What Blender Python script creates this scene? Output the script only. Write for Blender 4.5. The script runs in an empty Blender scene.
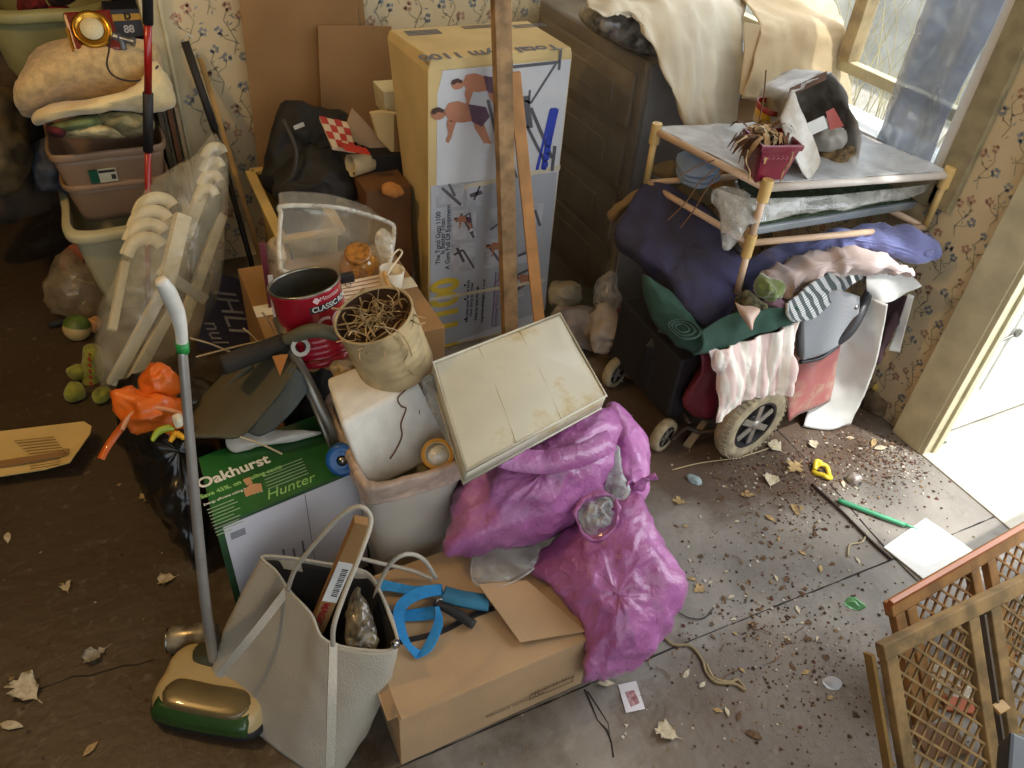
import bpy, bmesh, math, random
from mathutils import Vector, Matrix, noise
V = Vector
C = bpy.context.scene.collection
rnd = random.Random(7)

# ---------------------------------------------------------------- camera
F, CX, CY = 785.0, 512.0, 384.0
down = V((-82, 946, F)).normalized()
Zc = -down
Yc = V((-491, -653, F)); Yc = (Yc - Zc*Yc.dot(Zc)).normalized()
Xc = Yc.cross(Zc)
EYE = V((0, 0, 1.6))
def ray(u, v):
    r = V(((u-CX)/F, (v-CY)/F, 1.0))
    return V((Xc.dot(r), Yc.dot(r), Zc.dot(r)))
def P(u, v, z=None, y=None, x=None):
    """survey point: where the sight line of a photo point meets a known height or wall plane"""
    r = ray(u, v)
    t = (z-EYE.z)/r.z if z is not None else ((y-EYE.y)/r.y if y is not None else (x-EYE.x)/r.x)
    return EYE + r*t
cam = bpy.data.cameras.new('camera'); camo = bpy.data.objects.new('camera', cam); C.objects.link(camo)
cam.sensor_width = 36; cam.lens = F/1024*36; cam.clip_start = 0.02
Rw = Matrix(((Xc.x, Xc.y, Xc.z), (Yc.x, Yc.y, Yc.z), (Zc.x, Zc.y, Zc.z)))
flip = Matrix(((1,0,0),(0,-1,0),(0,0,-1)))
camo.matrix_world = Matrix.Translation(EYE) @ (Rw @ flip).to_4x4()
bpy.context.scene.camera = camo

# ---------------------------------------------------------------- materials
def lin(c):
    c = c/255.0
    return c/12.92 if c <= 0.04045 else ((c+0.055)/1.055)**2.4
def col(c): return (lin(c[0]), lin(c[1]), lin(c[2]), 1)
MATS = {}
def M(name, c, rough=0.7, metal=0.0, var=0.12, vs=9.0, bump=0.0, bs=60.0, alpha=None, c2=None, coat=0.0, stain=None, sheen=0, wr=0.0, ws=12.0, au=(0.5, 1.6)):
    """procedural material: base colour, blotchy variation, optional second colour / stain, noise bump, wrinkle bump"""
    if name in MATS: return MATS[name]
    m = bpy.data.materials.new(name); m.use_nodes = True
    nt = m.node_tree; N = nt.nodes; L = nt.links
    b = N['Principled BSDF']
    b.inputs['Roughness'].default_value = rough; b.inputs['Metallic'].default_value = metal
    if coat: b.inputs['Coat Weight'].default_value = coat
    if sheen: b.inputs['Sheen Weight'].default_value = sheen
    tc = N.new('ShaderNodeTexCoord')
    nz = N.new('ShaderNodeTexNoise'); nz.inputs['Scale'].default_value = vs; nz.inputs['Detail'].default_value = 5
    L.new(tc.outputs['Object'], nz.inputs['Vector'])
    rp = N.new('ShaderNodeValToRGB'); L.new(nz.outputs['Fac'], rp.inputs['Fac'])
    a = col(c); d = col(c2) if c2 else tuple(max(0, x*(1-var*2.2)) for x in a[:3])+(1,)
    rp.color_ramp.elements[0].position = 0.35; rp.color_ramp.elements[1].position = 0.62
    rp.color_ramp.elements[0].color = d; rp.color_ramp.elements[1].color = a
    out = rp.outputs['Color']
    if stain:
        n2 = N.new('ShaderNodeTexNoise'); n2.inputs['Scale'].default_value = stain[1]; n2.inputs['Detail'].default_value = 8
        n2.inputs['Roughness'].default_value = 0.7
        L.new(tc.outputs['Object'], n2.inputs['Vector'])
        r2 = N.new('ShaderNodeValToRGB'); r2.color_ramp.elements[0].position = stain[2]; r2.color_ramp.elements[1].position = stain[2]+0.12
        L.new(n2.outputs['Fac'], r2.inputs['Fac'])
        mx = N.new('ShaderNodeMixRGB'); mx.inputs[2].default_value = col(stain[0])
        L.new(r2.outputs['Color'], mx.inputs['Fac']); L.new(out, mx.inputs[1]); out = mx.outputs[0]
    L.new(out, b.inputs['Base Color'])
    prev = None
    if bump:
        n3 = N.new('ShaderNodeTexNoise'); n3.inputs['Scale'].default_value = bs; n3.inputs['Detail'].default_value = 6
        L.new(tc.outputs['Object'], n3.inputs['Vector'])
        bp = N.new('ShaderNodeBump'); bp.inputs['Strength'].default_value = bump; bp.inputs['Distance'].default_value = 0.004
        L.new(n3.outputs['Fac'], bp.inputs['Height']); prev = bp
    if wr:
        vo = N.new('ShaderNodeTexNoise'); vo.noise_type = 'RIDGED_MULTIFRACTAL'; vo.inputs['Scale'].default_value = ws; vo.inputs['Detail'].default_value = 3
        vo.inputs['Distortion'].default_value = 0.6
        L.new(tc.outputs['Object'], vo.inputs['Vector'])
        bp = N.new('ShaderNodeBump'); bp.inputs['Strength'].default_value = wr; bp.inputs['Distance'].default_value = 0.006
        L.new(vo.outputs['Fac'], bp.inputs['Height'])
        if prev: L.new(prev.outputs['Normal'], bp.inputs['Normal'])
        prev = bp
    if prev: L.new(prev.outputs['Normal'], b.inputs['Normal'])
    if alpha is not None:
        n4 = N.new('ShaderNodeTexNoise'); n4.inputs['Scale'].default_value = 14; n4.inputs['Detail'].default_value = 4; n4.inputs['Distortion'].default_value = 1.5
        L.new(tc.outputs['Object'], n4.inputs['Vector'])
        mr = N.new('ShaderNodeMapRange'); mr.inputs[1].default_value = 0.35; mr.inputs[2].default_value = 0.7
        mr.inputs[3].default_value = alpha*au[0]; mr.inputs[4].default_value = min(1, alpha*au[1])
        L.new(n4.outputs['Fac'], mr.inputs[0]); L.new(mr.outputs[0], b.inputs['Alpha'])
    MATS[name] = m
    return m

def stripes(name, ca, cb, scale, axis='X', rough=0.85, rot=(0,0,0), check=None):
    """woven stripe or plaid"""
    if name in MATS: return MATS[name]
    m = bpy.data.materials.new(name); m.use_nodes = True
    nt = m.node_tree; N = nt.nodes; L = nt.links; b = N['Principled BSDF']; b.inputs['Roughness'].default_value = rough
    tc = N.new('ShaderNodeTexCoord'); mp = N.new('ShaderNodeMapping'); mp.inputs['Rotation'].default_value = rot
    L.new(tc.outputs['UV'], mp.inputs['Vector'])
    def wave(ax):
        w = N.new('ShaderNodeTexWave'); w.bands_direction = ax; w.inputs['Scale'].default_value = scale; w.inputs['Distortion'].default_value = 0.15
        L.new(mp.outputs[0], w.inputs['Vector'])
        r = N.new('ShaderNodeValToRGB'); r.color_ramp.elements[0].position = 0.42; r.color_ramp.elements[1].position = 0.58
        L.new(w.outputs['Fac'], r.inputs['Fac']); return r.outputs['Color']
    w1 = wave(axis)
    mx = N.new('ShaderNodeMixRGB'); mx.inputs[1].default_value = col(ca); mx.inputs[2].default_value = col(cb); L.new(w1, mx.inputs['Fac'])
    out = mx.outputs[0]
    if check:
        w2 = wave('Y' if axis == 'X' else 'X')
        m2 = N.new('ShaderNodeMixRGB'); m2.inputs[2].default_value = col(check); m2.inputs[1].default_value = (0,0,0,1)
        mm = N.new('ShaderNodeMath'); mm.operation = 'MULTIPLY'; mm.inputs[1].default_value = 0.6; L.new(w2, mm.inputs[0])
        L.new(mm.outputs[0], m2.inputs['Fac']); L.new(out, m2.inputs[1]); out = m2.outputs[0]
    L.new(out, b.inputs['Base Color'])
    MATS[name] = m
    return m

# ---------------------------------------------------------------- objects
ROOTS = []
def link(o, parent=None):
    C.objects.link(o)
    if parent is not None: o.parent = parent
    return o
def tag(o, label, cat, group=None, kind=None):
    o['label'] = label; o['category'] = cat
    if group: o['group'] = group
    if kind: o['kind'] = kind
    ROOTS.append(o); return o
def thing(name, label, cat, group=None):
    o = bpy.data.objects.new(name, None); o.empty_display_size = 0.05; link(o)
    return tag(o, label, cat, group)
def struct(o): o['kind'] = 'structure'; return o

class MB:
    def __init__(s): s.v = []; s.f = []; s.m = []; s.uv = {}
    def add(s, vs, fs, mi=0):
        n = len(s.v); s.v += [V(p) for p in vs]
        for f in fs: s.f.append([n+i for i in f]); s.m.append(mi)
        return s
    def box(s, c, d, rz=0, tilt=None, mi=0):
        """c centre, d full sizes, rz about z, tilt = matrix"""
        R = Matrix.Rotation(rz, 3, 'Z')
        if tilt is not None: R = R @ tilt
        vs = [V(c) + R @ V((sx*d[0]/2, sy*d[1]/2, sz*d[2]/2)) for sx in (-1,1) for sy in (-1,1) for sz in (-1,1)]
        return s.add(vs, [(0,1,3,2),(4,6,7,5),(0,4,5,1),(2,3,7,6),(0,2,6,4),(1,5,7,3)], mi)
    def hexa(s, b, t, mi=0):
        """four bottom and four top corners in the same order"""
        return s.add(list(b)+list(t), [(3,2,1,0),(4,5,6,7),(0,1,5,4),(1,2,6,5),(2,3,7,6),(3,0,4,7)], mi)
    def beam(s, a, b, w, h, up=V((0,0,1)), mi=0):
        a = V(a); b = V(b); d = (b-a).normalized(); side = d.cross(V(up))
        if side.length < 1e-4: side = d.cross(V((1,0,0)))
        side.normalize(); u = side.cross(d)
        q = [side*(-w/2)+u*(-h/2), side*(w/2)+u*(-h/2), side*(w/2)+u*(h/2), side*(-w/2)+u*(h/2)]
        return s.hexa([a+x for x in q], [b+x for x in q], mi)
    def tube(s, pts, r, n=10, closed=False, mi=0, smooth=True, cap=True):
        pts = [V(p) for p in pts]
        if smooth and len(pts) > 2: pts, rr = spline(pts, r, 6, closed)
        else: rr = r if isinstance(r, (list, tuple)) else [r]*len(pts)
        k = len(pts); base = len(s.v); ref = None
        for i, p in enumerate(pts):
            d = (pts[(i+1) % k]-pts[i-1]) if closed else (pts[min(i+1, k-1)]-pts[max(i-1, 0)])
            if d.length < 1e-9: d = V((0,0,1))
            d.normalize()
            if ref is None: ref = d.orthogonal().normalized()
            ref = (ref - d*ref.dot(d))
            if ref.length < 1e-6: ref = d.orthogonal()
            ref.normalize(); q = d.cross(ref)
            for j in range(n):
                a = 2*math.pi*j/n
                s.v.append(p + (ref*math.cos(a)+q*math.sin(a))*rr[i])
        for i in range(k if closed else k-1):
            for j in range(n):
                a = base+i*n+j; b = base+i*n+(j+1) % n
                c = base+((i+1) % k)*n+(j+1) % n; d = base+((i+1) % k)*n+j
                s.f.append([a, b, c, d]); s.m.append(mi)
        if cap and not closed:
            s.f.append([base+j for j in range(n)][::-1]); s.m.append(mi)
            s.f.append([base+(k-1)*n+j for j in range(n)]); s.m.append(mi)
        return s
    def lathe(s, prof, c, axis=(0,0,1), n=32, mi=0, cap=False):
        ax = V(axis).normalized(); u = ax.orthogonal().normalized(); w = ax.cross(u); c = V(c); base = len(s.v)
        for r, h in prof:
            for j in range(n):
                a = 2*math.pi*j/n; s.v.append(c+ax*h+(u*math.cos(a)+w*math.sin(a))*r)
        for i in range(len(prof)-1):
            for j in range(n):
                s.f.append([base+i*n+j, base+i*n+(j+1) % n, base+(i+1)*n+(j+1) % n, base+(i+1)*n+j]); s.m.append(mi)
        if cap:
            s.f.append([base+j for j in range(n)][::-1]); s.m.append(mi)
            s.f.append([base+(len(prof)-1)*n+j for j in range(n)]); s.m.append(mi)
        return s
    def prism(s, out, ext, mi=0):
        """outline points (3-D, coplanar) pushed along ext"""
        n = len(out); out = [V(p) for p in out]; e = V(ext)
        vs = out + [p+e for p in out]
        fs = [list(range(n))[::-1], list(range(n, 2*n))] + [(i, (i+1) % n, n+(i+1) % n, n+i) for i in range(n)]
        return s.add(vs, fs, mi)
    def grid(s, rows, mi=0, closed_u=False, uv=True):
        base = len(s.v); nr = len(rows); nc = len(rows[0])
        for r in rows: s.v += [V(p) for p in r]
        for i in range(nr-1):
            for j in range(nc if closed_u else nc-1):
                k = (j+1) % nc
                s.uv[len(s.f)] = [(j/nc, i/nr), ((j+1)/nc, i/nr), ((j+1)/nc, (i+1)/nr), (j/nc, (i+1)/nr)]
                s.f.append([base+i*nc+j, base+i*nc+k, base+(i+1)*nc+k, base+(i+1)*nc+j]); s.m.append(mi)
        return s
    def sheet(s, rows, sub=6, mi=0):
        return s.grid(bicubic(rows, sub), mi)
    def loft(s, rings, sub=5, subv=5, mi=0, capb=False, capt=False):
        rs = []
        for r in rings:
            pts, _ = spline([V(p) for p in r], 1, sub, True); rs.append(pts)
        cols = [spline([r[j] for r in rs], 1, subv, False)[0] for j in range(len(rs[0]))]
        rows = [[cc[i] for cc in cols] for i in range(len(cols[0]))]
        base = len(s.v); n = len(rows[0]); s.grid(rows, mi, closed_u=True)
        if capb: s.fan([base+j for j in range(n)][::-1], mi)
        if capt: s.fan([base+(len(rows)-1)*n+j for j in range(n)], mi)
        return s
    def fan(s, idx, mi=0):
        c = V((0,0,0))
        for i in idx: c += s.v[i]
        s.v.append(c/len(idx)); k = len(s.v)-1; n = len(idx)
        for i in range(n): s.f.append([idx[i], idx[(i+1) % n], k]); s.m.append(mi)
    def puff(s, outl, cen, depth, nr=14, seg=None, zmin=None, mi=0, power=2.0, back=1.0):
        """cushion-like solid: outline points in space, centre, half depth along the mean normal"""
        outl = [V(p) for p in outl]; cen = V(cen)
        ring, _ = spline(outl, 1, seg or 8, True)
        nrm = V((0,0,0))
        for i in range(len(outl)): nrm += (outl[i]-cen).cross(outl[(i+1) % len(outl)]-cen)
        nrm.normalize()
        if nrm.dot(EYE-cen) < 0: nrm = -nrm
        rows = []; m_ = len(ring); avg = sum((p-cen).length for p in ring)/m_
        soft = [cen+sum(((ring[(i+k) % m_]-cen) for k in range(-m_//5, m_//5+1)), V((0,0,0)))/(2*(m_//5)+1) for i in range(m_)]
        K = nr*2
        for i in range(K+1):
            ph = math.pi*i/K
            sn = max(0.0, math.sin(ph))**(2.0/power); cs = math.cos(ph)
            cs = math.copysign(abs(cs)**(2.0/power), cs)
            dd = depth*cs*(1 if cs > 0 else back)
            w_ = max(sn, 0.004); w3 = w_**7; rows.append([cen+((q-cen)*(1-w3)+(p-cen)*w3)*w_+nrm*dd for p, q in zip(ring, soft)])
        if zmin is not None:
            for r in rows:
                for p in r:
                    if p.z < zmin: p.z = zmin + (p.z-zmin)*0.03
        s.grid(rows, mi, closed_u=True)
        return s
    def build(s, name, mats, parent=None, smooth=None, bevel=0, wrinkle=None, solid=0, sub=0, offs=0.0, zmin=None):
        me = bpy.data.meshes.new(name); me.from_pydata(s.v, [], s.f)
        if not isinstance(mats, (list, tuple)): mats = [mats]
        for m in mats: me.materials.append(m)
        if len(mats) > 1:
            for i, p in enumerate(me.polygons): p.material_index = s.m[i]
        if s.uv:
            ul = me.uv_layers.new(name='UVMap')
            for fi, uvs in s.uv.items():
                for k, li in enumerate(me.polygons[fi].loop_indices): ul.data[li].uv = uvs[k]
        me.validate(); me.update()
        bm = bmesh.new(); bm.from_mesh(me)
        if wrinkle or solid or sub: bmesh.ops.remove_doubles(bm, verts=bm.verts, dist=1e-5)
        bmesh.ops.recalc_face_normals(bm, faces=bm.faces)
        if bevel:
            es = [e for e in bm.edges if len(e.link_faces) == 2 and e.calc_face_angle(0) > 0.6]
            bmesh.ops.bevel(bm, geom=es, offset=bevel, segments=2, affect='EDGES', profile=0.6)
        if wrinkle:
            bm.normal_update()
            for amp, fr, typ in wrinkle:
                mv = []
                for v in bm.verts:
                    q = v.co*fr
                    if typ == 'n': h = noise.noise(q)
                    elif typ == 'r': h = 1-2*abs(noise.noise(q + V((0.4*noise.noise(q*1.3), 0, 0.3))))-0.6
                    elif typ == 'f': h = noise.noise(V((q.x*1.0, q.y*1.0, q.z*0.12)))      # vertical folds
                    elif typ == 'g': h = 1-2.4*abs(noise.noise(V((q.x, q.y*0.22, q.z*0.22))))-0.6
                    elif typ == 'h': h = 1-2*abs(noise.noise(V((q.x*0.25, q.y*0.25, q.z))))-0.6
                    else: h = noise.fractal(q, 1, 2, 4)
                    mv.append(v.normal*h*amp)
                for v, d in zip(bm.verts, mv): v.co += d
                bm.normal_update()
        if zmin is not None:
            for v in bm.verts:
                if v.co.z < zmin: v.co.z = zmin
        bm.to_mesh(me); bm.free()
        if smooth is None: smooth = bool(wrinkle or sub)
        if smooth: me.shade_smooth()
        o = bpy.data.objects.new(name, me); link(o, parent)
        if solid:
            md = o.modifiers.new('thickness', 'SOLIDIFY'); md.thickness = solid; md.offset = offs
        if sub:
            md = o.modifiers.new('smooth', 'SUBSURF'); md.levels = sub; md.render_levels = sub
        return o

def cr(a, b, c, d, t):
    return 0.5*((2*b)+(c-a)*t+(2*a-5*b+4*c-d)*t*t+(3*b-a-3*c+d)*t*t*t)
def spline(pts, r, sub, closed):
    n = len(pts); rr = list(r) if isinstance(r, (list, tuple)) else [r]*n
    op = []; orr = []
    rng = n if closed else n-1
    for i in range(rng):
        g = (lambda k: k % n) if closed else (lambda k: max(0, min(n-1, k)))
        for j in range(sub):
            t = j/sub
            op.append(cr(pts[g(i-1)], pts[g(i)], pts[g(i+1)], pts[g(i+2)], t))
            orr.append(rr[g(i)]*(1-t)+rr[g(i+1)]*t)
    if not closed: op.append(pts[-1].copy()); orr.append(rr[-1])
    return op, orr
def bicubic(rows, sub):
    rows = [[V(p) for p in r] for r in rows]
    a = [spline(r, 1, sub, False)[0] for r in rows]
    cols = [spline([r[j] for r in a], 1, sub, False)[0] for j in range(len(a[0]))]
    return [[c[i] for c in cols] for i in range(len(cols[0]))]

FONT = {}
def text(s, o, xd, yd, size, mat, parent, name='lettering', depth=0.0006, bold=0.0, align='LEFT', shear=0.0, sx=1.0):
    """lettering as a mesh: o = start of the baseline, xd reading direction, yd letter-up direction"""
    cu = bpy.data.curves.new('t', 'FONT'); cu.body = s; cu.size = size; cu.extrude = depth/2; cu.offset = bold; cu.align_x = align; cu.shear = shear
    to = bpy.data.objects.new('t', cu); me = bpy.data.meshes.new_from_object(to)
    bpy.data.objects.remove(to)
    xd = V(xd).normalized()*sx; yd = V(yd); yd = (yd-xd.normalized()*yd.dot(xd.normalized())).normalized(); zd = xd.cross(yd).normalized()
    for v in me.vertices: v.co = V(o)+xd*v.co.x+yd*v.co.y+zd*v.co.z
    me.materials.clear(); me.materials.append(mat); me.name = name
    ob = bpy.data.objects.new(name, me); link(ob, parent); return ob

def finalize():
    def desc(o):
        r = [o]
        for c in o.children: r += desc(c)
        return r
    bpy.context.view_layer.update()
    for r in ROOTS:
        if r.get('_done'): continue
        ms = [o for o in desc(r) if o.type == 'MESH']
        if not ms: continue
        pts = [o.matrix_world @ v.co for o in ms for v in o.data.vertices]
        if not pts: continue
        lo = V([min(p[i] for p in pts) for i in range(3)]); hi = V([max(p[i] for p in pts) for i in range(3)])
        base = V(((lo.x+hi.x)/2, (lo.y+hi.y)/2, lo.z))
        if r.location.length > 1e-6 or r.rotation_euler.to_quaternion().angle > 1e-6: continue
        seen = set()
        for o in ms:
            if o.data.name not in seen:
                o.data.transform(Matrix.Translation(-base)); seen.add(o.data.name)
        r.location = base

# ================================================================ SETTING
m_floor = M('concrete_floor', (142, 135, 125), rough=0.5, var=0.22, vs=3.2, bump=0.7, bs=35, stain=((84, 66, 46), 2.6, 0.55))
def dirt_and_lamplight(m):
    # left: brown dirt plus painted-in warm lamplight tone; right: soil round the scooter wheels
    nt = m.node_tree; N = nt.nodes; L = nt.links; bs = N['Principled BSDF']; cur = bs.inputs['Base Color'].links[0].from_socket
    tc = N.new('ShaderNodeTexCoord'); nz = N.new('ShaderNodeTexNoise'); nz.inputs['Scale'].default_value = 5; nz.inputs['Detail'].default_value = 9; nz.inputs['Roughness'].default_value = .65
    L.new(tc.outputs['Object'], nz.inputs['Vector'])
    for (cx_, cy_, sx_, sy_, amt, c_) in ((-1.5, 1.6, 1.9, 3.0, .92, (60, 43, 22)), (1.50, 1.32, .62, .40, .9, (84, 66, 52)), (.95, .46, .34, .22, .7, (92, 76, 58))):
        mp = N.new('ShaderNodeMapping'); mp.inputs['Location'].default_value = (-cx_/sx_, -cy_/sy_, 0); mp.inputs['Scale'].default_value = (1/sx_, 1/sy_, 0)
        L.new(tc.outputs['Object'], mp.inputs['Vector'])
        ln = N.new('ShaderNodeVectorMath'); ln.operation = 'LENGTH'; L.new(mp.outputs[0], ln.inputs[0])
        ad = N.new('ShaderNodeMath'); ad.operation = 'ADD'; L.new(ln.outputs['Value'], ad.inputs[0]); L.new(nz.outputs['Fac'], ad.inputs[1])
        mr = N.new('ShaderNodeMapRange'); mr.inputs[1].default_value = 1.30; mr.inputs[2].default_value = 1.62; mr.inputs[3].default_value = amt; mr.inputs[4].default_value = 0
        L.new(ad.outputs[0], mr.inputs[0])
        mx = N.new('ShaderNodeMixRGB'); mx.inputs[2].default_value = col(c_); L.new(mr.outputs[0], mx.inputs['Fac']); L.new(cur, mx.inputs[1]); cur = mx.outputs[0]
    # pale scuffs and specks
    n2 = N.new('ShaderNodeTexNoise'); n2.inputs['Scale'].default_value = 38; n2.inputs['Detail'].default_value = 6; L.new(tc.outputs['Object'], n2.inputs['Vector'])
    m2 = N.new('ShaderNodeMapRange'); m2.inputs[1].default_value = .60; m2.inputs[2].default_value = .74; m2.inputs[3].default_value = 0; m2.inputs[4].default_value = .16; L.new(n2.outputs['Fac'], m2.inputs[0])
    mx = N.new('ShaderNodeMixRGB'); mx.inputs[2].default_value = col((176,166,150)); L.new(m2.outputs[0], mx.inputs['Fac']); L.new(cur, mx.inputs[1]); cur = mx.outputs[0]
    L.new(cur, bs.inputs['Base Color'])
dirt_and_lamplight(m_floor)
m_joint = M('joint_dirt', (38, 32, 27), rough=0.9)
m_wall = M('wallpaper_ground', (218, 200, 160), rough=0.8, var=0.05, vs=4)
m_trim = M('cream_paint', (205, 196, 160), rough=0.5, var=0.10, vs=14, bump=0.2)
m_trimd = M('aged_paint', (158, 146, 112), rough=0.6, var=0.15, vs=20)
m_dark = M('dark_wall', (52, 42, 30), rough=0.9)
m_white = M('white_paint', (235, 236, 232), rough=0.6, var=0.03)
m_slab = M('outdoor_concrete', (200, 194, 180), rough=0.85, var=0.12, vs=8, bump=0.3)
p_blue = M('print_blue', (154, 158, 158), rough=0.8); p_rose = M('print_rose', (196, 156, 130), rough=0.8); p_vine = M('print_vine', (176, 166, 134), rough=0.8)

fl = MB()
XL, XR, YB = -3.0, 1.99, 2.75
fl.add([(XL,-3,0),(XR,-3,0),(XR,YB,0),(XL,YB,0),(0.25,YB,0),(0.25,5.2,0),(XL,5.2,0)], [(0,1,2,4,3),(3,4,5,6)])
def crack(pts, w, seed=1, jag=0.008):
    r = random.Random(seed); pts = [V(p) for p in pts]; L = []; Rr = []
    for a, b in zip(pts, pts[1:]):
        n = max(2, int((b-a).length/0.03)); s = (b-a).normalized().cross(V((0,0,1)))
        for i in range(n):
            q = a.lerp(b, i/n)+s*r.uniform(-jag, jag); ww = w*r.uniform(0.4, 1.3)
            L.append(q+s*ww/2); Rr.append(q-s*ww/2)
    h = V((0,0,0.0006))
    fl.grid([[p+h for p in L], [p+h for p in Rr]], 1)
crack([P(583,690,z=0), P(598,720,z=0), P(610,742,z=0), P(622,772,z=0)], 0.005, 3, 0.006)
crack([P(586,692,z=0), P(606,724,z=0), P(620,760,z=0)], 0.003, 8, 0.006)
crack([(-3,0.69,0), (0.9,0.70,0), (1.56,0.685,0), (1.98,0.68,0)], 0.004, 4, 0.0006)
crack([(1.56,-1,0), (1.565,0.70,0), (1.60,1.0,0), (1.62,1.9,0)], 0.005, 5, 0.001)
crack([P(40,687,z=0), P(90,676,z=0), P(170,655,z=0)], 0.0035, 6)
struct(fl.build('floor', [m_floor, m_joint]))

def sprig(b, o, xd, yd, s, r):
    """one printed flower sprig: vine, leaves and blooms lying in the wall's surface"""
    n = xd.cross(yd).normalized()
    if n.dot(EYE-o) < 0: n = -n
    def T(x, y): return o+xd*(x*s)+yd*(y*s)+n*0.0006
    def disc(x, y, rad, mi, k=7):
        c = len(b.v); b.add([T(x+rad*math.cos(2*math.pi*i/k)*(1 if i % 2 else .7), y+rad*math.sin(2*math.pi*i/k)*(1 if i % 2 else .7)) for i in range(k)], [list(range(k))], mi)
    def vine(pts, w):
        for (x0,y0),(x1,y1) in zip(pts, pts[1:]):
            dx, dy = x1-x0, y1-y0; l = math.hypot(dx, dy) or 1; px, py = -dy/l*w, dx/l*w
            b.add([T(x0+px,y0+py),T(x0-px,y0-py),T(x1-px,y1-py),T(x1+px,y1+py)], [(0,1,2,3)], 3)
    f = r.choice((-1, 1))
    vine([(0,-1.3),(f*.25,-.6),(0,0),(-f*.3,.6),(0,1.2)], .035)
    vine([(0,0),(f*.5,.3),(f*.6,.7)], .03); vine([(f*.2,-.6),(-f*.35,-.4),(-f*.6,-.05)], .03)
    mi = r.choice((1, 2)); mj = 3-mi
    for cx_, cy_, mm in ((f*.62,.8,mi), (-f*.66,.05,mj), (0,1.3,mi)):
        rad = r.uniform(.22, .32)
        for k in range(5):
            a = k*1.257+r.random(); disc(cx_+math.cos(a)*rad*.7, cy_+math.sin(a)*rad*.7, rad*.55, mm, 6)
        disc(cx_, cy_, rad*.3, 0, 6)
    for k in range(9):
        x = r.uniform(-.5,.5); y = r.uniform(-1.1,1.1); a = r.uniform(0, 6.28); l = .17
        b.add([T(x,y), T(x+l*math.cos(a)-.05*math.sin(a), y+l*math.sin(a)+.05*math.cos(a)), T(x+2*l*math.cos(a), y+2*l*math.sin(a)), T(x+l*math.cos(a)+.05*math.sin(a), y+l*math.sin(a)-.05*math.cos(a))], [(0,1,2,3)], r.choice((1,3,3)))

w = MB(); w.box(((0.18+2.1)/2, YB+0.06, 1.3), (1.92, 0.12, 2.6))
r5 = random.Random(5)
for i in range(14):
    for j in range(12):
        x = 0.26+i*0.125+(0.062 if j % 2 else 0); z = 0.06+j*0.125
        if x < 1.9: sprig(w, V((x+r5.uniform(-.01,.01), YB, z)), V((1,0,0)), V((0,0,1)), 0.056, r5)
struct(w.build('wall_back', [m_wall, p_blue, p_rose, p_vine]))
WY0, WY1, WZ0, WZ1 = 1.27, 2.5, 0.74, 2.0
w = MB(); xw = 1.97
def wr(y0, y1, z0, z1): w.box((xw+0.03, (y0+y1)/2, (z0+z1)/2), (0.06, y1-y0, z1-z0))
wr(1.0, 2.75, 0, WZ0); wr(1.0, WY0, WZ0, WZ1); wr(WY1, 2.75, WZ0, WZ1); wr(1.0, 2.75, WZ1, 2.6); wr(-0.05, 1.0, 2.05, 2.6); wr(-3, -0.05, 0, 2.6)
for i in range(14):
    for j in range(14):
        yy_ = 1.09+i*0.075; zz_ = 0.05+j*0.14+(0.07 if i % 2 else 0)
        if (i < 2 or zz_ < .68) and zz_ < 1.9: sprig(w, V((xw, yy_, zz_)), V((0,-1,0)), V((0,0,1)), 0.042, r5)
struct(w.build('wall_right', [m_wall, p_blue, p_rose, p_vine]))
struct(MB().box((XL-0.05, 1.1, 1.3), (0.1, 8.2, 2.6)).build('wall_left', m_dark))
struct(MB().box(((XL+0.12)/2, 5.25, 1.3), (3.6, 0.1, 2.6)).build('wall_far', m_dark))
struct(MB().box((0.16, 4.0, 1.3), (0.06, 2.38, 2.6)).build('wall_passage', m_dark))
struct(MB().box((-0.5, 1.1, 2.65), (5.1, 8.3, 0.1)).build('ceiling', M('ceiling_paint', (190, 180, 160), rough=0.9)))
# casings
t = MB(); t.box((0.165, YB-0.012, 1.03), (0.055, 0.024, 2.06)); t.box((0.185, YB-0.03, 1.03), (0.012, 0.012, 2.06)); t.box((0.135, YB+0.05, 1.03), (0.014, 0.14, 2.06))
struct(t.build('trim_1', m_trim, bevel=0.003))
t = MB(); t.box((xw-0.012, 1.015, 1.03), (0.024, 0.085, 2.06)); t.box((xw-0.004, 0.965, 1.03), (0.04, 0.022, 2.06)); t.box((xw+0.02, 0.955, 1.03), (0.08, 0.03, 2.06)); t.box((xw+0.025, 0.937, 1.03), (0.022, 0.012, 2.06))
struct(t.build('trim_2', m_trim, bevel=0.003))
t = MB(); t.box((xw-0.011, 1.235, 1.38), (0.022, 0.07, 1.4));
t.box((xw-0.011, 1.9, WZ0-0.035), (0.022, 1.3, 0.07)); t.box((xw-0.011, WY1+0.035, 1.38), (0.022, 0.07, 1.4))
struct(t.build('trim_3', m_trimd, bevel=0.003))
struct(MB().box((xw+0.05, 0.45, -0.005), (0.14, 1.0, 0.02)).build('trim_4', m_slab, bevel=0.003))
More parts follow.
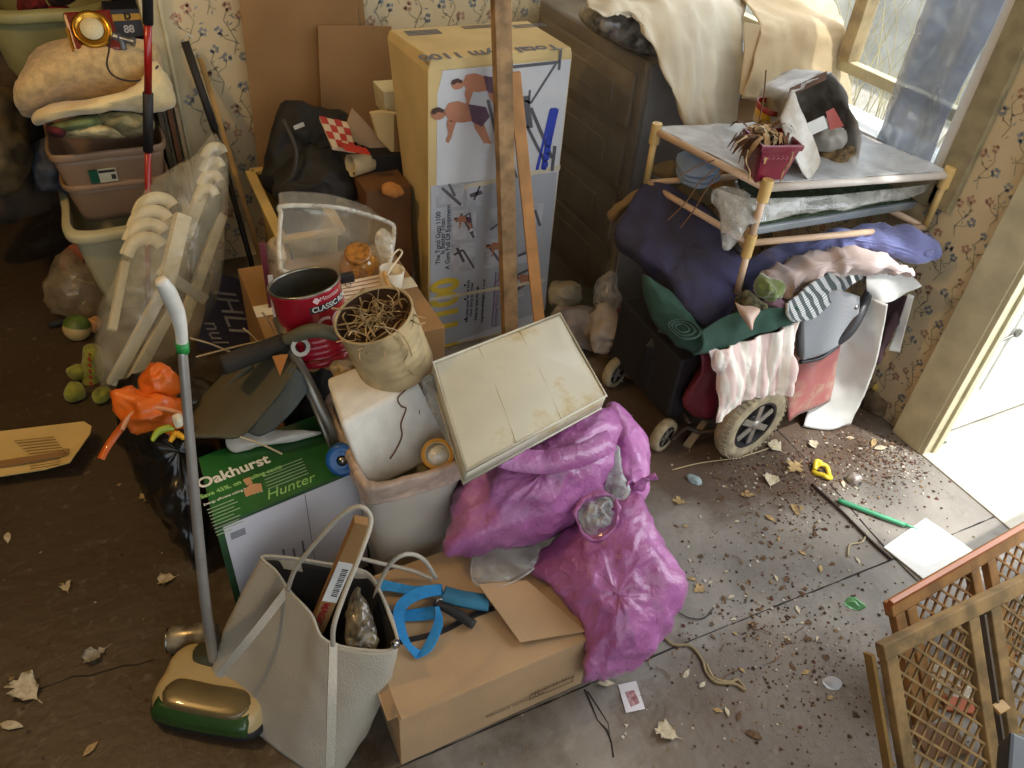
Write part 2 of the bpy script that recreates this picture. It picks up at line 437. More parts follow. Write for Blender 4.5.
# window
wn = struct(bpy.data.objects.new('window_1', None)); link(wn)
f = MB(); yc = (WY0+WY1)/2; zc = (WZ0+WZ1)/2
f.box((xw+0.05, yc, WZ0+0.015), (0.13, WY1-WY0, 0.03)); f.box((xw+0.05, yc, WZ1-0.02), (0.12, WY1-WY0, 0.04))
f.box((xw+0.05, WY0+0.018, zc), (0.12, 0.036, WZ1-WZ0)); f.box((xw+0.05, WY1-0.018, zc), (0.12, 0.036, WZ1-WZ0))
f.build('window_frame', m_white, wn, bevel=0.003)
f = MB(); f.box((xw+0.045, yc, 0.895), (0.035, WY1-WY0-0.07, 0.032)); f.build('window_rail', m_trim, wn, bevel=0.003)
f = MB(); f.box((xw+0.045, 1.745, 1.44), (0.05, 0.045, 1.06)); f.build('window_mullion', M('bare_oak', (190, 168, 126), rough=0.6, var=0.2, vs=20), wn, bevel=0.003)
f = MB(); f.box((xw+0.06, yc, zc), (0.004, WY1-WY0-0.07, WZ1-WZ0-0.06)); f.build('window_pane', M('dusty_glass', (225, 232, 238), rough=0.15, alpha=0.16), wn)
# open exterior door leaf
dr = struct(bpy.data.objects.new('door_1', None)); link(dr)
d = MB(); d.box((2.47, 1.0, 1.02), (0.84, 0.045, 2.0)); 
for z0, z1 in ((0.18, 0.8), (0.98, 1.85)):
    for x0, x1 in ((2.13, 2.42), (2.52, 2.81)): d.box(((x0+x1)/2, 0.976, (z0+z1)/2), (x1-x0, 0.012, z1-z0))
d.build('door_leaf', M('door_white', (226, 226, 220), rough=0.6, var=0.05, stain=((150, 136, 112), 9, 0.64)), dr, bevel=0.004)
d = MB(); a = P(972,334,x=2.0); b_ = P(988,347,x=2.06); c_ = P(1018,333,y=0.965)
d.tube([a, b_], 0.004, 8, smooth=False); d.tube([b_, c_], 0.004, 8, smooth=False); d.lathe([(0.002,-.004),(0.014,-.004),(0.014,.004),(0.002,.004)], c_, (0,1,0), 14)
d.build('door_stay', M('dull_steel', (120, 118, 112), rough=0.4, metal=0.8), dr, smooth=False)
# outdoors
og = MB(); og.box((5.5, 1.0, -0.06), (6.82, 14, 0.1)); struct(og.build('outdoor_ground', m_slab))
og = MB(); og.box((4.6, 3.5, 0.4), (0.1, 9, 1.0)); struct(og.build('outdoor_wall', M('far_fence', (226, 228, 222), rough=0.9, var=0.2, vs=3)))
g = MB(); rg = random.Random(3)
for i in range(110):
    x = rg.uniform(2.25, 3.2); y = rg.uniform(1.15, 2.6); h = rg.uniform(0.6, 1.25); a = rg.uniform(0, 6.28); l = rg.uniform(0.1, 0.45)
    p0 = V((x, y, 0)); g.tube([p0, p0+V((l*.2*math.cos(a), l*.2*math.sin(a), h*.6)), p0+V((l*math.cos(a), l*math.sin(a), h))], [0.003, 0.0022, 0.0008], 4, cap=False)
tag(g.build('dry_grass', M('straw', (205, 196, 150), rough=0.9, var=0.2)), 'tall dry grass stalks standing outside the window', 'grass', kind='stuff')

# ================================================================ LIGHT
wld = bpy.data.worlds.new('sky'); bpy.context.scene.world = wld; wld.use_nodes = True
wld.node_tree.nodes['Background'].inputs['Color'].default_value = (0.80, 0.90, 1.0, 1); wld.node_tree.nodes['Background'].inputs['Strength'].default_value = 1.5
def area(name, loc, to, sx, sy, e, c):
    l = bpy.data.lights.new(name, 'AREA'); l.shape = 'RECTANGLE'; l.size = sx; l.size_y = sy; l.energy = e; l.color = c
    o = bpy.data.objects.new(name, l); link(o); o.location = loc
    o.rotation_euler = (V(to)-V(loc)).to_track_quat('-Z', 'Y').to_euler(); return o
area('doorway_daylight', (2.05, 0.42, 1.15), (0.6, 0.55, 0.3), 0.9, 1.8, 21, (0.90, 0.95, 1.0))
area('window_daylight', (1.93, 1.85, 1.4), (0.8, 1.3, 0.3), 1.1, 1.1, 9, (0.88, 0.94, 1.0))
area('near_side_fill', (0.8, -1.6, 2.3), (0.7, 1.4, 0.2), 2.6, 1.0, 18, (1.0, 0.97, 0.93))  # added soft fill from behind the camera, its source unseen
pl = bpy.data.lights.new('ceiling_bulb', 'POINT'); pl.energy = 40; pl.color = (1.0, 0.64, 0.26); pl.shadow_soft_size = 0.05
o = bpy.data.objects.new('ceiling_bulb', pl); link(o); o.location = (-0.85, 1.65, 2.2)
sl = bpy.data.lights.new('sun', 'SUN'); sl.energy = 4.6; sl.angle = math.radians(2.5); sl.color = (1, 0.98, 0.95)
o = bpy.data.objects.new('sun', sl); link(o); o.rotation_euler = V((-0.5, 0.9, -2.2)).to_track_quat('-Z', 'Y').to_euler()
vs = bpy.context.scene.view_settings
vs.view_transform = 'Standard'; vs.look = 'None'; vs.gamma = 1; vs.exposure = 0.0; vs.use_curve_mapping = False
bpy.context.scene.cycles.max_bounces = 8; bpy.context.scene.cycles.transparent_max_bounces = 24

# ================================================================ BACK WALL GROUP
m_card = M('cardboard', (176, 146, 110), rough=0.85, var=0.06, vs=6, bump=0.15, bs=120)
m_cardd = M('cardboard_brown', (146, 110, 66), rough=0.85, var=0.07, vs=5, bump=0.15, bs=120)
m_cardy = M('cardboard_yellow', (206, 182, 128), rough=0.85, var=0.08, vs=6)
m_ink = M('ink_black', (38, 36, 36), rough=0.7); m_inkg = M('ink_grey', (112, 114, 120), rough=0.7)
m_tape = M('clear_tape', (215, 205, 180), rough=0.25, coat=0.6)
# big cardboard sheets leaning on the wall
a = thing('cardboard_sheet', 'tall flattened brown cardboard sheet leaning against the floral wallpaper', 'cardboard')
YA = 2.70
def flo(p): return V((p.x, p.y, .001))
b = MB(); b.hexa([flo(P(268,260,y=YA-.12)), flo(P(372,240,y=YA-.12)), flo(P(372,240,y=YA-.115)), flo(P(268,260,y=YA-.115))], [P(235,-40,y=YA), P(355,-40,y=YA), P(355,-40,y=YA+.005), P(235,-40,y=YA+.005)])
b.build('panel', m_cardd, a, bevel=0.001)
b = MB(); b.beam(P(356,-40,y=YA-.006), P(364,40,y=YA-.012), 0.02, 0.004, up=(0,1,0)); b.build('folded_edge', m_cardd, a)
y2 = 2.66
b = MB(); q = [flo(P(325,240,y=y2-.12)), flo(P(395,220,y=y2-.12)), P(391,26,y=y2), P(317,25,y=y2)]
b.prism(q, V((0, -0.006, 0)))
tag(b.build('cardboard_sheet', M('cardboard_mid', (154, 116, 72), rough=0.85, var=0.07, vs=5), bevel=0.0015), 'smaller brown cardboard sheet overlapping the tall one, left of the exercise machine carton', 'cardboard')

# ---- exercise machine carton
E_ = thing('exercise_machine_carton', 'tall white and yellowed carton printed with exercise machine pictures, standing against the wallpaper', 'box')
YF = 1.95
tl = P(437,62,y=YF); tr = P(573.5,45,y=YF); zt = (tl.z+tr.z)/2
bl = P(405,27,z=zt+0.004); br = P(551,19,z=zt)
tl.z = tr.z = zt; tr.y = YF
xb = tr.x; xl = tl.x-0.025; D = min(bl.y, br.y)
c = MB()
bot = [V((xl,YF,0)), V((xb,YF,0)), V((xb,D-.05,0)), V((xl+.045,D-.06,0))]
mid = [V((xl,YF,zt-.03)), V((xb,YF,zt-.02)), V((xb,D,zt-.02)), V((xl-.02,D,zt-.02))]
top = [V((xl+.012,YF+.008,zt)), V((xb-.004,YF+.004,zt)), V((xb-.01,D,zt)), V((xl-.012,D,zt))]
c.hexa(bot, mid); 
c.add(mid+top, [(0,1,5,4),(1,2,6,5),(2,3,7,6),(3,0,4,7),(4,5,6,7)])
c.build('carton', m_cardy, E_, bevel=0.004)
def FB(u, v, k=0): 
    p = P(u, v, y=YF-0.0015-k*0.0005); return p
def poly(b, pts, k=0, mi=0, th=0.0005):
    b.prism([FB(u, v, k) for u, v in pts], V((0, th, 0)), mi); return b
m_panel = M('silver_print', (206, 208, 212), rough=0.35, var=0.10, vs=3, coat=0.3)
m_panel2 = M('grey_blue_print', (172, 177, 186), rough=0.4, var=0.08, vs=4, coat=0.3)
zf = zt-.03
b = MB(); y = YF-0.0012
x0 = xl+0.022
b.prism([V((x0,y,0.01)), V((xb-.004,y,0.01)), V((xb-.004,y,zf)), V((x0+.02,y,zf)), V((x0+.004,y,zf-.06))], V((0,0.001,0)))
b.build('front_print', m_panel, E_)
b = MB()
poly(b, [(431,186),(557,172),(545,310),(430,350)], 1)
b.build('lower_print', m_panel2, E_)
b = MB()
for q in ([(434,122),(498,118),(498,176),(434,180)][:0],): pass
for pts in ([(453,211),(476,210),(476,239),(452,240)], [(451,244),(475,243),(475,270),(450,272)], [(487,209),(506,208),(503,231),(486,233)], [(485,240),(503,239),(501,268),(484,268)], [(517,243),(531,241),(529,262),(516,264)], [(515,272),(528,270),(525,296),(514,298)], [(532,205),(544,203),(541,230),(530,232)], [(436,186),(464,184),(463,206),(436,208)], [(467,187),(483,186),(483,205),(467,206)]):
    poly(b, pts, 2)
b.build('picture_panel', M('photo_grey', (190, 192, 200), rough=0.4, var=0.2, vs=14), E_)
# machine drawings
mk = M('print_machine', (92, 92, 98), rough=0.5)
b = MB()
def strip(pts, w, k=3, mi=0):
    b = MB() if SPLIT else RULE
    for (u0,v0),(u1,v1) in zip(pts, pts[1:]):
        l = math.hypot(u1-u0, v1-v0) or 1; du, dv = -(v1-v0)/l*w/2, (u1-u0)/l*w/2
        poly(b, [(u0+du,v0+dv),(u1+du,v1+dv),(u1-du,v1-dv),(u0-du,v0-dv)], k, mi)
    if SPLIT: b.build('machine_print', mk, E_)
SPLIT = True; RULE = None
strip([(513,67),(560,62)],3.2); strip([(561,50),(559,70)],2.6); strip([(556,64),(531,103),(519,98)],2.0); strip([(526,96),(530,128)],6)
strip([(531,108),(552,158)],3.4); strip([(527,126),(545,162)],3); strip([(555,146),(552,171)],3.2); strip([(530,90),(529,104)],2)
strip([(488,100),(500,150),(512,170)],3); strip([(510,60),(510,66)],6); strip([(508,150),(517,178)],2.4)
strip([(442,188),(461,205)],3.2); strip([(449,184),(455,196)],2.6); strip([(470,196),(482,192)],4); strip([(474,200),(480,186)],2)
strip([(461,214),(474,238)],2.4); strip([(456,222),(470,213),(473,234)],1.4); strip([(454,255),(463,250),(474,268)],2.2); strip([(457,248),(464,262)],3)
strip([(490,230),(501,222)],2); strip([(488,245),(500,262)],2.6); strip([(518,256),(530,251)],2.6); strip([(535,210),(540,226)],3); strip([(515,276),(528,270)],2.4); strip([(517,290),(525,284)],3)
skin = M('print_skin', (176, 120, 92), rough=0.5); short = M('print_shorts', (92, 66, 84), rough=0.5); hair = M('print_hair', (70, 48, 40), rough=0.5)
b = MB()
def man(ox, oy, s=1.0):
    def q(pts, k, mi): poly(b, [(ox+u*s, oy+v*s) for u, v in pts], k, mi)
    q([(0,4),(3,1),(8,0),(13,2),(15,6),(13,9),(9,11),(4,11),(1,8)], 4, 0)      # head
    q([(0,4),(2,0),(8,-2),(14,1),(12,4),(7,3),(3,6)], 5, 2)                      # hair
    q([(13,4),(18,-6),(28,-8),(40,-4),(45,2),(45,12),(32,14),(20,13)], 4, 0)     # torso
    q([(17,11),(26,13),(23,22),(21,29),(18,35),(15,33),(18,25),(16,17)], 4, 0)   # arm
    q([(38,-5),(56,-2),(60,8),(52,18),(42,13)], 5, 1)                            # shorts
    q([(43,12),(53,12),(58,26),(62,36),(56,38),(50,28),(45,20)], 4, 0)           # leg
    q([(55,35),(64,36),(64,42),(54,46),(49,44),(53,40)], 5, 3)                   # shoe
for ox, oy, s in ((431,109,.98), (451,80,.86), (454,218,.30), (486,245,.34), (514,277,.36)):
    b = MB(); man(ox, oy, s); b.build('figure_print', [skin, short, hair, M('print_shoe', (200,200,205), rough=.5)], E_)
b = MB()
for i in range(2):
    poly(b, [(553-3+i*7,109),(556-3+i*7-1,109),(545-3+i*7-3.4,170),(542-3+i*7-3.4,170)], 3)
poly(b, [(551,108),(557,108),(546,170),(541,169)],3)
for k in range(8):
    t0 = k/8; u0 = 552-10*t0; v0 = 110+60*t0
    poly(b, [(u0,v0),(u0+5.2,v0),(u0+4.4,v0+5),(u0-.8,v0+5)], 4)
b.build('blue_mark', M('print_royal', (52, 70, 176), rough=.5), E_)
# lettering, reading upwards
my = M('print_yellow', (214, 186, 62), rough=.5); mp = M('print_purple', (128, 92, 132), rough=.5)
up = V((0,0,1)); left = V((-1,0,0))
def vtext(s, u, v, size, m, bold=0.0, sx=1.0): return text(s, FB(u, v, 4), up, left, size, m, E_, bold=bold, sx=sx)
vtext('Gym 1100', 455, 384, 0.126, my, 0.005, 0.83)
vtext('The Total Gym 1100', 440, 264, 0.021, m_ink); vtext('Is Better Than', 444.5, 254, 0.021, m_ink); vtext('A Gym Full Of Equipment', 449.5, 269, 0.021, m_ink)
for i, (s, u, v) in enumerate((('Exercises your whole body', 468, 322), ('Over thirty exercises', 472, 316), ('Folds for easy storage', 477, 320), ('Improves strength and tone', 483, 322), ('Exercises Work Our Body', 497, 326))):
    vtext(s, u, v, 0.015 if i < 4 else 0.02, m_ink if i < 4 else mp)
for u in (463,): 
    for v in (320, 300, 286): vtext('•', u+5, v, 0.03, m_ink)
SPLIT = False; RULE = MB(); strip([(492,326),(496,272)], 1.0, 3); RULE.build('rule_print', mp, E_)
b = MB(); b.beam(FB(429,300,5)+V((0,-.001,0)), FB(545,280,5)+V((0,-.001,0)), 0.001, 0.012, up=(0,0,1)); b.build('packing_strap', m_tape, E_)
b = MB()
b.prism([V((x0,y-.0012,.56)), V((xb,y-.0012,.585)), V((xb,y-.0012,.60)), V((x0,y-.0012,.575))], V((0,.0006,0))); b.build('tape', m_tape, E_)
ztp = zt+0.0012
text('Total Gym 1100', V((xb-.035,1.985,ztp)), (-1,0,0), (0,-1,0), 0.062, m_inkg, E_, bold=.0015)
b = MB()
for i in range(4): b.box((xl+.07+.0, D-.03-i*.012, ztp), (.10, .006, .0006))
for i in range(14): b.box((xl+.20+i*.008, D-.03, ztp), (.004, .03, .0006))
for i in range(3): b.box((xl+.40, D-.04-i*.012, ztp), (.11, .004, .0006))
b.build('label_print', m_inkg, E_)

# ---- two boards in front of the carton
m_wood = M('weathered_wood', (168, 134, 92), rough=0.75, var=0.25, vs=18, bump=0.3, bs=80)
m_wood2 = M('pine', (196, 142, 84), rough=0.6, var=0.12, vs=16, bump=0.2, bs=80)
def board(top, botp, w, h, m, name, label, upv):
    d = (botp-top).normalized(); k = -botp.z/d.z if d.z < 0 else 0
    e = botp+d*max(0, k-0.02)
    return tag(MB().beam(e, top, w, h, up=upv).build(name, m, bevel=0.002), label, 'board')
board(P(499,-60,y=1.93), P(510,340,y=1.76), 0.046, 0.03, m_wood, 'wooden_board', 'long weathered brown timber board leaning upright across the front of the exercise carton', (0,1,0.1))
board(P(514,72,y=1.925), P(540,330,y=1.72), 0.034, 0.022, m_wood2, 'wooden_board', 'shorter bright orange pine batten leaning diagonally on the exercise carton', (0.3,1,0.1))

# ---- wrapped cabinet in the corner
K = thing('storage_cabinet', 'dark brown ribbed cabinet wrapped in clear plastic in the corner of the room', 'cabinet')
cx0, cy0 = 1.45, 1.97
ctop = P(644,62,y=cy0).z
b = MB(); b.box(((cx0+1.95)/2, (cy0+2.68)/2, ctop/2), (1.95-cx0, 2.68-cy0, ctop)); b.build('cabinet_body', M('brown_panel', (128, 116, 96), rough=0.45, var=0.12), K, bevel=0.01)
b = MB()
for k in range(4):
    z0 = 0.06+k*(ctop-.08)/4; z1 = z0+(ctop-.08)/4-.03
    b.box((cx0-.006, (cy0+2.68)/2, (z0+z1)/2), (0.014, 0.62, z1-z0))
    b.box((cx0-.014, (cy0+2.68)/2+.02, (z0+z1)/2), (0.012, 0.46, (z1-z0)*.45))
b.build('ribbed_panel', M('brown_panel_rib', (134, 122, 100), rough=0.4, var=0.1), K, bevel=0.006)
b = MB(); b.box(((cx0+1.95)/2, cy0-.008, ctop/2), (0.48, 0.01, ctop-.02)); b.build('front_panel', M('grey_front', (150, 152, 158), rough=0.35, var=0.2, vs=4), K, bevel=0.003)
b = MB(); b.box(((cx0+1.95)/2-.012, (cy0+2.68)/2-.012, ctop/2+.004), (0.55, 0.77, ctop+.012)); b.build('plastic_wrap', M('wrap_film', (200, 200, 200), rough=0.12, alpha=0.14, wr=.6, ws=6), K, bevel=0.012)
b = MB(); q = [P(586,12,y=2.1), P(612,2,y=2.1), P(645,4,y=2.1), P(664,22,y=2.1), P(660,50,y=2.1), P(640,56,y=2.1), P(612,42,y=2.1), P(590,28,y=2.1)]
b.puff(q, P(626,28,y=2.15), 0.12, seg=6, power=3.0)
tag(b.build('wrapped_bundle', M('grey_film', (150, 142, 132), rough=0.18, var=0.35, vs=30, coat=0.5, wr=1.0, ws=30), wrinkle=[(0.008, 28, 'r')]), 'lumpy bundle in shiny film lying on top of the brown cabinet', 'bundle')

# ================================================================ CENTRE PILE
def facing(outl, cen, nrm=None):
    """points of an outline on the plane through cen (default: square to the line of sight)"""
    n = V(nrm).normalized() if nrm is not None else (EYE-cen).normalized()
    res = []
    for u, v in outl:
        r = ray(u, v); t = (cen-EYE).dot(n)/r.dot(n); res.append(EYE+r*t)
    return res
def lean(cen, k=0.5):
    return ((EYE-cen).normalized()*(1-k)+V((0,0,1))*k).normalized()
def puffpx(outl, cpx, z=None, y=None, depth=0.1, k=0.0, mi=0, b=None, **kw):
    cen = P(cpx[0], cpx[1], z=z, y=y)
    b = b or MB(); nrm = lean(cen, k) if k else None
    return b.puff(facing(outl, cen, nrm), cen, depth, mi=mi, **kw)
def ribbon(b, pts, w, up, th=0.002, mi=0):
    pts, _ = spline([V(p) for p in pts], 1, 6, False); ups = V(up)
    A = []; B = []
    for i, p in enumerate(pts):
        d = (pts[min(i+1, len(pts)-1)]-pts[max(0, i-1)]).normalized(); s = d.cross(ups)
        if s.length < 1e-3: s = d.orthogonal()
        s.normalize(); A.append(p+s*w/2); B.append(p-s*w/2)
    b.grid([A, B], mi); return b
def Z(u, v, z): return P(u, v, z=z)
def Yp(u, v, y): return P(u, v, y=y)
UP = V((0,0,1))

# ---- open cardboard carton in front
K = thing('cardboard_box', 'long low tan cardboard box in front with a blue strap lying on it', 'box')
h = 0.176
b = MB(); BL = V((0.208,.70,0)); BR = V((.628,.709,0)); dk = V((0.0,.33,0))
b.hexa([BL, BR, BR+dk, BL+dk], [BL+UP*h, BR+UP*h, BR+dk+UP*h, BL+dk+UP*h]); b.build('carton', m_card, K, bevel=0.002)
b = MB(); zz = h+.001
b.hexa([V((.212,.70,zz)), V((.625,.709,zz)), V((.625,.855,zz)), V((.212,.850,zz))], [V((.212,.70,zz+.003)), V((.625,.709,zz+.003)), V((.625,.855,zz+.004)), V((.212,.850,zz+.004))])
b.build('front_flap', m_card, K, bevel=0.001)
b = MB(); b.hexa([V((.19,.715,h-.012)), V((.212,.71,h+.001)), V((.212,1.03,h+.001)), V((.192,.99,h+.004))], [V((.19,.715,h-.009)), V((.212,.71,h+.004)), V((.212,1.03,h+.004)), V((.192,.99,h+.007))])
b.build('side_flap', m_card, K)
b = MB(); q = [Z(520,642,h+.022), Z(586,631,h+.012), Z(527,580,h+.03), Z(478,584,h+.04)]
b.hexa([p-UP*.003 for p in q], q); b.build('raised_flap', m_card, K, bevel=.001)
b = MB()
for k, (u0, u1) in enumerate(((530,572),)):
    p0 = P(531,699,y=.703); p1 = P(572,677,y=.704)
    xd = (V((p1.x-p0.x,.009*(p1.x-p0.x)/.42,0))); zb = (p0.z+p1.z)/2-.007
    for i in range(13):
        x = p0.x+xd.x*i/13; b.box((x+.003, .7015+.009*(x-.208)/.42-.0014, zb+.009), (.0045 if i % 3 else .002, .0006, .012))
    for e in (0, .019): b.box(((p0.x+p1.x)/2, .7025, zb-.001+e), (xd.x+.01, .0012, .0012))
    b.box((p0.x-.006,.7005,zb+.009), (.0012,.0012,.02)); b.box((p1.x+.003,.7035,zb+.009), (.0012,.0012,.02))
b.build('box_print', M('print_brown', (110, 92, 74), rough=.8), K)
text('HANDLE WITH CARE', V((p0.x-.105, .7008, zb+.001)), (1,0,0), UP, .014, MATS['print_brown'], K)

# ---- blue strap with buckle and black handle
K = thing('webbing_strap', 'bright blue webbing strap with black grip lying on the tan cardboard box', 'strap')
mb_ = M('blue_web', (38, 138, 205), rough=.7, var=.08, vs=60, bump=.3, bs=300); z0 = h+.006
def band(up_, lo_, zs):
    m1 = MB(); A1, _ = spline([Z(u, v, z) for (u, v), z in zip(up_, zs)], 1, 5, False); B1, _ = spline([Z(u, v, z-.001) for (u, v), z in zip(lo_, zs)], 1, 5, False)
    m1.grid([A1, B1]); return m1.build('strap', mb_, K, smooth=False, solid=.0016)
band([(363,590),(378,580),(397,583),(415,586),(442,584)], [(371,600),(383,591),(401,593),(418,596),(444,596)], [z0, z0+.012, z0+.012, z0+.006, z0+.014])
band([(375,611),(395,611),(415,609),(434,606)], [(379,621),(397,621),(415,621),(435,619)], [z0, z0, z0+.002, z0+.006])
band([(440,585),(424,586),(406,594),(395,606),(394,625),(402,642),(416,659)], [(442,595),(428,597),(413,603),(405,611),(405,624),(411,643),(423,652)], [z0+.028, z0+.03, z0+.032, z0+.03, z0+.024, z0+.014, z0+.004])
band([(416,659),(432,650),(443,624),(439,606)], [(420,651),(428,637),(435,619),(435,607)], [z0+.005, z0+.014, z0+.024, z0+.028])
b = MB(); ribbon(b, [Z(443,594,z0+.022), Z(462,599,z0+.02), Z(489,603,z0+.016)], .036, UP); b.build('padded_pad', M('teal_pad', (52, 118, 150), rough=.8, bump=.4), K, solid=.009, smooth=True)
b = MB(); b.tube([Z(434,603,z0+.02), Z(450,610,z0+.02), Z(474,625,z0+.014)], [.006,.010,.010], 10); b.build('grip', M('black_rubber', (34,34,36), rough=.6), K, smooth=True)
b = MB(); ribbon(b, [Z(400,642,z0), Z(440,632,z0), Z(470,617,z0), Z(494,608,z0)], .012, UP); b.build('black_strap', MATS['black_rubber'], K, solid=.002)
b = MB(); c = Z(387,612,z0+.006)
b.tube([c+V((.015*math.cos(a), .012*math.sin(a), .003*math.sin(a))) for a in [k*math.pi/6 for k in range(12)]], .0022, 6, closed=True)
c = Z(440,604,z0+.02); b.tube([c+V((.008*math.cos(a), .006*math.sin(a), .009*math.sin(a))) for a in [k*math.pi/5 for k in range(10)]], .0016, 6, closed=True)
b.build('ring', M('steel', (170,170,168), rough=.25, metal=1.0), K, smooth=True)

# ---- ceiling fan carton
K = thing('fan_carton', 'green and white ceiling fan carton standing behind the grey tote bag', 'box')
ht = .35; A_ = Z(215,527,ht); B_ = Z(363,467,ht); D_ = Z(198,458,ht); D2 = Z(338,436,ht)
C2 = B_+(D_-A_)
drop = V((0,.0,-ht+.004))
mg = M('carton_green', (34, 104, 46), rough=.4, var=.25, vs=5, coat=.3); mgd = M('carton_green_side', (48, 84, 52), rough=.5, var=.25, vs=6)
b = MB(); b.hexa([A_+drop, B_+drop, C2+drop, D_+drop], [A_, B_, C2, D_], 0)
b.build('carton', mgd, K, bevel=.002)
ex = (B_-A_).normalized(); ey = (D_-A_); ey = (ey-ex*ey.dot(ex)).normalized(); W = (B_-A_).length; Dp = (D_-A_).length
fn = ex.cross(UP).normalized()
b = MB(); b.add([A_+UP*.0008+ex*.002+ey*.002, B_+UP*.0008+ey*.002-ex*.002, C2+UP*.0008, D_+UP*.0008+ex*.002], [(0,1,2,3)]); b.build('top_print', mg, K)
b = MB(); q = [A_+drop+UP*.006+ex*.014, B_+drop+UP*.006-ex*.006, B_-UP*.006-ex*.006, A_-UP*.008+ex*.014]
b.add([p+fn*.0012 for p in q], [(0,1,2,3)]); b.build('front_print', M('carton_white', (206, 204, 210), rough=.55, var=.06, vs=5), K)
def T(s, u, v, size, m, **k):
    return text(s, Z(u, v, ht+.0018), ex, ey, size, m, K, **k)
mw = M('print_white', (235,238,230), rough=.5); ml = M('print_lime', (150, 205, 120), rough=.5)
T('Oakhurst', 199, 489, .040, mw, bold=.0010)
T('Save 45%, on cooling costs', 201, 499, .016, ml, bold=.0004); T('Energy efficient ceiling fan', 204, 506, .009, mw)
T('Hunter', 267, 500, .036, ml, shear=.4, bold=.0)
b = MB()
for i in range(9):
    o = Z(207+i*1.2, 510+i*3.2, ht+.0018)+ex*.0
    l = (.055, .06, .05, .06, .045, .055, .05, .055, .03)[i]
    b.beam(o, o+ex*l, .0020, .0006, up=UP)
for i in range(6):
    o = Z(262+i*1.2, 474+i*3.0, ht+.0018); b.beam(o, o+ex*.09, .0020, .0006, up=UP)
for k in range(3):
    o = Z(255+k*3.6, 494-k*1.0, ht+.0018); b.beam(o, o+ey*.014, .005, .0006, up=UP)
b.build('small_print', M('print_soft', (150,178,148), rough=.5), K)
b = MB(); o = Z(246,497,ht+.0018)
b.prism([o, o+ex*.035, o+ex*.04+ey*.02, o+ex*.02+ey*.03, o+ex*.002+ey*.018], UP*.0006); b.prism([o+ey*.03+ex*.012, o+ey*.03+ex*.026, o+ey*.05+ex*.026, o+ey*.05+ex*.012], UP*.0006)
b.build('fan_picture', M('print_tan', (196,150,110), rough=.5), K)
b = MB(); o = A_-UP*.035+ex*.024+fn*.002
for i in range(5): b.beam(o-UP*i*.0042, o-UP*i*.0042+ex*.03, .0022, .0006, up=fn)
o = A_-UP*.16+ex*.10+fn*.002
for i in range(4): b.beam(o+ex*i*.022+UP*(i % 2)*.012, o+ex*i*.022-UP*.035, .004, .0006, up=fn)
b.build('stamp_print', m_inkg, K)
b = MB(); o = A_+ex*W*.58+fn*.0018; b.beam(o-UP*.01, o-UP*.30, .0012, .0006, up=fn); b.build('seam', m_inkg, K)

# ---- waste bin with liner
K = thing('waste_bin', 'off-white plastic waste bin with its liner folded over the rim, left of the pink bags', 'bin')
def rrect(x0, x1, y0, y1, z, r=.03, sk=0):
    return [V((x, y, z)) for x, y in ((x0+r,y0),((x0+x1)/2,y0-.004),(x1-r,y0),(x1,y0+r),(x1+.002,(y0+y1)/2),(x1,y1-r),(x1-r,y1),((x0+x1)/2,y1),(x0+r,y1),(x0,y1-r),(x0,(y0+y1)/2),(x0,y0+r))]
bx0, bx1, by0, by1, bz = .277, .497, 1.075, 1.38, .402
b = MB(); b.loft([rrect(bx0+.03,bx1-.03,by0+.035,by1-.03,0.003), rrect(bx0+.012,bx1-.012,by0+.012,by1-.012,.25), rrect(bx0,bx1,by0,by1,bz-.03), rrect(bx0-.004,bx1+.004,by0-.004,by1+.004,bz-.028), rrect(bx0-.004,bx1+.004,by0-.004,by1+.004,bz)], capb=True)
b.build('bin_body', M('bin_plastic', (196, 190, 178), rough=.45, var=.06), K, smooth=True, solid=.003)
b = MB(); b.loft([rrect(bx0-.008,bx1+.008,by0-.008,by1+.008,bz-.045), rrect(bx0-.009,bx1+.009,by0-.009,by1+.009,bz-.02), rrect(bx0-.008,bx1+.008,by0-.008,by1+.008,bz+.004), rrect(bx0+.006,bx1-.006,by0+.006,by1-.006,bz+.002), rrect(bx0+.012,bx1-.012,by0+.012,by1-.012,bz-.05)])
b.build('bin_liner', M('liner_film', (214, 190, 172), rough=.3, alpha=.75, coat=.3), K, wrinkle=[(.004, 30, 'r')], solid=.001)
# foam block in the bin
b = MB(); t4 = [Z(341,424,.50), Z(419,383,.50), Z(394,352,.50), Z(326,378,.50)]
lo = [Z(368,486,.36), Z(452,444,.37)]; dd = (t4[3]-t4[0])
b.hexa([lo[0]-UP*.02, lo[1]-UP*.02, lo[1]+V((0,.13,-.02)), lo[0]+V((-.005,.13,-.02))], t4)
tag(b.build('foam_block', M('polystyrene', (226, 224, 216), rough=.8, var=.05, vs=30, bump=.3, bs=200), bevel=.010, smooth=True), 'white polystyrene block standing in the waste bin under the beige tin can', 'foam block')
K = thing('tape_roll', 'amber roll of tape on the bin rim against the white foam block', 'tape')
c = Z(437,455,.41); ax = (V((-.10,-.55,.8))).normalized(); RR = .034
MB().lathe([(RR*.80,-.010),(RR,-.010),(RR,.010),(RR*.80,.010),(RR*.80,-.010)], c, ax, 28).build('tape', M('amber_tape', (196, 138, 46), rough=.25, coat=.6), K, smooth=False)
MB().lathe([(RR*.74,-.009),(RR*.80,-.009),(RR*.80,.009),(RR*.74,.009),(RR*.74,-.009)], c, ax, 28).build('core', M('tan_core', (200,176,130), rough=.8), K, smooth=False)
MB().lathe([(.001,.004),(RR*.73,-.002),(RR*.73,.002),(.001,.009)], c, ax, 20).build('film', M('white_film', (225,220,205), rough=.3, wr=.6, ws=60), K, smooth=True)
def offs(p): return p+(EYE-p).normalized()*.004
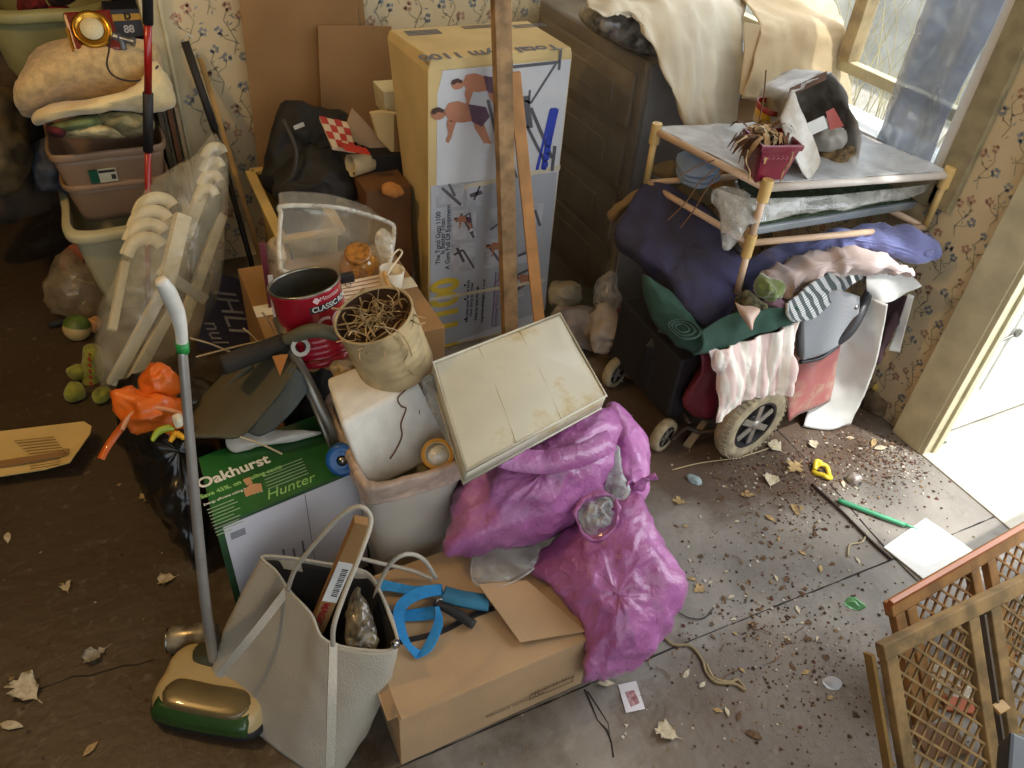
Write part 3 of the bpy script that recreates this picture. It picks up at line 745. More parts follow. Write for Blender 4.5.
def onface(u, v):   # on the foam block's front face
    n = (t4[1]-t4[0]).cross(lo[0]-t4[0]).normalized(); r = ray(u, v); t = (t4[0]-EYE).dot(n)/r.dot(n); return offs(EYE+r*t)
mroot = M('dry_root', (104, 70, 44), rough=.9)
for pts, lb in (([(408,388),(398,398),(401,406),(406,409),(401,424),(402,436),(396,450),(390,459)], 'long dark dry root hanging over the middle of the foam block'), ([(419,410),(421,420),(428,427),(434,434)], 'short dark dry root on the right part of the foam block')):
    tag(MB().tube([onface(u, v) for u, v in pts], .0016, 5).build('dry_root', mroot), lb, 'root')

# ---- tins
def frame(axis):
    a = V(axis).normalized(); u = a.orthogonal().normalized(); return a, u, a.cross(u)
def ribbed(r, H, n=5, z0=.25, z1=.85, amp=.0016):
    pr = [(r*.96,0),(r,.003),(r,.02*H/.15)]
    for i in range(n*4+1):
        t = i/(n*4); pr.append((r-amp*(.5-.5*math.cos(2*math.pi*t*n)), H*(z0+(z1-z0)*t)))
    return pr+[(r,H*.95),(r+.002,H*.97),(r+.0025,H*.985),(r+.002,H),(r-.002,H),(r-.003,H*.97)]
def cyltext(s, c, ax, ang, h0, r, size, m, parent, bold=0, slope=0.0):
    cu = bpy.data.curves.new('t', 'FONT'); cu.body = s; cu.size = size; cu.extrude = .0002; cu.offset = bold
    to = bpy.data.objects.new('t', cu); me = bpy.data.meshes.new_from_object(to); bpy.data.objects.remove(to)
    bm = bmesh.new(); bm.from_mesh(me); bmesh.ops.subdivide_edges(bm, edges=[e for e in bm.edges if e.calc_length() > size*.12], cuts=3); bm.to_mesh(me); bm.free()
    a = V(ax).normalized(); f = (EYE-c); f = (f-a*f.dot(a)).normalized(); sd = a.cross(f)
    for v in me.vertices:
        th = ang+v.co.x/r; v.co = c+a*(h0+v.co.y+slope*v.co.x)+(f*math.cos(th)+sd*math.sin(th))*(r+.0006+v.co.z)
    me.materials.clear(); me.materials.append(m); o = bpy.data.objects.new('lettering', me); link(o, parent); return o
K = thing('coffee_can', 'open red coffee can with ribbed sides standing behind the grey folding frame', 'can')
cb = Z(322,352,.455); ax = (P(304,283,y=cb.y+.03)-cb); H = ax.length; ax.normalize(); r = .078
mred = M('tin_red', (170, 22, 44), rough=.3, coat=.5, var=.12); mtin = M('tin_inside', (150, 148, 136), rough=.3, metal=.9)
MB().lathe(ribbed(r, H, 6, .12, .60), cb, ax, 48).build('can_body', mred, K, smooth=True)
MB().lathe([(r-.004,H*.99)]+[(r-.004-.0015*(i % 2),H*(.95-.055*i)) for i in range(15)]+[(.001,H*.1)], cb, ax, 40).build('can_inside', mtin, K, smooth=True)
MB().lathe([(r-.003,H-.002),(r+.002,H-.002),(r+.003,H+.002),(r,H+.004),(r-.003,H+.002),(r-.003,H-.002)], cb, ax, 40).build('can_rim', mtin, K, smooth=True)
mpk = M('print_pink', (240, 205, 205), rough=.4)
cyltext('COFFEE', cb, ax, .04, H*.49, r, .050, mpk, K, .0012); cyltext('CLASSIC ROAST', cb, ax, .02, H*.785, r+.0012, .017, mw, K, .0003)
cyltext('Mountain', cb, ax, .30, H*.90, r, .015, mpk, K)
bd = MB(); a, f = ax, (EYE-cb); f = (f-a*f.dot(a)).normalized(); sd = a.cross(f)
bd.grid([[cb+a*(H*hh)+(f*math.cos(t)+sd*math.sin(t))*(r+.0008) for t in [-.04+.12*k for k in range(11)]] for hh in (.765,.855)]); bd.build('black_band', m_ink, K, smooth=True)
bd = MB(); t = .20; o = cb+a*(H*.925)+(f*math.cos(t)+sd*math.sin(t))*(r+.001); s2 = -f*math.sin(t)+sd*math.cos(t)
bd.add([o-s2*.009, o+a*.009, o+s2*.009, o-a*.009], [(0,1,2,3)]); bd.build('diamond_print', mpk, K)

K = thing('planter_tin', 'beige painted tin can full of dry roots standing on the foam block', 'can')
cb = Z(397,366,.505); tp = P(373,314,y=cb.y-.005); ax = (tp-cb); H = ax.length; ax.normalize(); r = .083
MB().lathe(ribbed(r, H, 5, .15, .75, .0022), cb, ax, 48).build('can_body', M('beige_tin', (186, 164, 122), rough=.6, var=.15, vs=20, bump=.3), K, smooth=True)
MB().lathe([(r-.004,H*.98),(r-.005,H*.80),(.001,H*.82)], cb, ax, 40).build('soil', M('soil', (72, 48, 30), rough=1, bump=1, bs=80), K, smooth=True)
a, u, w_ = frame(ax); rr_ = random.Random(11); b = MB()
for i in range(90):
    t = rr_.uniform(0, 6.28); q = rr_.uniform(0, r*.85); c0 = cb+a*(H*.83)+(u*math.cos(t)+w_*math.sin(t))*q
    pts = [c0]; d = V((rr_.uniform(-1,1), rr_.uniform(-1,1), rr_.uniform(0,.9)))
    for k in range(4): c0 = c0+d.normalized()*rr_.uniform(.012,.024); d += V((rr_.uniform(-1,1), rr_.uniform(-1,1), rr_.uniform(-.8,.3))); pts.append(c0)
    b.tube(pts, rr_.choice((.0008,.0012,.002)), 4, cap=False)
o = b.build('dry_roots', M('straw_root', (190, 160, 112), rough=.9, var=.35, vs=40), K); o['kind'] = 'stuff'
b = MB()
for pts in ([(383,322),(388,332),(400,340),(408,352),(404,362),(410,372),(418,378)], [(374,326),(396,330),(407,342),(412,356)]):
    b2 = MB(); b2.tube([P(u_, v_, y=cb.y-.088) for u_, v_ in pts], .0014, 5); b2.build('hanging_root', MATS['straw_root'], K)

# ---- vinyl storage bag on top
K = thing('storage_bag', 'flat square off-white vinyl storage bag lying on top of the pink bags', 'bag')
tq = [Z(466,472,.50), Z(606,396,.52), Z(560,314,.585), Z(433,363,.565)]
nn = (tq[1]-tq[0]).cross(tq[3]-tq[0]).normalized(); th = .045
rows = []
for j in range(7):
    t = j/6; L0 = tq[0].lerp(tq[3], t); R0 = tq[1].lerp(tq[2], t); rw = []
    for i in range(9):
        s_ = i/8; bulge = .010*math.sin(math.pi*s_)*math.sin(math.pi*t); rw.append(L0.lerp(R0, s_)+nn*bulge)
    rows.append(rw)
b = MB(); g_ = bicubic(rows, 4); b.grid(g_)
nr, nc = len(g_), len(g_[0]); base = len(b.v)
b.v += [V(p)-nn*th for r_ in g_ for p in r_]
per = [(0, j) for j in range(nc)]+[(i, nc-1) for i in range(1, nr)]+[(nr-1, j) for j in range(nc-2, -1, -1)]+[(i, 0) for i in range(nr-2, 0, -1)]
for k in range(len(per)):
    (i0, j0), (i1, j1) = per[k], per[(k+1) % len(per)]; b.f.append([i0*nc+j0, i1*nc+j1, base+i1*nc+j1, base+i0*nc+j0]); b.m.append(0)
for i in range(nr-1):
    for j in range(nc-1): b.f.append([base+i*nc+j, base+(i+1)*nc+j, base+(i+1)*nc+j+1, base+i*nc+j+1]); b.m.append(0)
b.build('bag_body', M('yellowed_vinyl', (200, 196, 176), rough=.38, var=.08, vs=5, coat=.35, stain=((178,158,112), 5, .53), wr=.25, ws=9), K, smooth=True, wrinkle=[(.0025, 9, 'n')])
b = MB(); b.tube([p+nn*.001 for p in tq], .0035, 8, closed=True, smooth=False); b.build('piping', M('vinyl_piping', (196, 190, 170), rough=.4), K, smooth=True)
b = MB(); b.tube([p-nn*th for p in tq], .0035, 8, closed=True, smooth=False); b.build('piping', MATS['vinyl_piping'], K, smooth=True)
for f_ in (.34, .66):
    b = MB(); b.tube([tq[0].lerp(tq[1], f_)+nn*.0005, tq[0].lerp(tq[1], f_).lerp(tq[3].lerp(tq[2], f_), .5)+nn*.0085, tq[3].lerp(tq[2], f_)+nn*.0005], .0014, 6); b.build('crease', MATS['yellowed_vinyl'], K, smooth=True)

# ---- pink bags
mp1 = M('pink_film', (188, 118, 176), rough=.32, var=.10, vs=5, coat=.35, c2=(146, 80, 132), wr=.8, ws=34, bump=.5, bs=160)
mfilm = M('grey_clear_film', (190, 194, 190), rough=.2, alpha=.55, coat=.4, wr=.8, ws=40)
K = thing('pink_bag', 'large tied pink plastic bag stuffed full, under the vinyl storage bag', 'bag')
outl = [(447,556),(449,530),(455,500),(464,462),(500,446),(545,428),(590,412),(612,408),(618,430),(612,466),(598,496),(576,520),(545,536),(500,549),(470,554)]
b = puffpx(outl, (540,488), z=.31, depth=.13, k=.35, seg=6, power=2.6, zmin=.005)
b.build('bag_body', mp1, K, wrinkle=[(.014, 8, 'r'), (.010, 17, 'r'), (.006, 38, 'r')])
b = puffpx([(606,404),(625,410),(640,425),(648,445),(650,475),(645,500),(628,512),(612,520),(600,500),(604,450)], (626,462), z=.27, depth=.08, k=.3, seg=6, power=2.6, zmin=.004)
b.build('bag_lobe', M('pink_film_bright', (206, 132, 194), rough=.3, var=.08, vs=7, coat=.35, wr=.8, ws=36), K, wrinkle=[(.010, 12, 'r'), (.004, 30, 'r')])
b = puffpx([(612,450),(620,448),(622,470),(630,490),(622,505),(606,510),(604,490)], (615,482), z=.34, depth=.014, k=.2, seg=5)
b.build('clear_tail', mfilm, K, wrinkle=[(.004, 30, 'r')])
b = MB(); ribbon(b, [Z(500,456,.46), Z(540,462,.45), Z(580,455,.44), Z(612,440,.42)], .05, (0,-.6,.8)); b.build('folded_top', mp1, K, wrinkle=[(.008, 22, 'r')], solid=.002)

K = thing('pink_bag', 'pink plastic bag with a torn hole, leaning on the tan cardboard box', 'bag')
outl = [(526,566),(553,540),(575,519),(600,503),(625,492),(640,494),(650,515),(663,537),(676,563),(688,588),(676,618),(660,642),(640,664),(622,676),(600,682),(582,681),(583,655),(584,628),(572,610),(552,594)]
b = puffpx(outl, (616,598), z=.18, depth=.125, k=.12, seg=6, power=2.5, zmin=.003)
b.build('bag_body', mp1, K, wrinkle=[(.011, 9, 'r'), (.010, 18, 'r'), (.006, 40, 'r')])
hc = P(598,516,z=.30)
b = puffpx([(578,512),(588,500),(604,498),(613,506),(612,522),(600,534),(586,532)], (597,516), z=.335, depth=.03, seg=5)
b.build('torn_lining', mfilm, K, wrinkle=[(.012, 34, 'r'), (.006, 60, 'r')])
b = MB(); ring = facing([(576,520),(577,508),(586,498),(600,494),(613,497),(618,508),(616,524),(604,537),(588,538)], P(598,516,z=.345))
b.tube(ring, [.003,.006,.003,.007,.004,.006,.003,.005,.004], 8, closed=True); b.build('ruffled_edge', mp1, K, wrinkle=[(.006, 50, 'r')])
b = MB()
for k in range(4):
    c0 = Z(634,492,.30)+V((.004*k,0,0)); b2 = MB(); ribbon(b2, [c0, c0+V((.01*(k-1.5), .0, .03)), c0+V((.022*(k-1.5), -.01, .045))], .02, (0,-1,.3)); b2.build('knot_tail', mp1, K, solid=.0015, wrinkle=[(.004, 40, 'r')])

# clear clamshell between the bags
K = thing('plastic_tray', 'clear plastic tray lying on the cardboard box below the large pink bag', 'tray')
b = puffpx([(472,560),(480,548),(510,546),(545,548),(542,562),(515,580),(490,586),(474,582)], (508,565), z=.205, depth=.02, k=.8, seg=5, power=4)
b.build('tray_body', M('clear_plastic', (214, 220, 214), rough=.08, alpha=.30, coat=.5, wr=.3, ws=30), K, wrinkle=[(.002, 20, 'n')])
b = MB(); b.tube([Z(u, v, .212) for u, v in ((472,562),(480,548),(512,545),(546,548),(540,563),(515,581),(490,587),(474,582))], .0025, 6, closed=True); b.build('tray_rim', MATS['clear_plastic'], K, smooth=True)

# ---- tote bag
K = thing('tote_bag', 'large grey leather tote bag with long handles standing open in front', 'bag')
mt = M('grey_leather', (172, 166, 152), rough=.5, var=.05, vs=4, bump=.5, bs=260)
topr = [(262,557,.30),(276,572,.298),(290,592,.292),(311,615,.285),(324,640,.268),(360,650,.258),(396,647,.255),(388,612,.262),(372,578,.275),(352,568,.285),(326,564,.292),(296,559,.30)]
botr = [(206,694,.02),(232,712,.012),(258,733,.006),(284,755,.004),(306,770,.004),(334,777,.004),(356,748,.004),(370,725,.004),(362,700,.004),(330,690,.004),(280,684,.004),(236,684,.012)]
mid = []
for t_, b_ in zip(topr, botr):
    pt = Z(*t_); pb = Z(*b_); mid.append((pt, pb))
cmid = sum((p for p, q in mid), V((0,0,0)))/len(mid)
rings = []
for s_, bul in ((0,0),(.25,.008),(.5,.012),(.75,.008),(1,0)):
    rg_ = []
    cc = sum((p.lerp(q, 1-s_) for p, q in mid), V((0,0,0)))/len(mid)
    for p, q in mid:
        x = q.lerp(p, s_); d = (x-cc); d.z = 0
        rg_.append(x+(d.normalized()*bul if d.length > 1e-4 else V((0,0,0))))
    rings.append(rg_)
b = MB(); b.loft(rings, sub=6, subv=8, capb=True); b.build('bag_body', mt, K, wrinkle=[(.008, 6, 'n'), (.003, 13, 'r')], solid=.003, offs=0, zmin=.001)
def shrink(rg_, k, dz):
    cc = sum(rg_, V((0,0,0)))/len(rg_); return [cc+(p-cc)*k+UP*dz for p in rg_]
b = MB(); b.loft([shrink(rings[1], .66, .02), shrink(rings[2], .76, 0), shrink(rings[3], .86, 0), shrink(rings[4], .95, -.006)], sub=6, subv=5, capb=True)
b.build('lining', M('black_lining', (26,25,27), rough=.85), K, smooth=True, solid=.001)
b = MB(); b.tube([p+UP*.001 for p in rings[4]], .0035, 8, closed=True); b.build('top_binding', mt, K, smooth=True)
def onbag(u, v, s_):   # on the front wall: interpolate the visible front edge
    ft = Z(u, v, .0); return ft
b = MB(); ribbon(b, [P(288,589,y=.985), P(262,623,y=.955), P(240,650,y=.945), P(218,676,y=.95)], .016, (-.45,-.85,.25)); b.build('strap', mt, K, smooth=False, solid=.004)
b = MB(); ribbon(b, [P(333,643,y=.805), P(332,690,y=.735), P(331,730,y=.70), P(330,766,y=.675)], .016, (0,-1,.25)); b.build('strap', mt, K, smooth=False, solid=.004)
b = MB(); b.tube([P(288,589,y=.975), P(296,568,y=.965), P(318,540,y=.95), P(343,514,y=.94), P(361,507,y=.93), P(371,520,y=.91), P(362,550,y=.87), P(345,592,y=.83), P(334,625,y=.80), P(333,645,y=.795)], .0045, 10); b.build('handle', mt, K, smooth=True)
b = MB(); b.tube([P(374,600,y=.93), P(380,582,y=.93), P(392,562,y=.92), P(408,554,y=.92), P(424,560,y=.93), P(436,578,y=.95)], .0045, 10); b.build('handle', mt, K, smooth=True)
b = MB(); b.tube([P(340,553,y=1.02), P(375,562,y=1.02), P(410,570,y=.99), P(432,579,y=.96)], .0045, 8); b.build('handle_end', mt, K, smooth=True)
b = MB(); c = Z(395,644,.262); b.lathe([(.001,-.004),(.008,-.004),(.010,.002),(.006,.010),(.001,.012)], c, (0,-.4,1), 12); b.build('zip_pull', MATS['steel'], K, smooth=True)
# long box in the tote
K = thing('long_carton', 'narrow brown carton with a barcode label sticking out of the grey tote bag', 'box')
pt = P(362,520,y=.95); pb = P(316,628,y=.93); 
b = MB(); b.beam(pb, pt, .030, .024, up=(-.2,-1,.3)); b.build('carton', m_cardd, K, bevel=.0015)
d = (pt-pb).normalized(); side = d.cross(V((-.2,-1,.3))).normalized(); nf = side.cross(d).normalized()
if nf.dot(EYE-pb) < 0: nf = -nf
L_ = (pt-pb).length
b = MB(); b.beam(pb+d*L_*.30+nf*.0125, pb+d*L_*.66+nf*.0125, .028, .0008, up=nf); b.build('label', M('label_white', (225,224,220), rough=.6), K)
for i in range(16):
    if i == 0: b = MB()
    p = pb+d*(L_*(.36+.016*i))+nf*.0132; b.beam(p-side*.002, p+side*.010, .0018 if i % 3 else .003, .0004, up=nf)
b.build('barcode', m_ink, K)
text('MAGICAL', pb+d*L_*.285+nf*.0132-side*.009, -d, side, .019, M('print_red', (150,30,34), rough=.5), K, bold=.0006)
b = puffpx([(350,598),(357,585),(366,600),(376,625),(378,648),(362,652),(347,648),(344,625)], (361,625), z=.262, depth=.022, k=.1, seg=5)
tag(b.build('packet', M('brown_packet', (118, 106, 82), rough=.35, var=.4, vs=40, coat=.6, wr=.8, ws=60), wrinkle=[(.005, 40, 'r')]), 'shiny clear packet tucked inside the right side of the grey tote bag', 'packet')

# ---- carpet sweeper
K = thing('carpet_sweeper', 'cream and green carpet sweeper with a tall metal handle beside the tote bag', 'sweeper')
o0 = Z(147,723,.012); exx = (Z(250,743,.012)-o0).normalized(); eyy = UP.cross(exx)
def S(a_, b_, z_): return o0+exx*a_+eyy*b_+UP*z_
Wd, Dd = .235, .165
def rr2(w0, w1, d0, d1, z_, r=.03):
    return [S(x, y, z_) for x, y in ((w0+r,d0),((w0+w1)/2,d0-.004),(w1-r,d0),(w1,d0+r),(w1,(d0+d1)/2),(w1,d1-r),(w1-r,d1),((w0+w1)/2,d1),(w0+r,d1),(w0,d1-r),(w0,(d0+d1)/2),(w0,d0+r))]
MB().loft([rr2(0,Wd,0,Dd,.0), rr2(-.003,Wd+.003,-.003,Dd,.012), rr2(0,Wd,0,Dd,.026)], capb=True, capt=True).build('base', M('black_plastic', (30,30,28), rough=.5), K, smooth=True)
MB().loft([rr2(.001,Wd,.001,Dd,.024), rr2(.004,Wd-.004,.006,Dd-.004,.045), rr2(.016,Wd-.016,.022,Dd-.016,.060,.03), rr2(.06,Wd-.06,.06,Dd-.06,.064,.02)], capt=True).build('cover', M('cream_plastic', (190, 168, 120), rough=.4, coat=.3, var=.06), K, smooth=True)
MB().loft([rr2(.014,Wd-.02,-.004,.05,.024,.012), rr2(.016,Wd-.02,.0,.05,.046,.012), rr2(.022,Wd-.024,.014,.05,.058,.014)], capt=True).build('front_window', M('green_plastic', (44, 76, 34), rough=.25, coat=.5), K, smooth=True)
MB().loft([rr2(.028,Wd-.03,.012,.072,.050,.02), rr2(.030,Wd-.03,.016,.072,.064,.02), rr2(.05,Wd-.05,.03,.066,.068,.014)], capt=True).build('bronze_plate', M('bronze_plastic', (112, 98, 66), rough=.3, metal=.2, coat=.5), K, smooth=True)
MB().loft([rr2(.045,Wd-.03,.108,.162,.05,.016), rr2(.05,Wd-.035,.112,.154,.073,.014)], capt=True).build('rear_plate', M('grey_green_plastic', (74, 76, 62), rough=.4), K, smooth=True)
hp = [P(214,662,z=.075), P(205,600,y=1.04), P(197,520,y=1.07), P(189,430,y=1.10), P(182,345,y=1.13)]
MB().tube(hp, [.011,.0105,.0095,.0085,.008], 12).build('handle_tube', M('chromed_tube', (176, 172, 166), rough=.32, metal=.55), K, smooth=True)
g0 = hp[-1]; MB().tube([g0, P(181,330,y=1.13), P(177,312,y=1.12), P(168,292,y=1.10), P(161,281,y=1.09)], [.009,.010,.012,.0125,.009], 12).build('grip', M('white_grip', (228,226,216), rough=.35), K, smooth=True)
MB().tube([P(183,352,y=1.13), P(182,342,y=1.13)], .0105, 12, smooth=False).build('green_collar', M('collar_green', (40,150,70), rough=.4), K, smooth=True)
K = thing('drink_can', 'dented silver drink can lying on the floor behind the carpet sweeper', 'can')
c0 = Z(167,641,.03); c1 = Z(204,637,.03); 
a_ = (c1-c0).normalized(); Lc = .105
MB().lathe([(.001,0),(.024,0),(.026,.006),(.031,.014),(.031,Lc-.014),(.027,Lc-.006),(.025,Lc),(.001,Lc-.004)], c0+UP*.002, a_, 28).build('can_body', M('can_metal', (196,188,166), rough=.3, metal=.5, var=.3, vs=26, c2=(110,98,76)), K, smooth=True, wrinkle=[(.001, 40, 'n')])
MB().lathe([(.0255,.002),(.0275,.003),(.0255,.006)], c0+UP*.002, a_, 28).build('can_rim', MATS['steel'], K, smooth=True)

# ================================================================ LEFT BACK STACK
m_sherpa = M('sherpa', (206, 176, 122), rough=1, var=.15, vs=40, bump=1.0, bs=160, sheen=.4)
m_fleece = M('cream_fleece', (230, 206, 150), rough=1, var=.08, vs=12, bump=.5, bs=140, sheen=.4)
def frm(center, w, d, r=.03, rz=0.0, n=12):
    """rounded rectangle ring in the horizontal plane"""
    x0, x1, y0, y1 = -w/2, w/2, -d/2, d/2; c_, s_ = math.cos(rz), math.sin(rz)
    return [V((center[0]+x*c_-y*s_, center[1]+x*s_+y*c_, center[2])) for x, y in ((x0+r,y0),(0,y0),(x1-r,y0),(x1,y0+r),(x1,0),(x1,y1-r),(x1-r,y1),(0,y1),(x0+r,y1),(x0,y1-r),(x0,0),(x0,y0+r))]
# white tub
K = thing('laundry_tub', 'off-white vented laundry tub at the bottom of the stack by the doorway', 'tub')
tx, ty = -.05, 2.69
mtub = M('tub_plastic', (198, 190, 150), rough=.5, var=.06)
MB().loft([frm((tx,ty,.004),.27,.30,.04), frm((tx,ty,.18),.31,.35,.04), frm((tx,ty,.29),.335,.385,.045)], capb=True).build('tub_body', mtub, K, smooth=True, solid=.004)
MB().loft([frm((tx,ty,.285),.35,.40,.05), frm((tx,ty,.292),.375,.43,.055), frm((tx,ty,.318),.375,.43,.055), frm((tx,ty,.325),.33,.38,.045), frm((tx,ty,.310),.325,.375,.045)]).build('rim', mtub, K, smooth=True)
b = MB()
for i in range(4):
    for j in range(2):
        b2 = MB(); b2.lathe([(.001,0),(.010,0),(.010,.004),(.001,.004)], (tx-.02+i*.028, ty-.176+.0*j+.008*(j), .235-j*.03), (0,-1,-.1), 14); b2.build('vent_hole', m_ink, K)
# tan totes
mtan = M('tan_plastic', (140, 112, 86), rough=.5, var=.06)
for (x, y, z0_, w_, d_, hh, lb) in ((-.055,2.70,.325,.29,.33,.13,'lower tan plastic storage tote, standing in the off-white tub'), (-.055,2.70,.40,.31,.36,.16,'upper tan plastic storage tote with a green and white label')):
    K = thing('storage_tote', lb, 'tote', 'tan storage totes')
    MB().loft([frm((x,y,z0_),w_-.05,d_-.05,.03), frm((x,y,z0_+hh*.9),w_,d_,.035)], capb=True).build('tote_body', mtan, K, smooth=True, solid=.003)
    MB().loft([frm((x,y,z0_+hh*.88),w_+.004,d_+.004,.035), frm((x,y,z0_+hh*.9),w_+.016,d_+.016,.04), frm((x,y,z0_+hh),w_+.016,d_+.016,.04), frm((x,y,z0_+hh),w_-.004,d_-.004,.03), frm((x,y,z0_+hh*.7),w_-.012,d_-.012,.03)]).build('rim', mtan, K, smooth=True)
    if z0_ > .35:
        lo_ = z0_+.062; b = MB(); yy = y-d_/2+.006
        b.hexa([V((-.122,yy,lo_)), V((-.048,yy,lo_)), V((-.048,yy+.003,lo_)), V((-.122,yy+.003,lo_))], [V((-.122,yy-.009,lo_+.045)), V((-.048,yy-.009,lo_+.045)), V((-.048,yy-.004,lo_+.045)), V((-.122,yy-.004,lo_+.045))]); b.build('label', M('label_cream', (220,212,180), rough=.6), K)
        b = MB(); b.hexa([V((-.1235,yy-.0005,lo_)), V((-.098,yy-.0005,lo_)), V((-.098,yy+.003,lo_)), V((-.1235,yy+.003,lo_))], [V((-.1235,yy-.0105,lo_+.045)), V((-.098,yy-.0105,lo_+.045)), V((-.098,yy-.004,lo_+.045)), V((-.1235,yy-.004,lo_+.045))]); b.build('green_label', M('label_green', (30,92,66), rough=.5), K)
        b = MB(); b.box((-.073,yy-.0085,lo_+.038), (.046,.002,.008)); b.box((-.058,yy-.005,lo_+.018), (.012,.006,.014)); 
        b.build('label_print', m_ink, K)
# folded clothes on the totes
for outl, z_, cc_, nm, lb in (
    ([(48,126),(75,118),(98,112),(110,122),(95,132),(60,132)], .60, (110,122,78), 'folded_towel', 'dark green folded towel under the cream fleece blanket'),
    ([(90,114),(118,112),(150,116),(152,130),(125,137),(100,124)], .60, (146,138,98), 'folded_towel', 'sage green woven towel between fleece blanket and tan tote, at right'),
    ([(62,132),(80,124),(105,120),(125,132),(120,138),(66,137)], .585, (206,190,140), 'folded_towel', 'pale cream towel lying directly on the upper tan tote'),
    ([(46,127),(58,126),(68,132),(62,137),(50,135)], .58, (92,24,30), 'folded_shirt', 'dark red folded shirt peeking out at left above the tan tote')):
    cu = (sum(p[0] for p in outl)/len(outl), sum(p[1] for p in outl)/len(outl))
    o = puffpx(outl, cu, y=2.53+.02*(.6-z_), depth=.11, seg=5, power=3, back=1.2).build(nm, M('cloth_%d' % cc_[0], cc_, rough=1, var=.2, vs=30, bump=.6, bs=120), wrinkle=[(.008, 22, 'r')])
    tag(o, lb, 'towel' if 'towel' in nm else 'shirt')
o = puffpx([(30,118),(36,108),(60,101),(100,99),(140,92),(152,62),(165,72),(174,92),(172,108),(140,113),(100,108),(60,117),(38,126)], (105,104), y=2.56, depth=.15, seg=6, power=2.6, back=1.5).build('folded_blanket', m_fleece, wrinkle=[(.010, 10, 'n'), (.004, 30, 'r')])
tag(o, 'folded cream fleece blanket, lower of the two on the totes', 'blanket')
o = puffpx([(14,98),(26,80),(37,58),(60,48),(100,45),(140,46),(160,54),(158,78),(140,92),(110,95),(70,98),(40,106),(20,110)], (95,75), y=2.66, depth=.12, k=.45, seg=6, power=3, back=1.2).build('folded_blanket', m_sherpa, wrinkle=[(.010, 8, 'n'), (.003, 70, 'n')])
tag(o, 'tan sherpa blanket on top of the totes, upper of the two', 'blanket')
# basket of clothes behind
K = thing('laundry_basket', 'pale green laundry basket heaped with clothes at the top left', 'basket')
bc = V((-.13,3.08,0)); mgb = M('pale_green_plastic', (158, 154, 104), rough=.5)
zb = .70
MB().loft([frm((bc.x,bc.y,.5),.24,.28,.05), frm((bc.x,bc.y,zb),.30,.36,.06), frm((bc.x,bc.y,.845),.33,.40,.07)], capb=True).build('basket_body', mgb, K, smooth=True, solid=.003)
MB().loft([frm((bc.x,bc.y,.83),.335,.405,.07), frm((bc.x,bc.y,.835),.37,.44,.08), frm((bc.x,bc.y,.86),.37,.44,.08), frm((bc.x,bc.y,.868),.33,.40,.07)]).build('rim', mgb, K, smooth=True)
for (u, v, cc_, lb) in ((32,6,(110,26,24),'crumpled red shirt'), (58,14,(140,30,34),'crumpled dark red top'), (44,22,(96,92,60),'olive scarf'), (62,-6,(70,50,34),'crumpled brown shirt')):
    outl = [(u+d*math.cos(a), v+d*.6*math.sin(a)) for a, d in [(k*1.05, rnd.uniform(13,20)) for k in range(6)]]
    o = puffpx(outl, (u, v), y=3.0, depth=.06, seg=5).build('shirt', M('shirt_%d%d' % (u, v), cc_, rough=.95, var=.25, vs=20), wrinkle=[(.014, 18, 'r'), (.006, 40, 'r')])
    tag(o, lb+' heaped in the pale green laundry basket', 'clothes')
K = thing('alarm_clock', 'red and gold table clock with a round cream dial on the sherpa blanket', 'clock')
c = P(92,30,y=2.62); nf = V((.05,-.8,.6)).normalized(); 
rt = nf.cross(UP).normalized()*-1; upv = nf.cross(rt).normalized()
if upv.z < 0: upv = -upv
def pl(a_, b_, d_=0): return c+rt*a_+upv*b_+nf*d_
MB().hexa([pl(-.062,-.06,-.06), pl(.062,-.06,-.06), pl(.062,.055,-.06), pl(-.062,.055,-.06)], [pl(-.062,-.06,0), pl(.062,-.06,0), pl(.062,.055,0), pl(-.062,.055,0)]).build('clock_case', M('red_lacquer', (110, 20, 12), rough=.25, coat=.8), K, bevel=.008)
MB().lathe([(.001,0),(.052,0),(.052,.008),(.044,.012),(.040,.006),(.001,.006)], pl(0,.0,.0), nf, 36).build('gold_bezel', M('gold', (190,140,50), rough=.25, metal=.9), K, smooth=True)
MB().lathe([(.001,.012),(.030,.012),(.030,.007)], pl(0,0,0), nf, 30).build('dial', M('dial_cream', (226,214,172), rough=.5), K, smooth=True)
MB().beam(pl(-.063,-.055,.002), pl(-.063,.01,.002), .006, .006).build('gold_strip', MATS['gold'], K)
K = thing('toner_box', 'dark blue carton with a yellow stripe behind the sherpa blanket', 'box')
q0 = P(104,40,y=2.78); q1 = P(150,36,y=2.78); q2 = P(150,8,y=2.80); q3 = P(104,10,y=2.80)
MB().hexa([q0, q1, q1+V((0,.1,0)), q0+V((0,.1,0))], [q3, q2, q2+V((0,.1,0)), q3+V((0,.1,0))]).build('carton', M('navy_card', (34,40,56), rough=.5), K, bevel=.002)
MB().hexa([q0.lerp(q3,.62)+V((0,-.002,0)), q1.lerp(q2,.62)+V((0,-.002,0)), q1.lerp(q2,.62), q0.lerp(q3,.62)], [q0.lerp(q3,.84)+V((0,-.002,0)), q1.lerp(q2,.84)+V((0,-.002,0)), q1.lerp(q2,.84), q0.lerp(q3,.84)]).build('yellow_stripe', M('stripe_yellow', (200,160,50), rough=.5), K)
text('88', q0.lerp(q1,.44).lerp(q3.lerp(q2,.44),.2)+V((0,-.0025,0)), (1,0,0), UP, .03, M('print_pale', (200,205,215), rough=.5), K, bold=.001)
text('D', q0.lerp(q1,.44).lerp(q3.lerp(q2,.44),.66)+V((0,-.0035,0)), (1,0,0), UP, .026, m_ink, K, bold=.001)
K = thing('hose_fitting', 'small metal hose fitting lying on the sherpa blanket beside the red clock', 'fitting')
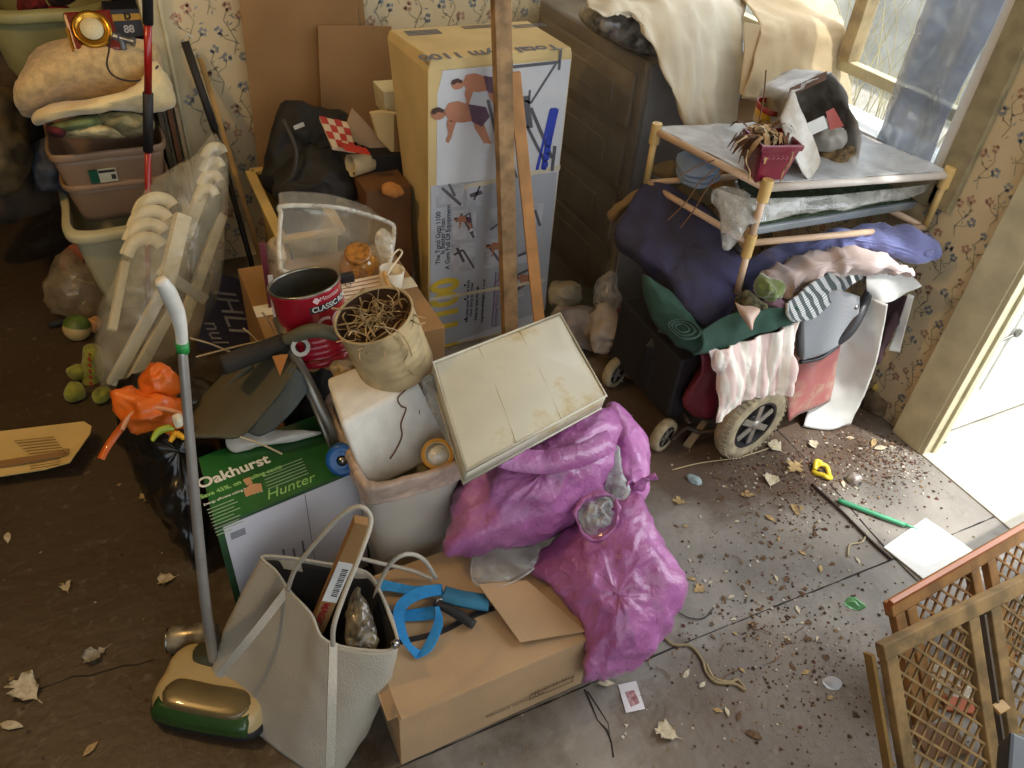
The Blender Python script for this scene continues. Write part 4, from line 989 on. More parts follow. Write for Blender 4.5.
p0 = P(112,36,y=2.62); p1 = P(130,41,y=2.60)
MB().lathe([(.001,0),(.014,0),(.014,.02),(.009,.022),(.009,.05),(.013,.052),(.013,.062),(.001,.062)], p0, p1-p0, 18).build('fitting_body', M('blued_steel', (120,126,140), rough=.35, metal=.7), K)
MB().lathe([(.001,0),(.009,0),(.009,.03),(.001,.03)], p0.lerp(p1,.5), (0,-.5,-1), 14).build('stem', MATS['blued_steel'], K)
o = MB().tube([P(108,8,y=2.70), P(110,30,y=2.62), P(109,50,y=2.56), P(107,65,y=2.52), P(114,76,y=2.50), P(130,81,y=2.49), P(146,78,y=2.50), P(158,66,y=2.54)], .0026, 7).build('power_cord', m_ink, smooth=True)
tag(o, 'thin black cord looping over the tan sherpa blanket', 'cord')
# red reacher pole
K = thing('reacher_pole', 'red metal pole with black grips standing in front of the tan totes', 'pole')
pts = [P(147,-60,y=2.30), P(148,24,y=2.31), P(148,93,y=2.33), P(148,151,y=2.35), P(148,198,y=2.37)]
d_ = (pts[4]-pts[1]).normalized(); pb_ = pts[4]+d_*(pts[4].z/-d_.z-.005)
MB().tube([pts[0], pts[1]], .013, 14, smooth=False).build('grip', MATS['black_rubber'], K, smooth=True)
MB().tube([pts[1], pts[2]], .010, 14, smooth=False).build('red_tube', M('red_enamel', (170, 30, 26), rough=.3, coat=.5), K, smooth=True)
MB().tube([pts[2], pts[3]], .0135, 14, smooth=False).build('grip', MATS['black_rubber'], K, smooth=True)
MB().tube([pts[3], pb_], .009, 14, smooth=False).build('red_tube', MATS['red_enamel'], K, smooth=True)
# dark clothes and tarpaulin far left
for outl, cpx_, y_, cc_, nm, lb, cat in (
    ([(-40,40),(0,30),(30,70),(52,120),(60,170),(40,215),(-40,215)], (0,130), 2.95, (70,54,34), 'winter_coat', 'dark brown coat heaped at the far left edge behind the stack', 'coat'),
    ([(38,140),(52,138),(66,160),(68,190),(45,200),(30,190),(30,160)], (48,170), 2.8, (74,80,92), 'printed_cloth', 'crumpled blue-grey printed cloth on the floor left of the tan totes', 'cloth'),
    ([(-30,90),(5,85),(25,120),(28,160),(10,190),(-30,190)], (0,140), 2.75, (92,74,42), 'canvas_sack', 'olive brown sack in front of the dark coat', 'sack')):
    o = puffpx(outl, cpx_, y=y_, depth=.10, seg=6, zmin=.005).build(nm, M('dk_%s' % nm, cc_, rough=.8, var=.35, vs=12, bump=.4), wrinkle=[(.03, 7, 'r'), (.012, 18, 'r')])
    tag(o, lb, cat)
# leaning frames in the gap by the casing
for (u0, u1, cc_, lb) in ((166,171,(112,66,30),'narrow brown picture frame edge standing left of the white door casing'), (174,178,(176,150,110),'pale framed board leaning beside the white door casing'), (156,161,(88,74,54),'dark board leaning behind the brown picture frame')):
    a0 = P(u0,108,y=2.66); a1 = P(u1,108,y=2.66); z1_ = a0.z
    b = MB(); b.hexa([V((a0.x,2.62,0)), V((a1.x,2.62,0)), V((a1.x,3.0,0)), V((a0.x,3.0,0))], [V((a0.x,2.66,z1_)), V((a1.x,2.66,z1_)), V((a1.x,3.04,z1_)), V((a0.x,3.04,z1_))])
    tag(b.build('picture_frame', M('frame_%d' % u0, cc_, rough=.6, var=.2), bevel=.002), lb, 'frame')
# cane and lath leaning on the wallpaper
K = thing('walking_cane', 'black cane with a white hook tip leaning on the floral wallpaper', 'cane')
c0, c1 = P(185,42,y=2.71), P(215,130,y=2.60); c2 = P(250,258,y=2.42)
dd_ = (c2-c1).normalized(); ce = c2+dd_*(c2.z/-dd_.z-.006) if dd_.z < 0 else c2
MB().tube([c0, c1], [.013,.012], 12, smooth=False).build('cane_grip', m_ink, K, smooth=True)
MB().tube([c1, c2, ce], [.010,.009,.009], 10, smooth=False).build('cane_shaft', M('dark_shaft', (40,38,32), rough=.4, metal=.3), K, smooth=True)
MB().tube([c0, c0+V((.0,-.002,.012)), c0+V((.012,-.003,.022)), c0+V((.022,-.003,.012))], .003, 8).build('hook', M('white_plastic', (210,205,190), rough=.4), K, smooth=True)
l0, l1 = P(200,58,y=2.72), P(243,200,y=2.50); dd_ = (l1-l0).normalized(); le = l1+dd_*(l1.z/-dd_.z-.004)
tag(MB().beam(le, l0, .016, .012, up=(0,1,0)).build('wooden_lath', M('yellow_lath', (180,140,70), rough=.6, var=.2), bevel=.001), 'thin yellow wooden lath leaning right beside the black cane', 'lath')

# ================================================================ GARDEN CHAIR IN CLEAR BAG
K = thing('garden_chair', 'white slatted folding garden chair leaning inside a clear plastic bag', 'chair')
mwp = M('white_resin', (222, 212, 176), rough=.4, var=.05)
def cb(a0, a1, w_, h_, nm='frame_rail', mm=None):
    MB().beam(a0, a1, w_, h_, up=(.3,-1,.3)).build(nm, mm or mwp, K, bevel=.003)
cb(P(214,160,y=2.50), P(186,235,y=2.25), .035, .02)
cb(P(183,215,y=2.10), P(166,285,y=1.98), .040, .028)
cb(P(166,285,y=1.98), P(112,384,y=1.93), .030, .02)
cb(P(176,300,y=1.99), P(132,382,y=1.90), .030, .02)
cb(P(222,215,y=2.35), P(180,330,y=2.05), .030, .02)
cb(P(160,270,y=2.0), P(205,300,y=2.05), .03, .015, 'cross_rail')
cb(P(125,262,y=2.15), P(112,330,y=2.0), .022, .018)
for i, (u, v, y_) in enumerate(((136,242,2.10),(138,228,2.14),(142,215,2.18),(147,202,2.22))):
    b = MB(); pts = [P(u-10,v+14,y=y_), P(u-4,v+2,y=y_+.02), P(u+8,v-4,y=y_+.03), P(u+20,v-2,y=y_+.03), P(u+26,v+4,y=y_+.02)]
    ribbon(b, pts, .034, (0,-.7,.5)); b.build('slat', mwp, K, smooth=True, solid=.006)
for i, (u, v) in enumerate(((212,150),(210,164),(208,178),(204,192))):
    b = MB(); ribbon(b, [P(u-8,v+8,y=2.44-i*.03), P(u-2,v-2,y=2.46-i*.03), P(u+8,v-3,y=2.46-i*.03), P(u+12,v+3,y=2.45-i*.03)], .026, (0,-.7,.5)); b.build('slat', mwp, K, smooth=True, solid=.005)
puffpx([(216,190),(222,200),(212,240),(198,275),(190,262),(200,225),(208,200)], (206,232), y=2.32, depth=.02, seg=5).build('seat_cushion', M('teal_cushion', (66, 84, 76), rough=.8), K, wrinkle=[(.004, 30, 'n')])
o = puffpx([(214,134),(226,160),(228,200),(224,250),(216,300),(198,335),(170,362),(130,378),(104,388),(96,368),(94,335),(100,310),(118,275),(126,235),(140,200),(160,178),(190,158)], (168,265), y=2.10, depth=.13, k=.15, seg=7, power=3.2, zmin=.004).build('plastic_bag', M('clear_film', (224, 216, 190), rough=.08, alpha=.24, coat=1.0, wr=.9, ws=5, au=(.6,1.5)), wrinkle=[(.010, 7, 'r'), (.004, 22, 'r')])
tag(o, 'tall clear plastic bag pulled over the white garden chair', 'bag')

# ---- floor items far left
o = puffpx([(42,288),(52,262),(66,250),(84,262),(98,280),(104,300),(96,314),(70,320),(50,310)], (74,290), z=.09, depth=.07, seg=6, zmin=.003).build('plastic_bag', M('film_brown', (170, 150, 116), rough=.15, alpha=.45, coat=.6, wr=.8, ws=20), wrinkle=[(.014, 14, 'r'), (.006, 34, 'r')])
tag(o, 'crumpled clear plastic bag of rubbish on the floor beside the laundry tub', 'bag')
o = puffpx([(60,262),(72,243),(84,250),(92,268),(78,272),(66,274)], (77,260), z=.13, depth=.04, seg=5).build('pink_cloth', M('salmon_cloth', (166, 100, 76), rough=.9, var=.2), wrinkle=[(.010, 26, 'r')])
tag(o, 'salmon pink cloth on top of the clear rubbish bag at left', 'cloth')
K = thing('toy_ball', 'small green and cream ball on the floor below the clear rubbish bag', 'ball')
c = Z(77,328,.035); 
MB().lathe([(.042*math.sin(t*math.pi/12), -.042*math.cos(t*math.pi/12)) for t in range(13)], c, (.3,.2,1), 24).build('ball_body', M('cream_ball', (206,178,116), rough=.5), K, smooth=True)
MB().lathe([(.0435*math.sin(t*math.pi/12), -.0435*math.cos(t*math.pi/12)) for t in range(7,13)], c, (.3,.2,1), 24).build('green_half', M('ball_green', (98,120,50), rough=.5, var=.3, vs=30), K, smooth=True)
K = thing('plush_dinosaur', 'lime green plush dinosaur lying on the floor beside the garden chair', 'toy')
mdn = M('lime_plush', (150, 150, 52), rough=1, bump=.6, sheen=.3, var=.2, vs=40)
puffpx([(84,346),(96,344),(102,352),(104,375),(98,388),(86,388),(80,376),(82,360)], (92,366), z=.04, depth=.035, seg=5, zmin=.003).build('body', mdn, K, wrinkle=[(.003, 40, 'n')])
puffpx([(66,370),(76,364),(86,368),(86,378),(74,380)], (76,372), z=.04, depth=.02, seg=5, zmin=.003).build('arm', mdn, K, wrinkle=[(.003, 40, 'n')])
puffpx([(64,392),(70,382),(82,384),(86,396),(76,402),(66,400)], (75,392), z=.03, depth=.02, seg=5, zmin=.003).build('foot', mdn, K, wrinkle=[(.003, 40, 'n')])
puffpx([(92,392),(104,386),(112,392),(106,402),(94,402)], (102,394), z=.03, depth=.02, seg=5, zmin=.003).build('foot', mdn, K, wrinkle=[(.003, 40, 'n')])
b = MB()
for i in range(6): b.beam(Z(88+i*.4,352+i*6,.082), Z(90+i*.4,355+i*6,.084), .006, .004)
b.build('red_spots', M('spot_red', (150,50,40), rough=.9), K)
o = MB().lathe([(.001,0),(.010,0),(.012,.02),(.012,.055),(.006,.06),(.001,.06)], Z(48,325,.014), (1,.15,0), 14).build('torch', m_ink, smooth=True); tag(o, 'small black torch on the floor left of the cream and green ball', 'torch')
o = puffpx([(86,318),(96,316),(102,324),(96,332),(88,330)], (94,324), z=.03, depth=.02, seg=5, zmin=.003).build('rag', M('peach_rag', (190,140,90), rough=.9), wrinkle=[(.005, 40, 'r')]); tag(o, 'small peach coloured rag right of the cream and green ball', 'rag')

# ---- printed mailer sheet lying on the floor
K = thing('cardboard_mailer', 'flattened tan printed cardboard mailer lying on the floor at the left edge', 'cardboard')
ol = [(-30,430),(0,432),(40,428),(84,422),(92,427),(90,435),(70,463),(45,470),(0,477),(-30,480)]
zz = .035; pts = [Z(u, v, zz+(.02 if u > 60 else 0)) for u, v in ol]
b = MB(); b.prism(pts, V((0,0,.003))); b.build('sheet', M('mailer_tan', (216, 186, 120), rough=.8, var=.06, vs=8), K)
b = MB(); b.hexa([Z(-20,464,zz+.0035), Z(66,450,zz+.019), Z(68,455,zz+.019), Z(-20,471,zz+.0035)], [Z(-20,464,zz+.0045), Z(66,450,zz+.020), Z(68,455,zz+.020), Z(-20,471,zz+.0045)]); b.build('tape', m_cardd, K)
b = MB()
for i in range(6): b.beam(Z(14+i*3, 444+i*2.6-3, zz+.013), Z(54+i*2, 437+i*2.6, zz+.020), .003, .0006)
for i in range(3): b.beam(Z(30, 464+i*2.5, zz+.010), Z(60, 459+i*2.5, zz+.020), .0025, .0006)
b.beam(Z(62,454,zz+.0225), Z(69,449,zz+.0235), .004, .0006); b.beam(Z(68,455,zz+.0235), Z(69,449,zz+.0235), .003, .0006); b.beam(Z(63,449,zz+.0235), Z(69,449,zz+.0235), .003, .0006)
b.build('small_print', M('print_faded', (140,112,66), rough=.8), K)
MB().hexa([Z(-30,462,0), Z(30,458,0), Z(30,440,0), Z(-30,440,0)], [Z(-30,462,zz-.001), Z(30,458,zz-.001), Z(30,440,zz-.001), Z(-30,440,zz-.001)]).build('folded_flap', m_cardd, K)

# ---- black bag, orange bag
o = puffpx([(112,398),(124,380),(150,372),(200,380),(235,400),(232,440),(210,470),(208,520),(205,552),(192,560),(176,540),(158,512),(140,482),(122,452),(114,425)], (180,455), z=.20, depth=.13, k=.1, seg=6, power=2.8, zmin=.004).build('rubbish_bag', M('black_film', (30, 27, 22), rough=.28, coat=.4, wr=.9, ws=16), wrinkle=[(.02, 9, 'r'), (.008, 22, 'r'), (.004, 50, 'r')])
tag(o, 'black rubbish bag standing behind the ceiling fan carton', 'bag')
mor = M('orange_film', (226, 108, 28), rough=.4, coat=.3, var=.15, wr=.7, ws=24)
K = thing('orange_bag', 'bright orange plastic bag bundled on top of the black rubbish bag', 'bag')
puffpx([(112,395),(122,386),(134,388),(150,395),(170,392),(184,405),(183,428),(160,436),(138,434),(122,424)], (150,412), z=.40, depth=.05, seg=6).build('bag_body', mor, K, wrinkle=[(.014, 16, 'r'), (.006, 36, 'r')])
puffpx([(138,380),(144,368),(160,362),(176,370),(182,385),(178,396),(160,398),(144,394)], (160,382), z=.44, depth=.045, seg=6).build('bag_knot', mor, K, wrinkle=[(.014, 16, 'r'), (.006, 36, 'r')])
b = MB(); ribbon(b, [Z(101,459,.33), Z(108,446,.34), Z(118,432,.36), Z(124,424,.38), Z(128,412,.41)], .016, (-.3,-.7,.6)); b.build('bag_tie', mor, K, solid=.002, smooth=True)
o = MB().tube([Z(122,430,.40), Z(128,418,.415), Z(140,410,.425), Z(158,408,.43), Z(176,412,.43), Z(186,418,.43)], .0055, 8).build('handle', M('peach_strap', (218,150,110), rough=.5), K, smooth=True); o['label'] = 'curved peach plastic handle'
K = thing('toy_bunch', 'lime green and yellow plastic toy peeking out below the orange bag', 'toy')
MB().tube([Z(152,441,.40), Z(158,432,.41), Z(168,428,.415), Z(174,430,.41)], [.004,.008,.008,.004], 8).build('lime_part', M('lime_plastic', (170,190,60), rough=.4), K, smooth=True)
MB().tube([Z(170,442,.40), Z(176,434,.41), Z(184,438,.41)], [.004,.008,.005], 8).build('yellow_part', M('banana_yellow', (226,170,40), rough=.5), K, smooth=True)
K2 = puffpx([(172,416),(181,414),(184,424),(176,428)], (178,420), z=.44, depth=.012, seg=4).build('lid', M('white_lid', (226,220,196), rough=.5), smooth=True); tag(K2, 'small white screw lid beside the sweeper handle and orange bag', 'lid')

# ---- folded walker frame with fabric seat
K = thing('folding_walker', 'folded grey walker with foam grips, dark fabric seat and a blue wheel', 'walker')
mtu = M('grey_enamel', (126, 124, 116), rough=.3, metal=.5, coat=.3); mfo = M('dark_foam', (44, 40, 34), rough=.85, bump=.4)
w0 = P(278,318,y=1.50); w1 = P(292,352,y=1.43); w2 = P(345,455,y=1.23)
MB().tube([w0, w1, w2], [.014,.014,.013], 14, smooth=False).build('leg', mtu, K, smooth=True)
MB().tube([P(283,350,y=1.44), P(312,402,y=1.33), P(333,452,y=1.235)], [.005,.005,.005], 8, smooth=False).build('brace_rod', mtu, K, smooth=True)
MB().tube([P(222,366,y=1.42), P(250,355,y=1.43), P(286,342,y=1.44)], [.021,.022,.021], 16).build('foam_grip', mfo, K, smooth=True)
MB().tube([P(286,340,y=1.425), P(306,332,y=1.40), P(322,331,y=1.38), P(338,336,y=1.37)], [.014,.016,.016,.013], 14).build('side_grip', M('olive_grip', (88,86,68), rough=.6), K, smooth=True)
c = P(300,347,y=1.40); MB().lathe([(.012,-.006),(.021,-.006),(.021,.006),(.012,.006),(.012,-.006)], c, (.1,-.8,.5), 20).build('joint_ring', mtu, K, smooth=False)
wc = P(343,459,y=1.20); wx = V((-.35,-.75,.45)).normalized()
MB().lathe([(.012,-.014),(.030,-.016),(.036,-.010),(.036,.010),(.030,.016),(.022,.013),(.012,.013)], wc, wx, 32).build('wheel', M('blue_wheel', (20, 88, 160), rough=.35, coat=.4), K, smooth=True)
MB().lathe([(.001,-.016),(.009,-.016),(.009,.018),(.001,.020)], wc, wx, 16).build('axle_bolt', MATS['steel'], K, smooth=True)
mfb = M('dark_canvas', (84, 78, 56), rough=.85, bump=.5, bs=300, var=.08); mfb2 = M('blue_grey_canvas', (72, 84, 88), rough=.8, bump=.5, bs=300)
b = MB(); b.sheet([[P(192,410,y=1.52), P(215,385,y=1.52), P(240,362,y=1.50), P(268,350,y=1.46)], [P(188,424,y=1.45), P(215,400,y=1.46), P(248,378,y=1.44), P(288,360,y=1.40)], [P(190,432,y=1.39), P(218,420,y=1.39), P(248,408,y=1.37), P(296,370,y=1.37)], [P(192,436,y=1.35), P(215,437,y=1.34), P(242,436,y=1.33), P(272,404,y=1.345)]], 6)
b.build('fabric_seat', mfb, K, smooth=True, solid=.008)
b = MB(); b.sheet([[P(292,366,y=1.38), P(302,374,y=1.36), P(308,390,y=1.34)], [P(272,400,y=1.355), P(284,404,y=1.33), P(292,412,y=1.31)], [P(246,432,y=1.34), P(258,436,y=1.31), P(272,430,y=1.30)]], 6)
b.build('side_panel', mfb2, K, smooth=True, solid=.006, wrinkle=[(.004, 20, 'n')])
b = MB(); b.tube([P(196,426,y=1.45), P(222,392,y=1.47), P(250,364,y=1.45)], .007, 8); b.build('edge_binding', M('olive_binding', (86,80,58), rough=.8), K, smooth=True)
b = MB(); b.prism([P(272,356,y=1.405), P(288,354,y=1.395), P(280,376,y=1.38)], V((0,-.003,.002))); b.build('orange_tag', M('orange_tag', (186,116,44), rough=.7), K)
b = MB(); ribbon(b, [P(194,424,y=1.50), P(212,396,y=1.52), P(232,372,y=1.50)], .03, (-.3,-.6,.7)); b.build('black_strap', MATS['black_rubber'], K, solid=.004)
# dark fabric heap to the right of the walker seat
o = puffpx([(300,345),(325,352),(340,375),(335,415),(322,435),(300,440),(285,425),(300,395)], (315,395), y=1.48, depth=.06, seg=6).build('dark_coat', M('black_coat', (38,35,32), rough=.9, var=.3), wrinkle=[(.014, 14, 'r'), (.006, 34, 'r')]); tag(o, 'crumpled black coat between the grey walker leg and the foam block', 'coat')
o = puffpx([(225,438),(240,432),(262,430),(300,430),(322,433),(300,440),(262,446),(240,452),(230,450)], (268,440), y=1.33, depth=.012, seg=5).build('film_strip', M('white_wrap', (196,192,182), rough=.3, coat=.3), wrinkle=[(.004, 24, 'r')]); tag(o, 'strip of white plastic film lying across the green carton top', 'film')
rs = random.Random(9)
for (a_, b_, yy, lb) in (((196,357),(275,338),1.6,'long pale straw crossing behind the foam grip'), ((190,338),(230,352),1.62,'short pale straw pointing at the foam grip'), ((243,328),(262,348),1.60,'thin upright stalk behind the foam grip'), ((262,312),(275,336),1.58,'thin stalk leaning left of the red coffee can'), ((240,437),(282,454),1.27,'thin dark stalk lying across the green carton top')):
    o = MB().tube([P(*a_, y=yy), P((a_[0]+b_[0])/2+1, (a_[1]+b_[1])/2-1, y=yy-.01), P(*b_, y=yy-.02)], .0022, 6).build('straw_stalk', M('pale_stalk', (186,166,128), rough=.8)); tag(o, lb, 'stalk')

# ================================================================ MIDDLE BACK: baskets, bags, cartons
K = thing('supply_carton', 'brown carton holding up the coffee can and clear container', 'box')
MB().box((.40,1.70,.225), (.42,.44,.45)).build('carton', m_cardd, K, bevel=.003)
b = MB(); b.box((.40,1.70,.4515), (.42,.05,.001)); b.build('tape', m_tape, K)
K = thing('banner_panel', 'dark navy printed panel with pale lettering behind the clear plastic bag', 'sign')
n0 = P(196,350,y=1.86); n1 = P(250,350,y=1.90); n2 = P(246,282,y=2.18); n3 = P(214,270,y=2.20)
MB().hexa([n0, n1, n1+V((0,.006,-.006)), n0+V((0,.006,-.006))], [n3, n2, n2+V((0,.006,-.006)), n3+V((0,.006,-.006))]).build('panel', M('navy_print', (18,24,58), rough=.5, var=.1), K)
nb = (n1-n0).cross(n3-n0).normalized(); nb = nb if nb.dot(EYE-n0) > 0 else -nb
lt = M('letter_grey', (128,128,136), rough=.6)
def onpl(u, v):
    r = ray(u, v); return EYE+r*((n0-EYE).dot(nb)/r.dot(nb))+nb*.002
rd = onpl(240,342)-onpl(219,286); upd = onpl(234,296)-onpl(216,304)
text('IHLI', onpl(213,290), (onpl(232,338)-onpl(213,290)), (onpl(244,300)-onpl(215,287)), .10, lt, K)
text('nul', onpl(203,322), (onpl(214,346)-onpl(203,322)), (onpl(222,330)-onpl(206,322)), .07, lt, K)
# beige laundry basket
K = thing('laundry_basket', 'beige slotted plastic laundry basket behind the clear container', 'basket')
m_bb = M('beige_plastic', (206, 176, 108), rough=.5, var=.06)
zr = .455
p00 = Z(250,172,zr); p01 = Z(258,168,zr); p10 = Z(292,262,zr)
dirr = (p10-p00); dirr.normalize(); wv = V((-dirr.y,dirr.x,0)) if False else V((dirr.y,-dirr.x,0)); wv = wv if wv.x > 0 else -wv
bl_ = .46; bw_ = .17
def bk(s_, t_, z_): return p00+dirr*s_+wv*t_+UP*(z_-zr)
cor = lambda ins, z_: [bk(ins,ins,z_), bk(bl_/2,ins,z_), bk(bl_-ins,ins,z_), bk(bl_-ins,bw_/2,z_), bk(bl_-ins,bw_-ins,z_), bk(bl_/2,bw_-ins,z_), bk(ins,bw_-ins,z_), bk(ins,bw_/2,z_)]
MB().loft([cor(.03,.10), cor(.02,.30), cor(.008,zr-.01)], capb=True).build('basket_body', m_bb, K, smooth=False, solid=.003)
b = MB(); q = [bk(0,0,zr), bk(bl_,0,zr), bk(bl_,bw_,zr), bk(0,bw_,zr)]
for i in range(4): b2 = MB(); b2.beam(q[i], q[(i+1) % 4], .03, .014, up=UP); b2.build('rim', m_bb, K, bevel=.003)
for i in range(16):
    b2 = MB(); s_ = .05+i*.028; b2.beam(bk(s_,.018,zr-.03), bk(s_,.028,zr-.12), .007, .006, up=wv); b2.build('slot', m_ink, K)
# dark bags
DUF = None
for outl, cpx_, y_, dp, cc_, nm, lb, cat in (
    ([(262,178),(272,135),(287,103),(320,108),(352,118),(356,150),(345,180),(320,195),(290,196),(268,190)], (308,150), 2.42, .10, (24,22,20), 'duffel_bag', 'black duffel bag with a stiff side standing before the cardboard sheets', 'bag'),
    ([(272,178),(292,158),(312,146),(335,156),(354,175),(352,206),(325,214),(298,210),(278,200)], (322,182), 2.26, .08, (34,31,26), 'backpack', 'worn black backpack lying in front of the duffel bag', 'bag'),
    ([(340,150),(358,145),(378,160),(380,182),(362,196),(345,185)], (360,168), 2.30, .07, (28,24,20), 'dark_sweater', 'dark brown sweater heaped right of the black backpack', 'clothes')):
    o = puffpx(outl, cpx_, y=y_, depth=dp, seg=6, power=(6 if nm == 'duffel_bag' else 3), back=1).build(nm, M('blk_'+nm, cc_, rough=.7, var=.3, vs=10, bump=.3), wrinkle=[(.018, 9, 'r'), (.008, 22, 'r')]); tag(o, lb, cat)
    DUF = o if nm == 'duffel_bag' else DUF
b = MB(); b.tube([P(283,120,y=2.31), P(296,150,y=2.24), P(292,176,y=2.22), P(276,190,y=2.26)], .006, 8); b.build('bag_strap', M('strap_grey', (58,54,48), rough=.7), DUF, smooth=True)
b = MB(); b.beam(P(294,128,y=2.28), P(304,124,y=2.28), .012, .003, up=(0,-1,.5)); b.build('luggage_tag', M('tag_white', (170,170,160), rough=.5), DUF)['label'] = 'small white luggage tag'
K = thing('checked_package', 'red and white checked paper packet lying on the dark bags', 'packet')
cp = [P(319,116,y=2.27), P(348,122,y=2.29), P(356,150,y=2.20), P(332,146,y=2.19)]
MB().hexa([p-UP*.012 for p in cp], cp).build('packet', M('packet_white', (222,196,160), rough=.6), K, bevel=.002)
b = MB()
for i in range(4):
    for j in range(4):
        if (i+j) % 2 == 0:
            f = lambda s_, t_: cp[0].lerp(cp[1], s_).lerp(cp[3].lerp(cp[2], s_), t_)+V((0,-.001,.0015))
            b.add([f(i/4, j/4), f((i+1)/4, j/4), f((i+1)/4, (j+1)/4), f(i/4, (j+1)/4)], [(0,1,2,3)])
b.build('red_checks', M('check_red', (186,50,36), rough=.6), K)
b = MB(); b.hexa([P(340,144,y=2.19), P(366,150,y=2.17), P(370,155,y=2.15), P(346,151,y=2.15)], [P(340,142,y=2.20), P(366,148,y=2.18), P(370,153,y=2.16), P(346,149,y=2.16)]); b.build('end_fold', MATS['check_red'], K)
# cartons right of the bags
for nm, pts_, y_, dpt, mm, lb, cat in (
    ('white_carton', [(383,92),(412,90),(412,118),(386,116)], 2.30, .10, M('faded_carton', (216,204,160), rough=.7), 'small pale carton leaning against the exercise machine carton', 'box'),
    ('cardboard_flap', [(352,108),(390,148),(391,157),(345,138),(348,120)], 2.28, .006, m_card, 'loose triangular cardboard flap above the black box', 'cardboard'),
    ('cardboard_arch', [(371,114),(382,112),(412,116),(412,152),(391,152),(378,138)], 2.24, .02, m_cardy, 'rounded tan cardboard piece with a brown tape strip', 'cardboard'),
    ('black_box', [(372,156),(412,154),(412,185),(376,184)], 2.22, .12, M('black_card', (22,22,24), rough=.6), 'flat black box between the cardboard pieces and the brown carton', 'box')):
    b = MB(); q = [P(u, v, y=y_) for u, v in pts_]; b.prism(q, V((0, dpt, 0))); o = b.build(nm, mm, bevel=.001)
    tag(o, lb, cat)
    if nm == 'cardboard_arch':
        b = MB(); b.prism([P(394,115,y=y_-.002), P(408,115,y=y_-.002), P(408,152,y=y_-.002), P(394,152,y=y_-.002)], V((0,.001,0))); o2 = b.build('tape_strip', m_cardd, o)
K = thing('paper_cup', 'white paper cup lying on its side next to the black box', 'cup')
MB().lathe([(.001,0),(.026,0),(.034,.075),(.032,.075),(.024,.004)], P(372,162,y=2.24), (-1,-.2,.05), 24).build('cup', M('cup_white', (206,190,150), rough=.6), K, smooth=True)
K = thing('brown_carton', 'open brown carton standing left of the exercise machine carton', 'box')
b = MB(); q = [P(366,188,y=2.12), P(412,186,y=2.12), P(414,290,y=2.0), P(378,290,y=2.0)]
b.prism([V((P(366,192,y=2.1).x,2.1,P(366,192,y=2.1).z)), V((P(411,190,y=2.1).x,2.1,P(366,192,y=2.1).z)), V((P(411,190,y=2.1).x,2.1,0)), V((P(366,192,y=2.1).x,2.1,0))], V((0,.22,0)))
b.build('carton', M('carton_dark', (112, 76, 42), rough=.8, var=.15), K, bevel=.002)
o = puffpx([(382,186),(390,182),(400,186),(404,194),(392,198),(383,195)], (392,190), y=2.08, depth=.02, seg=4).build('orange_rag', M('rag_orange', (196,134,70), rough=.9), wrinkle=[(.004, 40, 'r')]); tag(o, 'small orange rag on the brown carton', 'rag')
# clear container
K = thing('clear_container', 'clear plastic storage container tipped on its side behind the coffee can', 'container')
mcl = M('clear_tub', (226, 222, 206), rough=.06, alpha=.24, coat=1.0, au=(.8,1.2))
fr = [P(*p, y=y_) for p, y_ in (((284,206),1.86),((340,208),1.87),((388,222),1.87),((394,232),1.85),((391,255),1.78),((386,276),1.70),((378,281),1.69),((330,279),1.70),((286,272),1.70),((280,264),1.72),((279,240),1.78),((281,215),1.84))]
cen_ = sum(fr, V((0,0,0)))/12; dv = V((.01,.16,-.02))
bkk = [cen_+(p-cen_)*.84+dv for p in fr]
MB().loft([bkk, [a_.lerp(b_, .5) for a_, b_ in zip(bkk, fr)], fr], capb=True).build('tub_body', mcl, K, smooth=True, solid=.002)
MB().tube(fr, .0065, 8, closed=True).build('tub_rim', M('clear_rim', (230,226,210), rough=.1, alpha=.6, coat=1.0), K, smooth=True)
K = thing('amber_jar', 'amber glass jar standing inside the tipped clear container', 'jar')
c = P(361,274,y=1.74); mam = M('amber_glass', (196, 132, 40), rough=.1, alpha=.75, coat=1.0, var=.25, vs=40)
MB().lathe([(.001,.0),(.046,.0),(.054,.02),(.050,.055),(.036,.074),(.029,.080),(.029,.086),(.001,.082)], c, (-.15,-.35,1), 30).build('jar_body', mam, K, smooth=True)
MB().lathe([(.031,.076),(.034,.080),(.034,.090),(.028,.092),(.001,.088)], c, (-.15,-.35,1), 28).build('lid', M('amber_lid', (180,120,50), rough=.3, coat=.5, var=.3, vs=60), K, smooth=True)
o = puffpx([(375,236),(384,228),(393,240),(392,262),(380,258)], (384,246), y=1.79, depth=.012, seg=4).build('film_scrap', M('scrap_film', (220,212,190), rough=.1, alpha=.5, coat=.6), wrinkle=[(.004, 40, 'r')]); tag(o, 'crinkled scrap of clear film at the right end of the clear container', 'film')
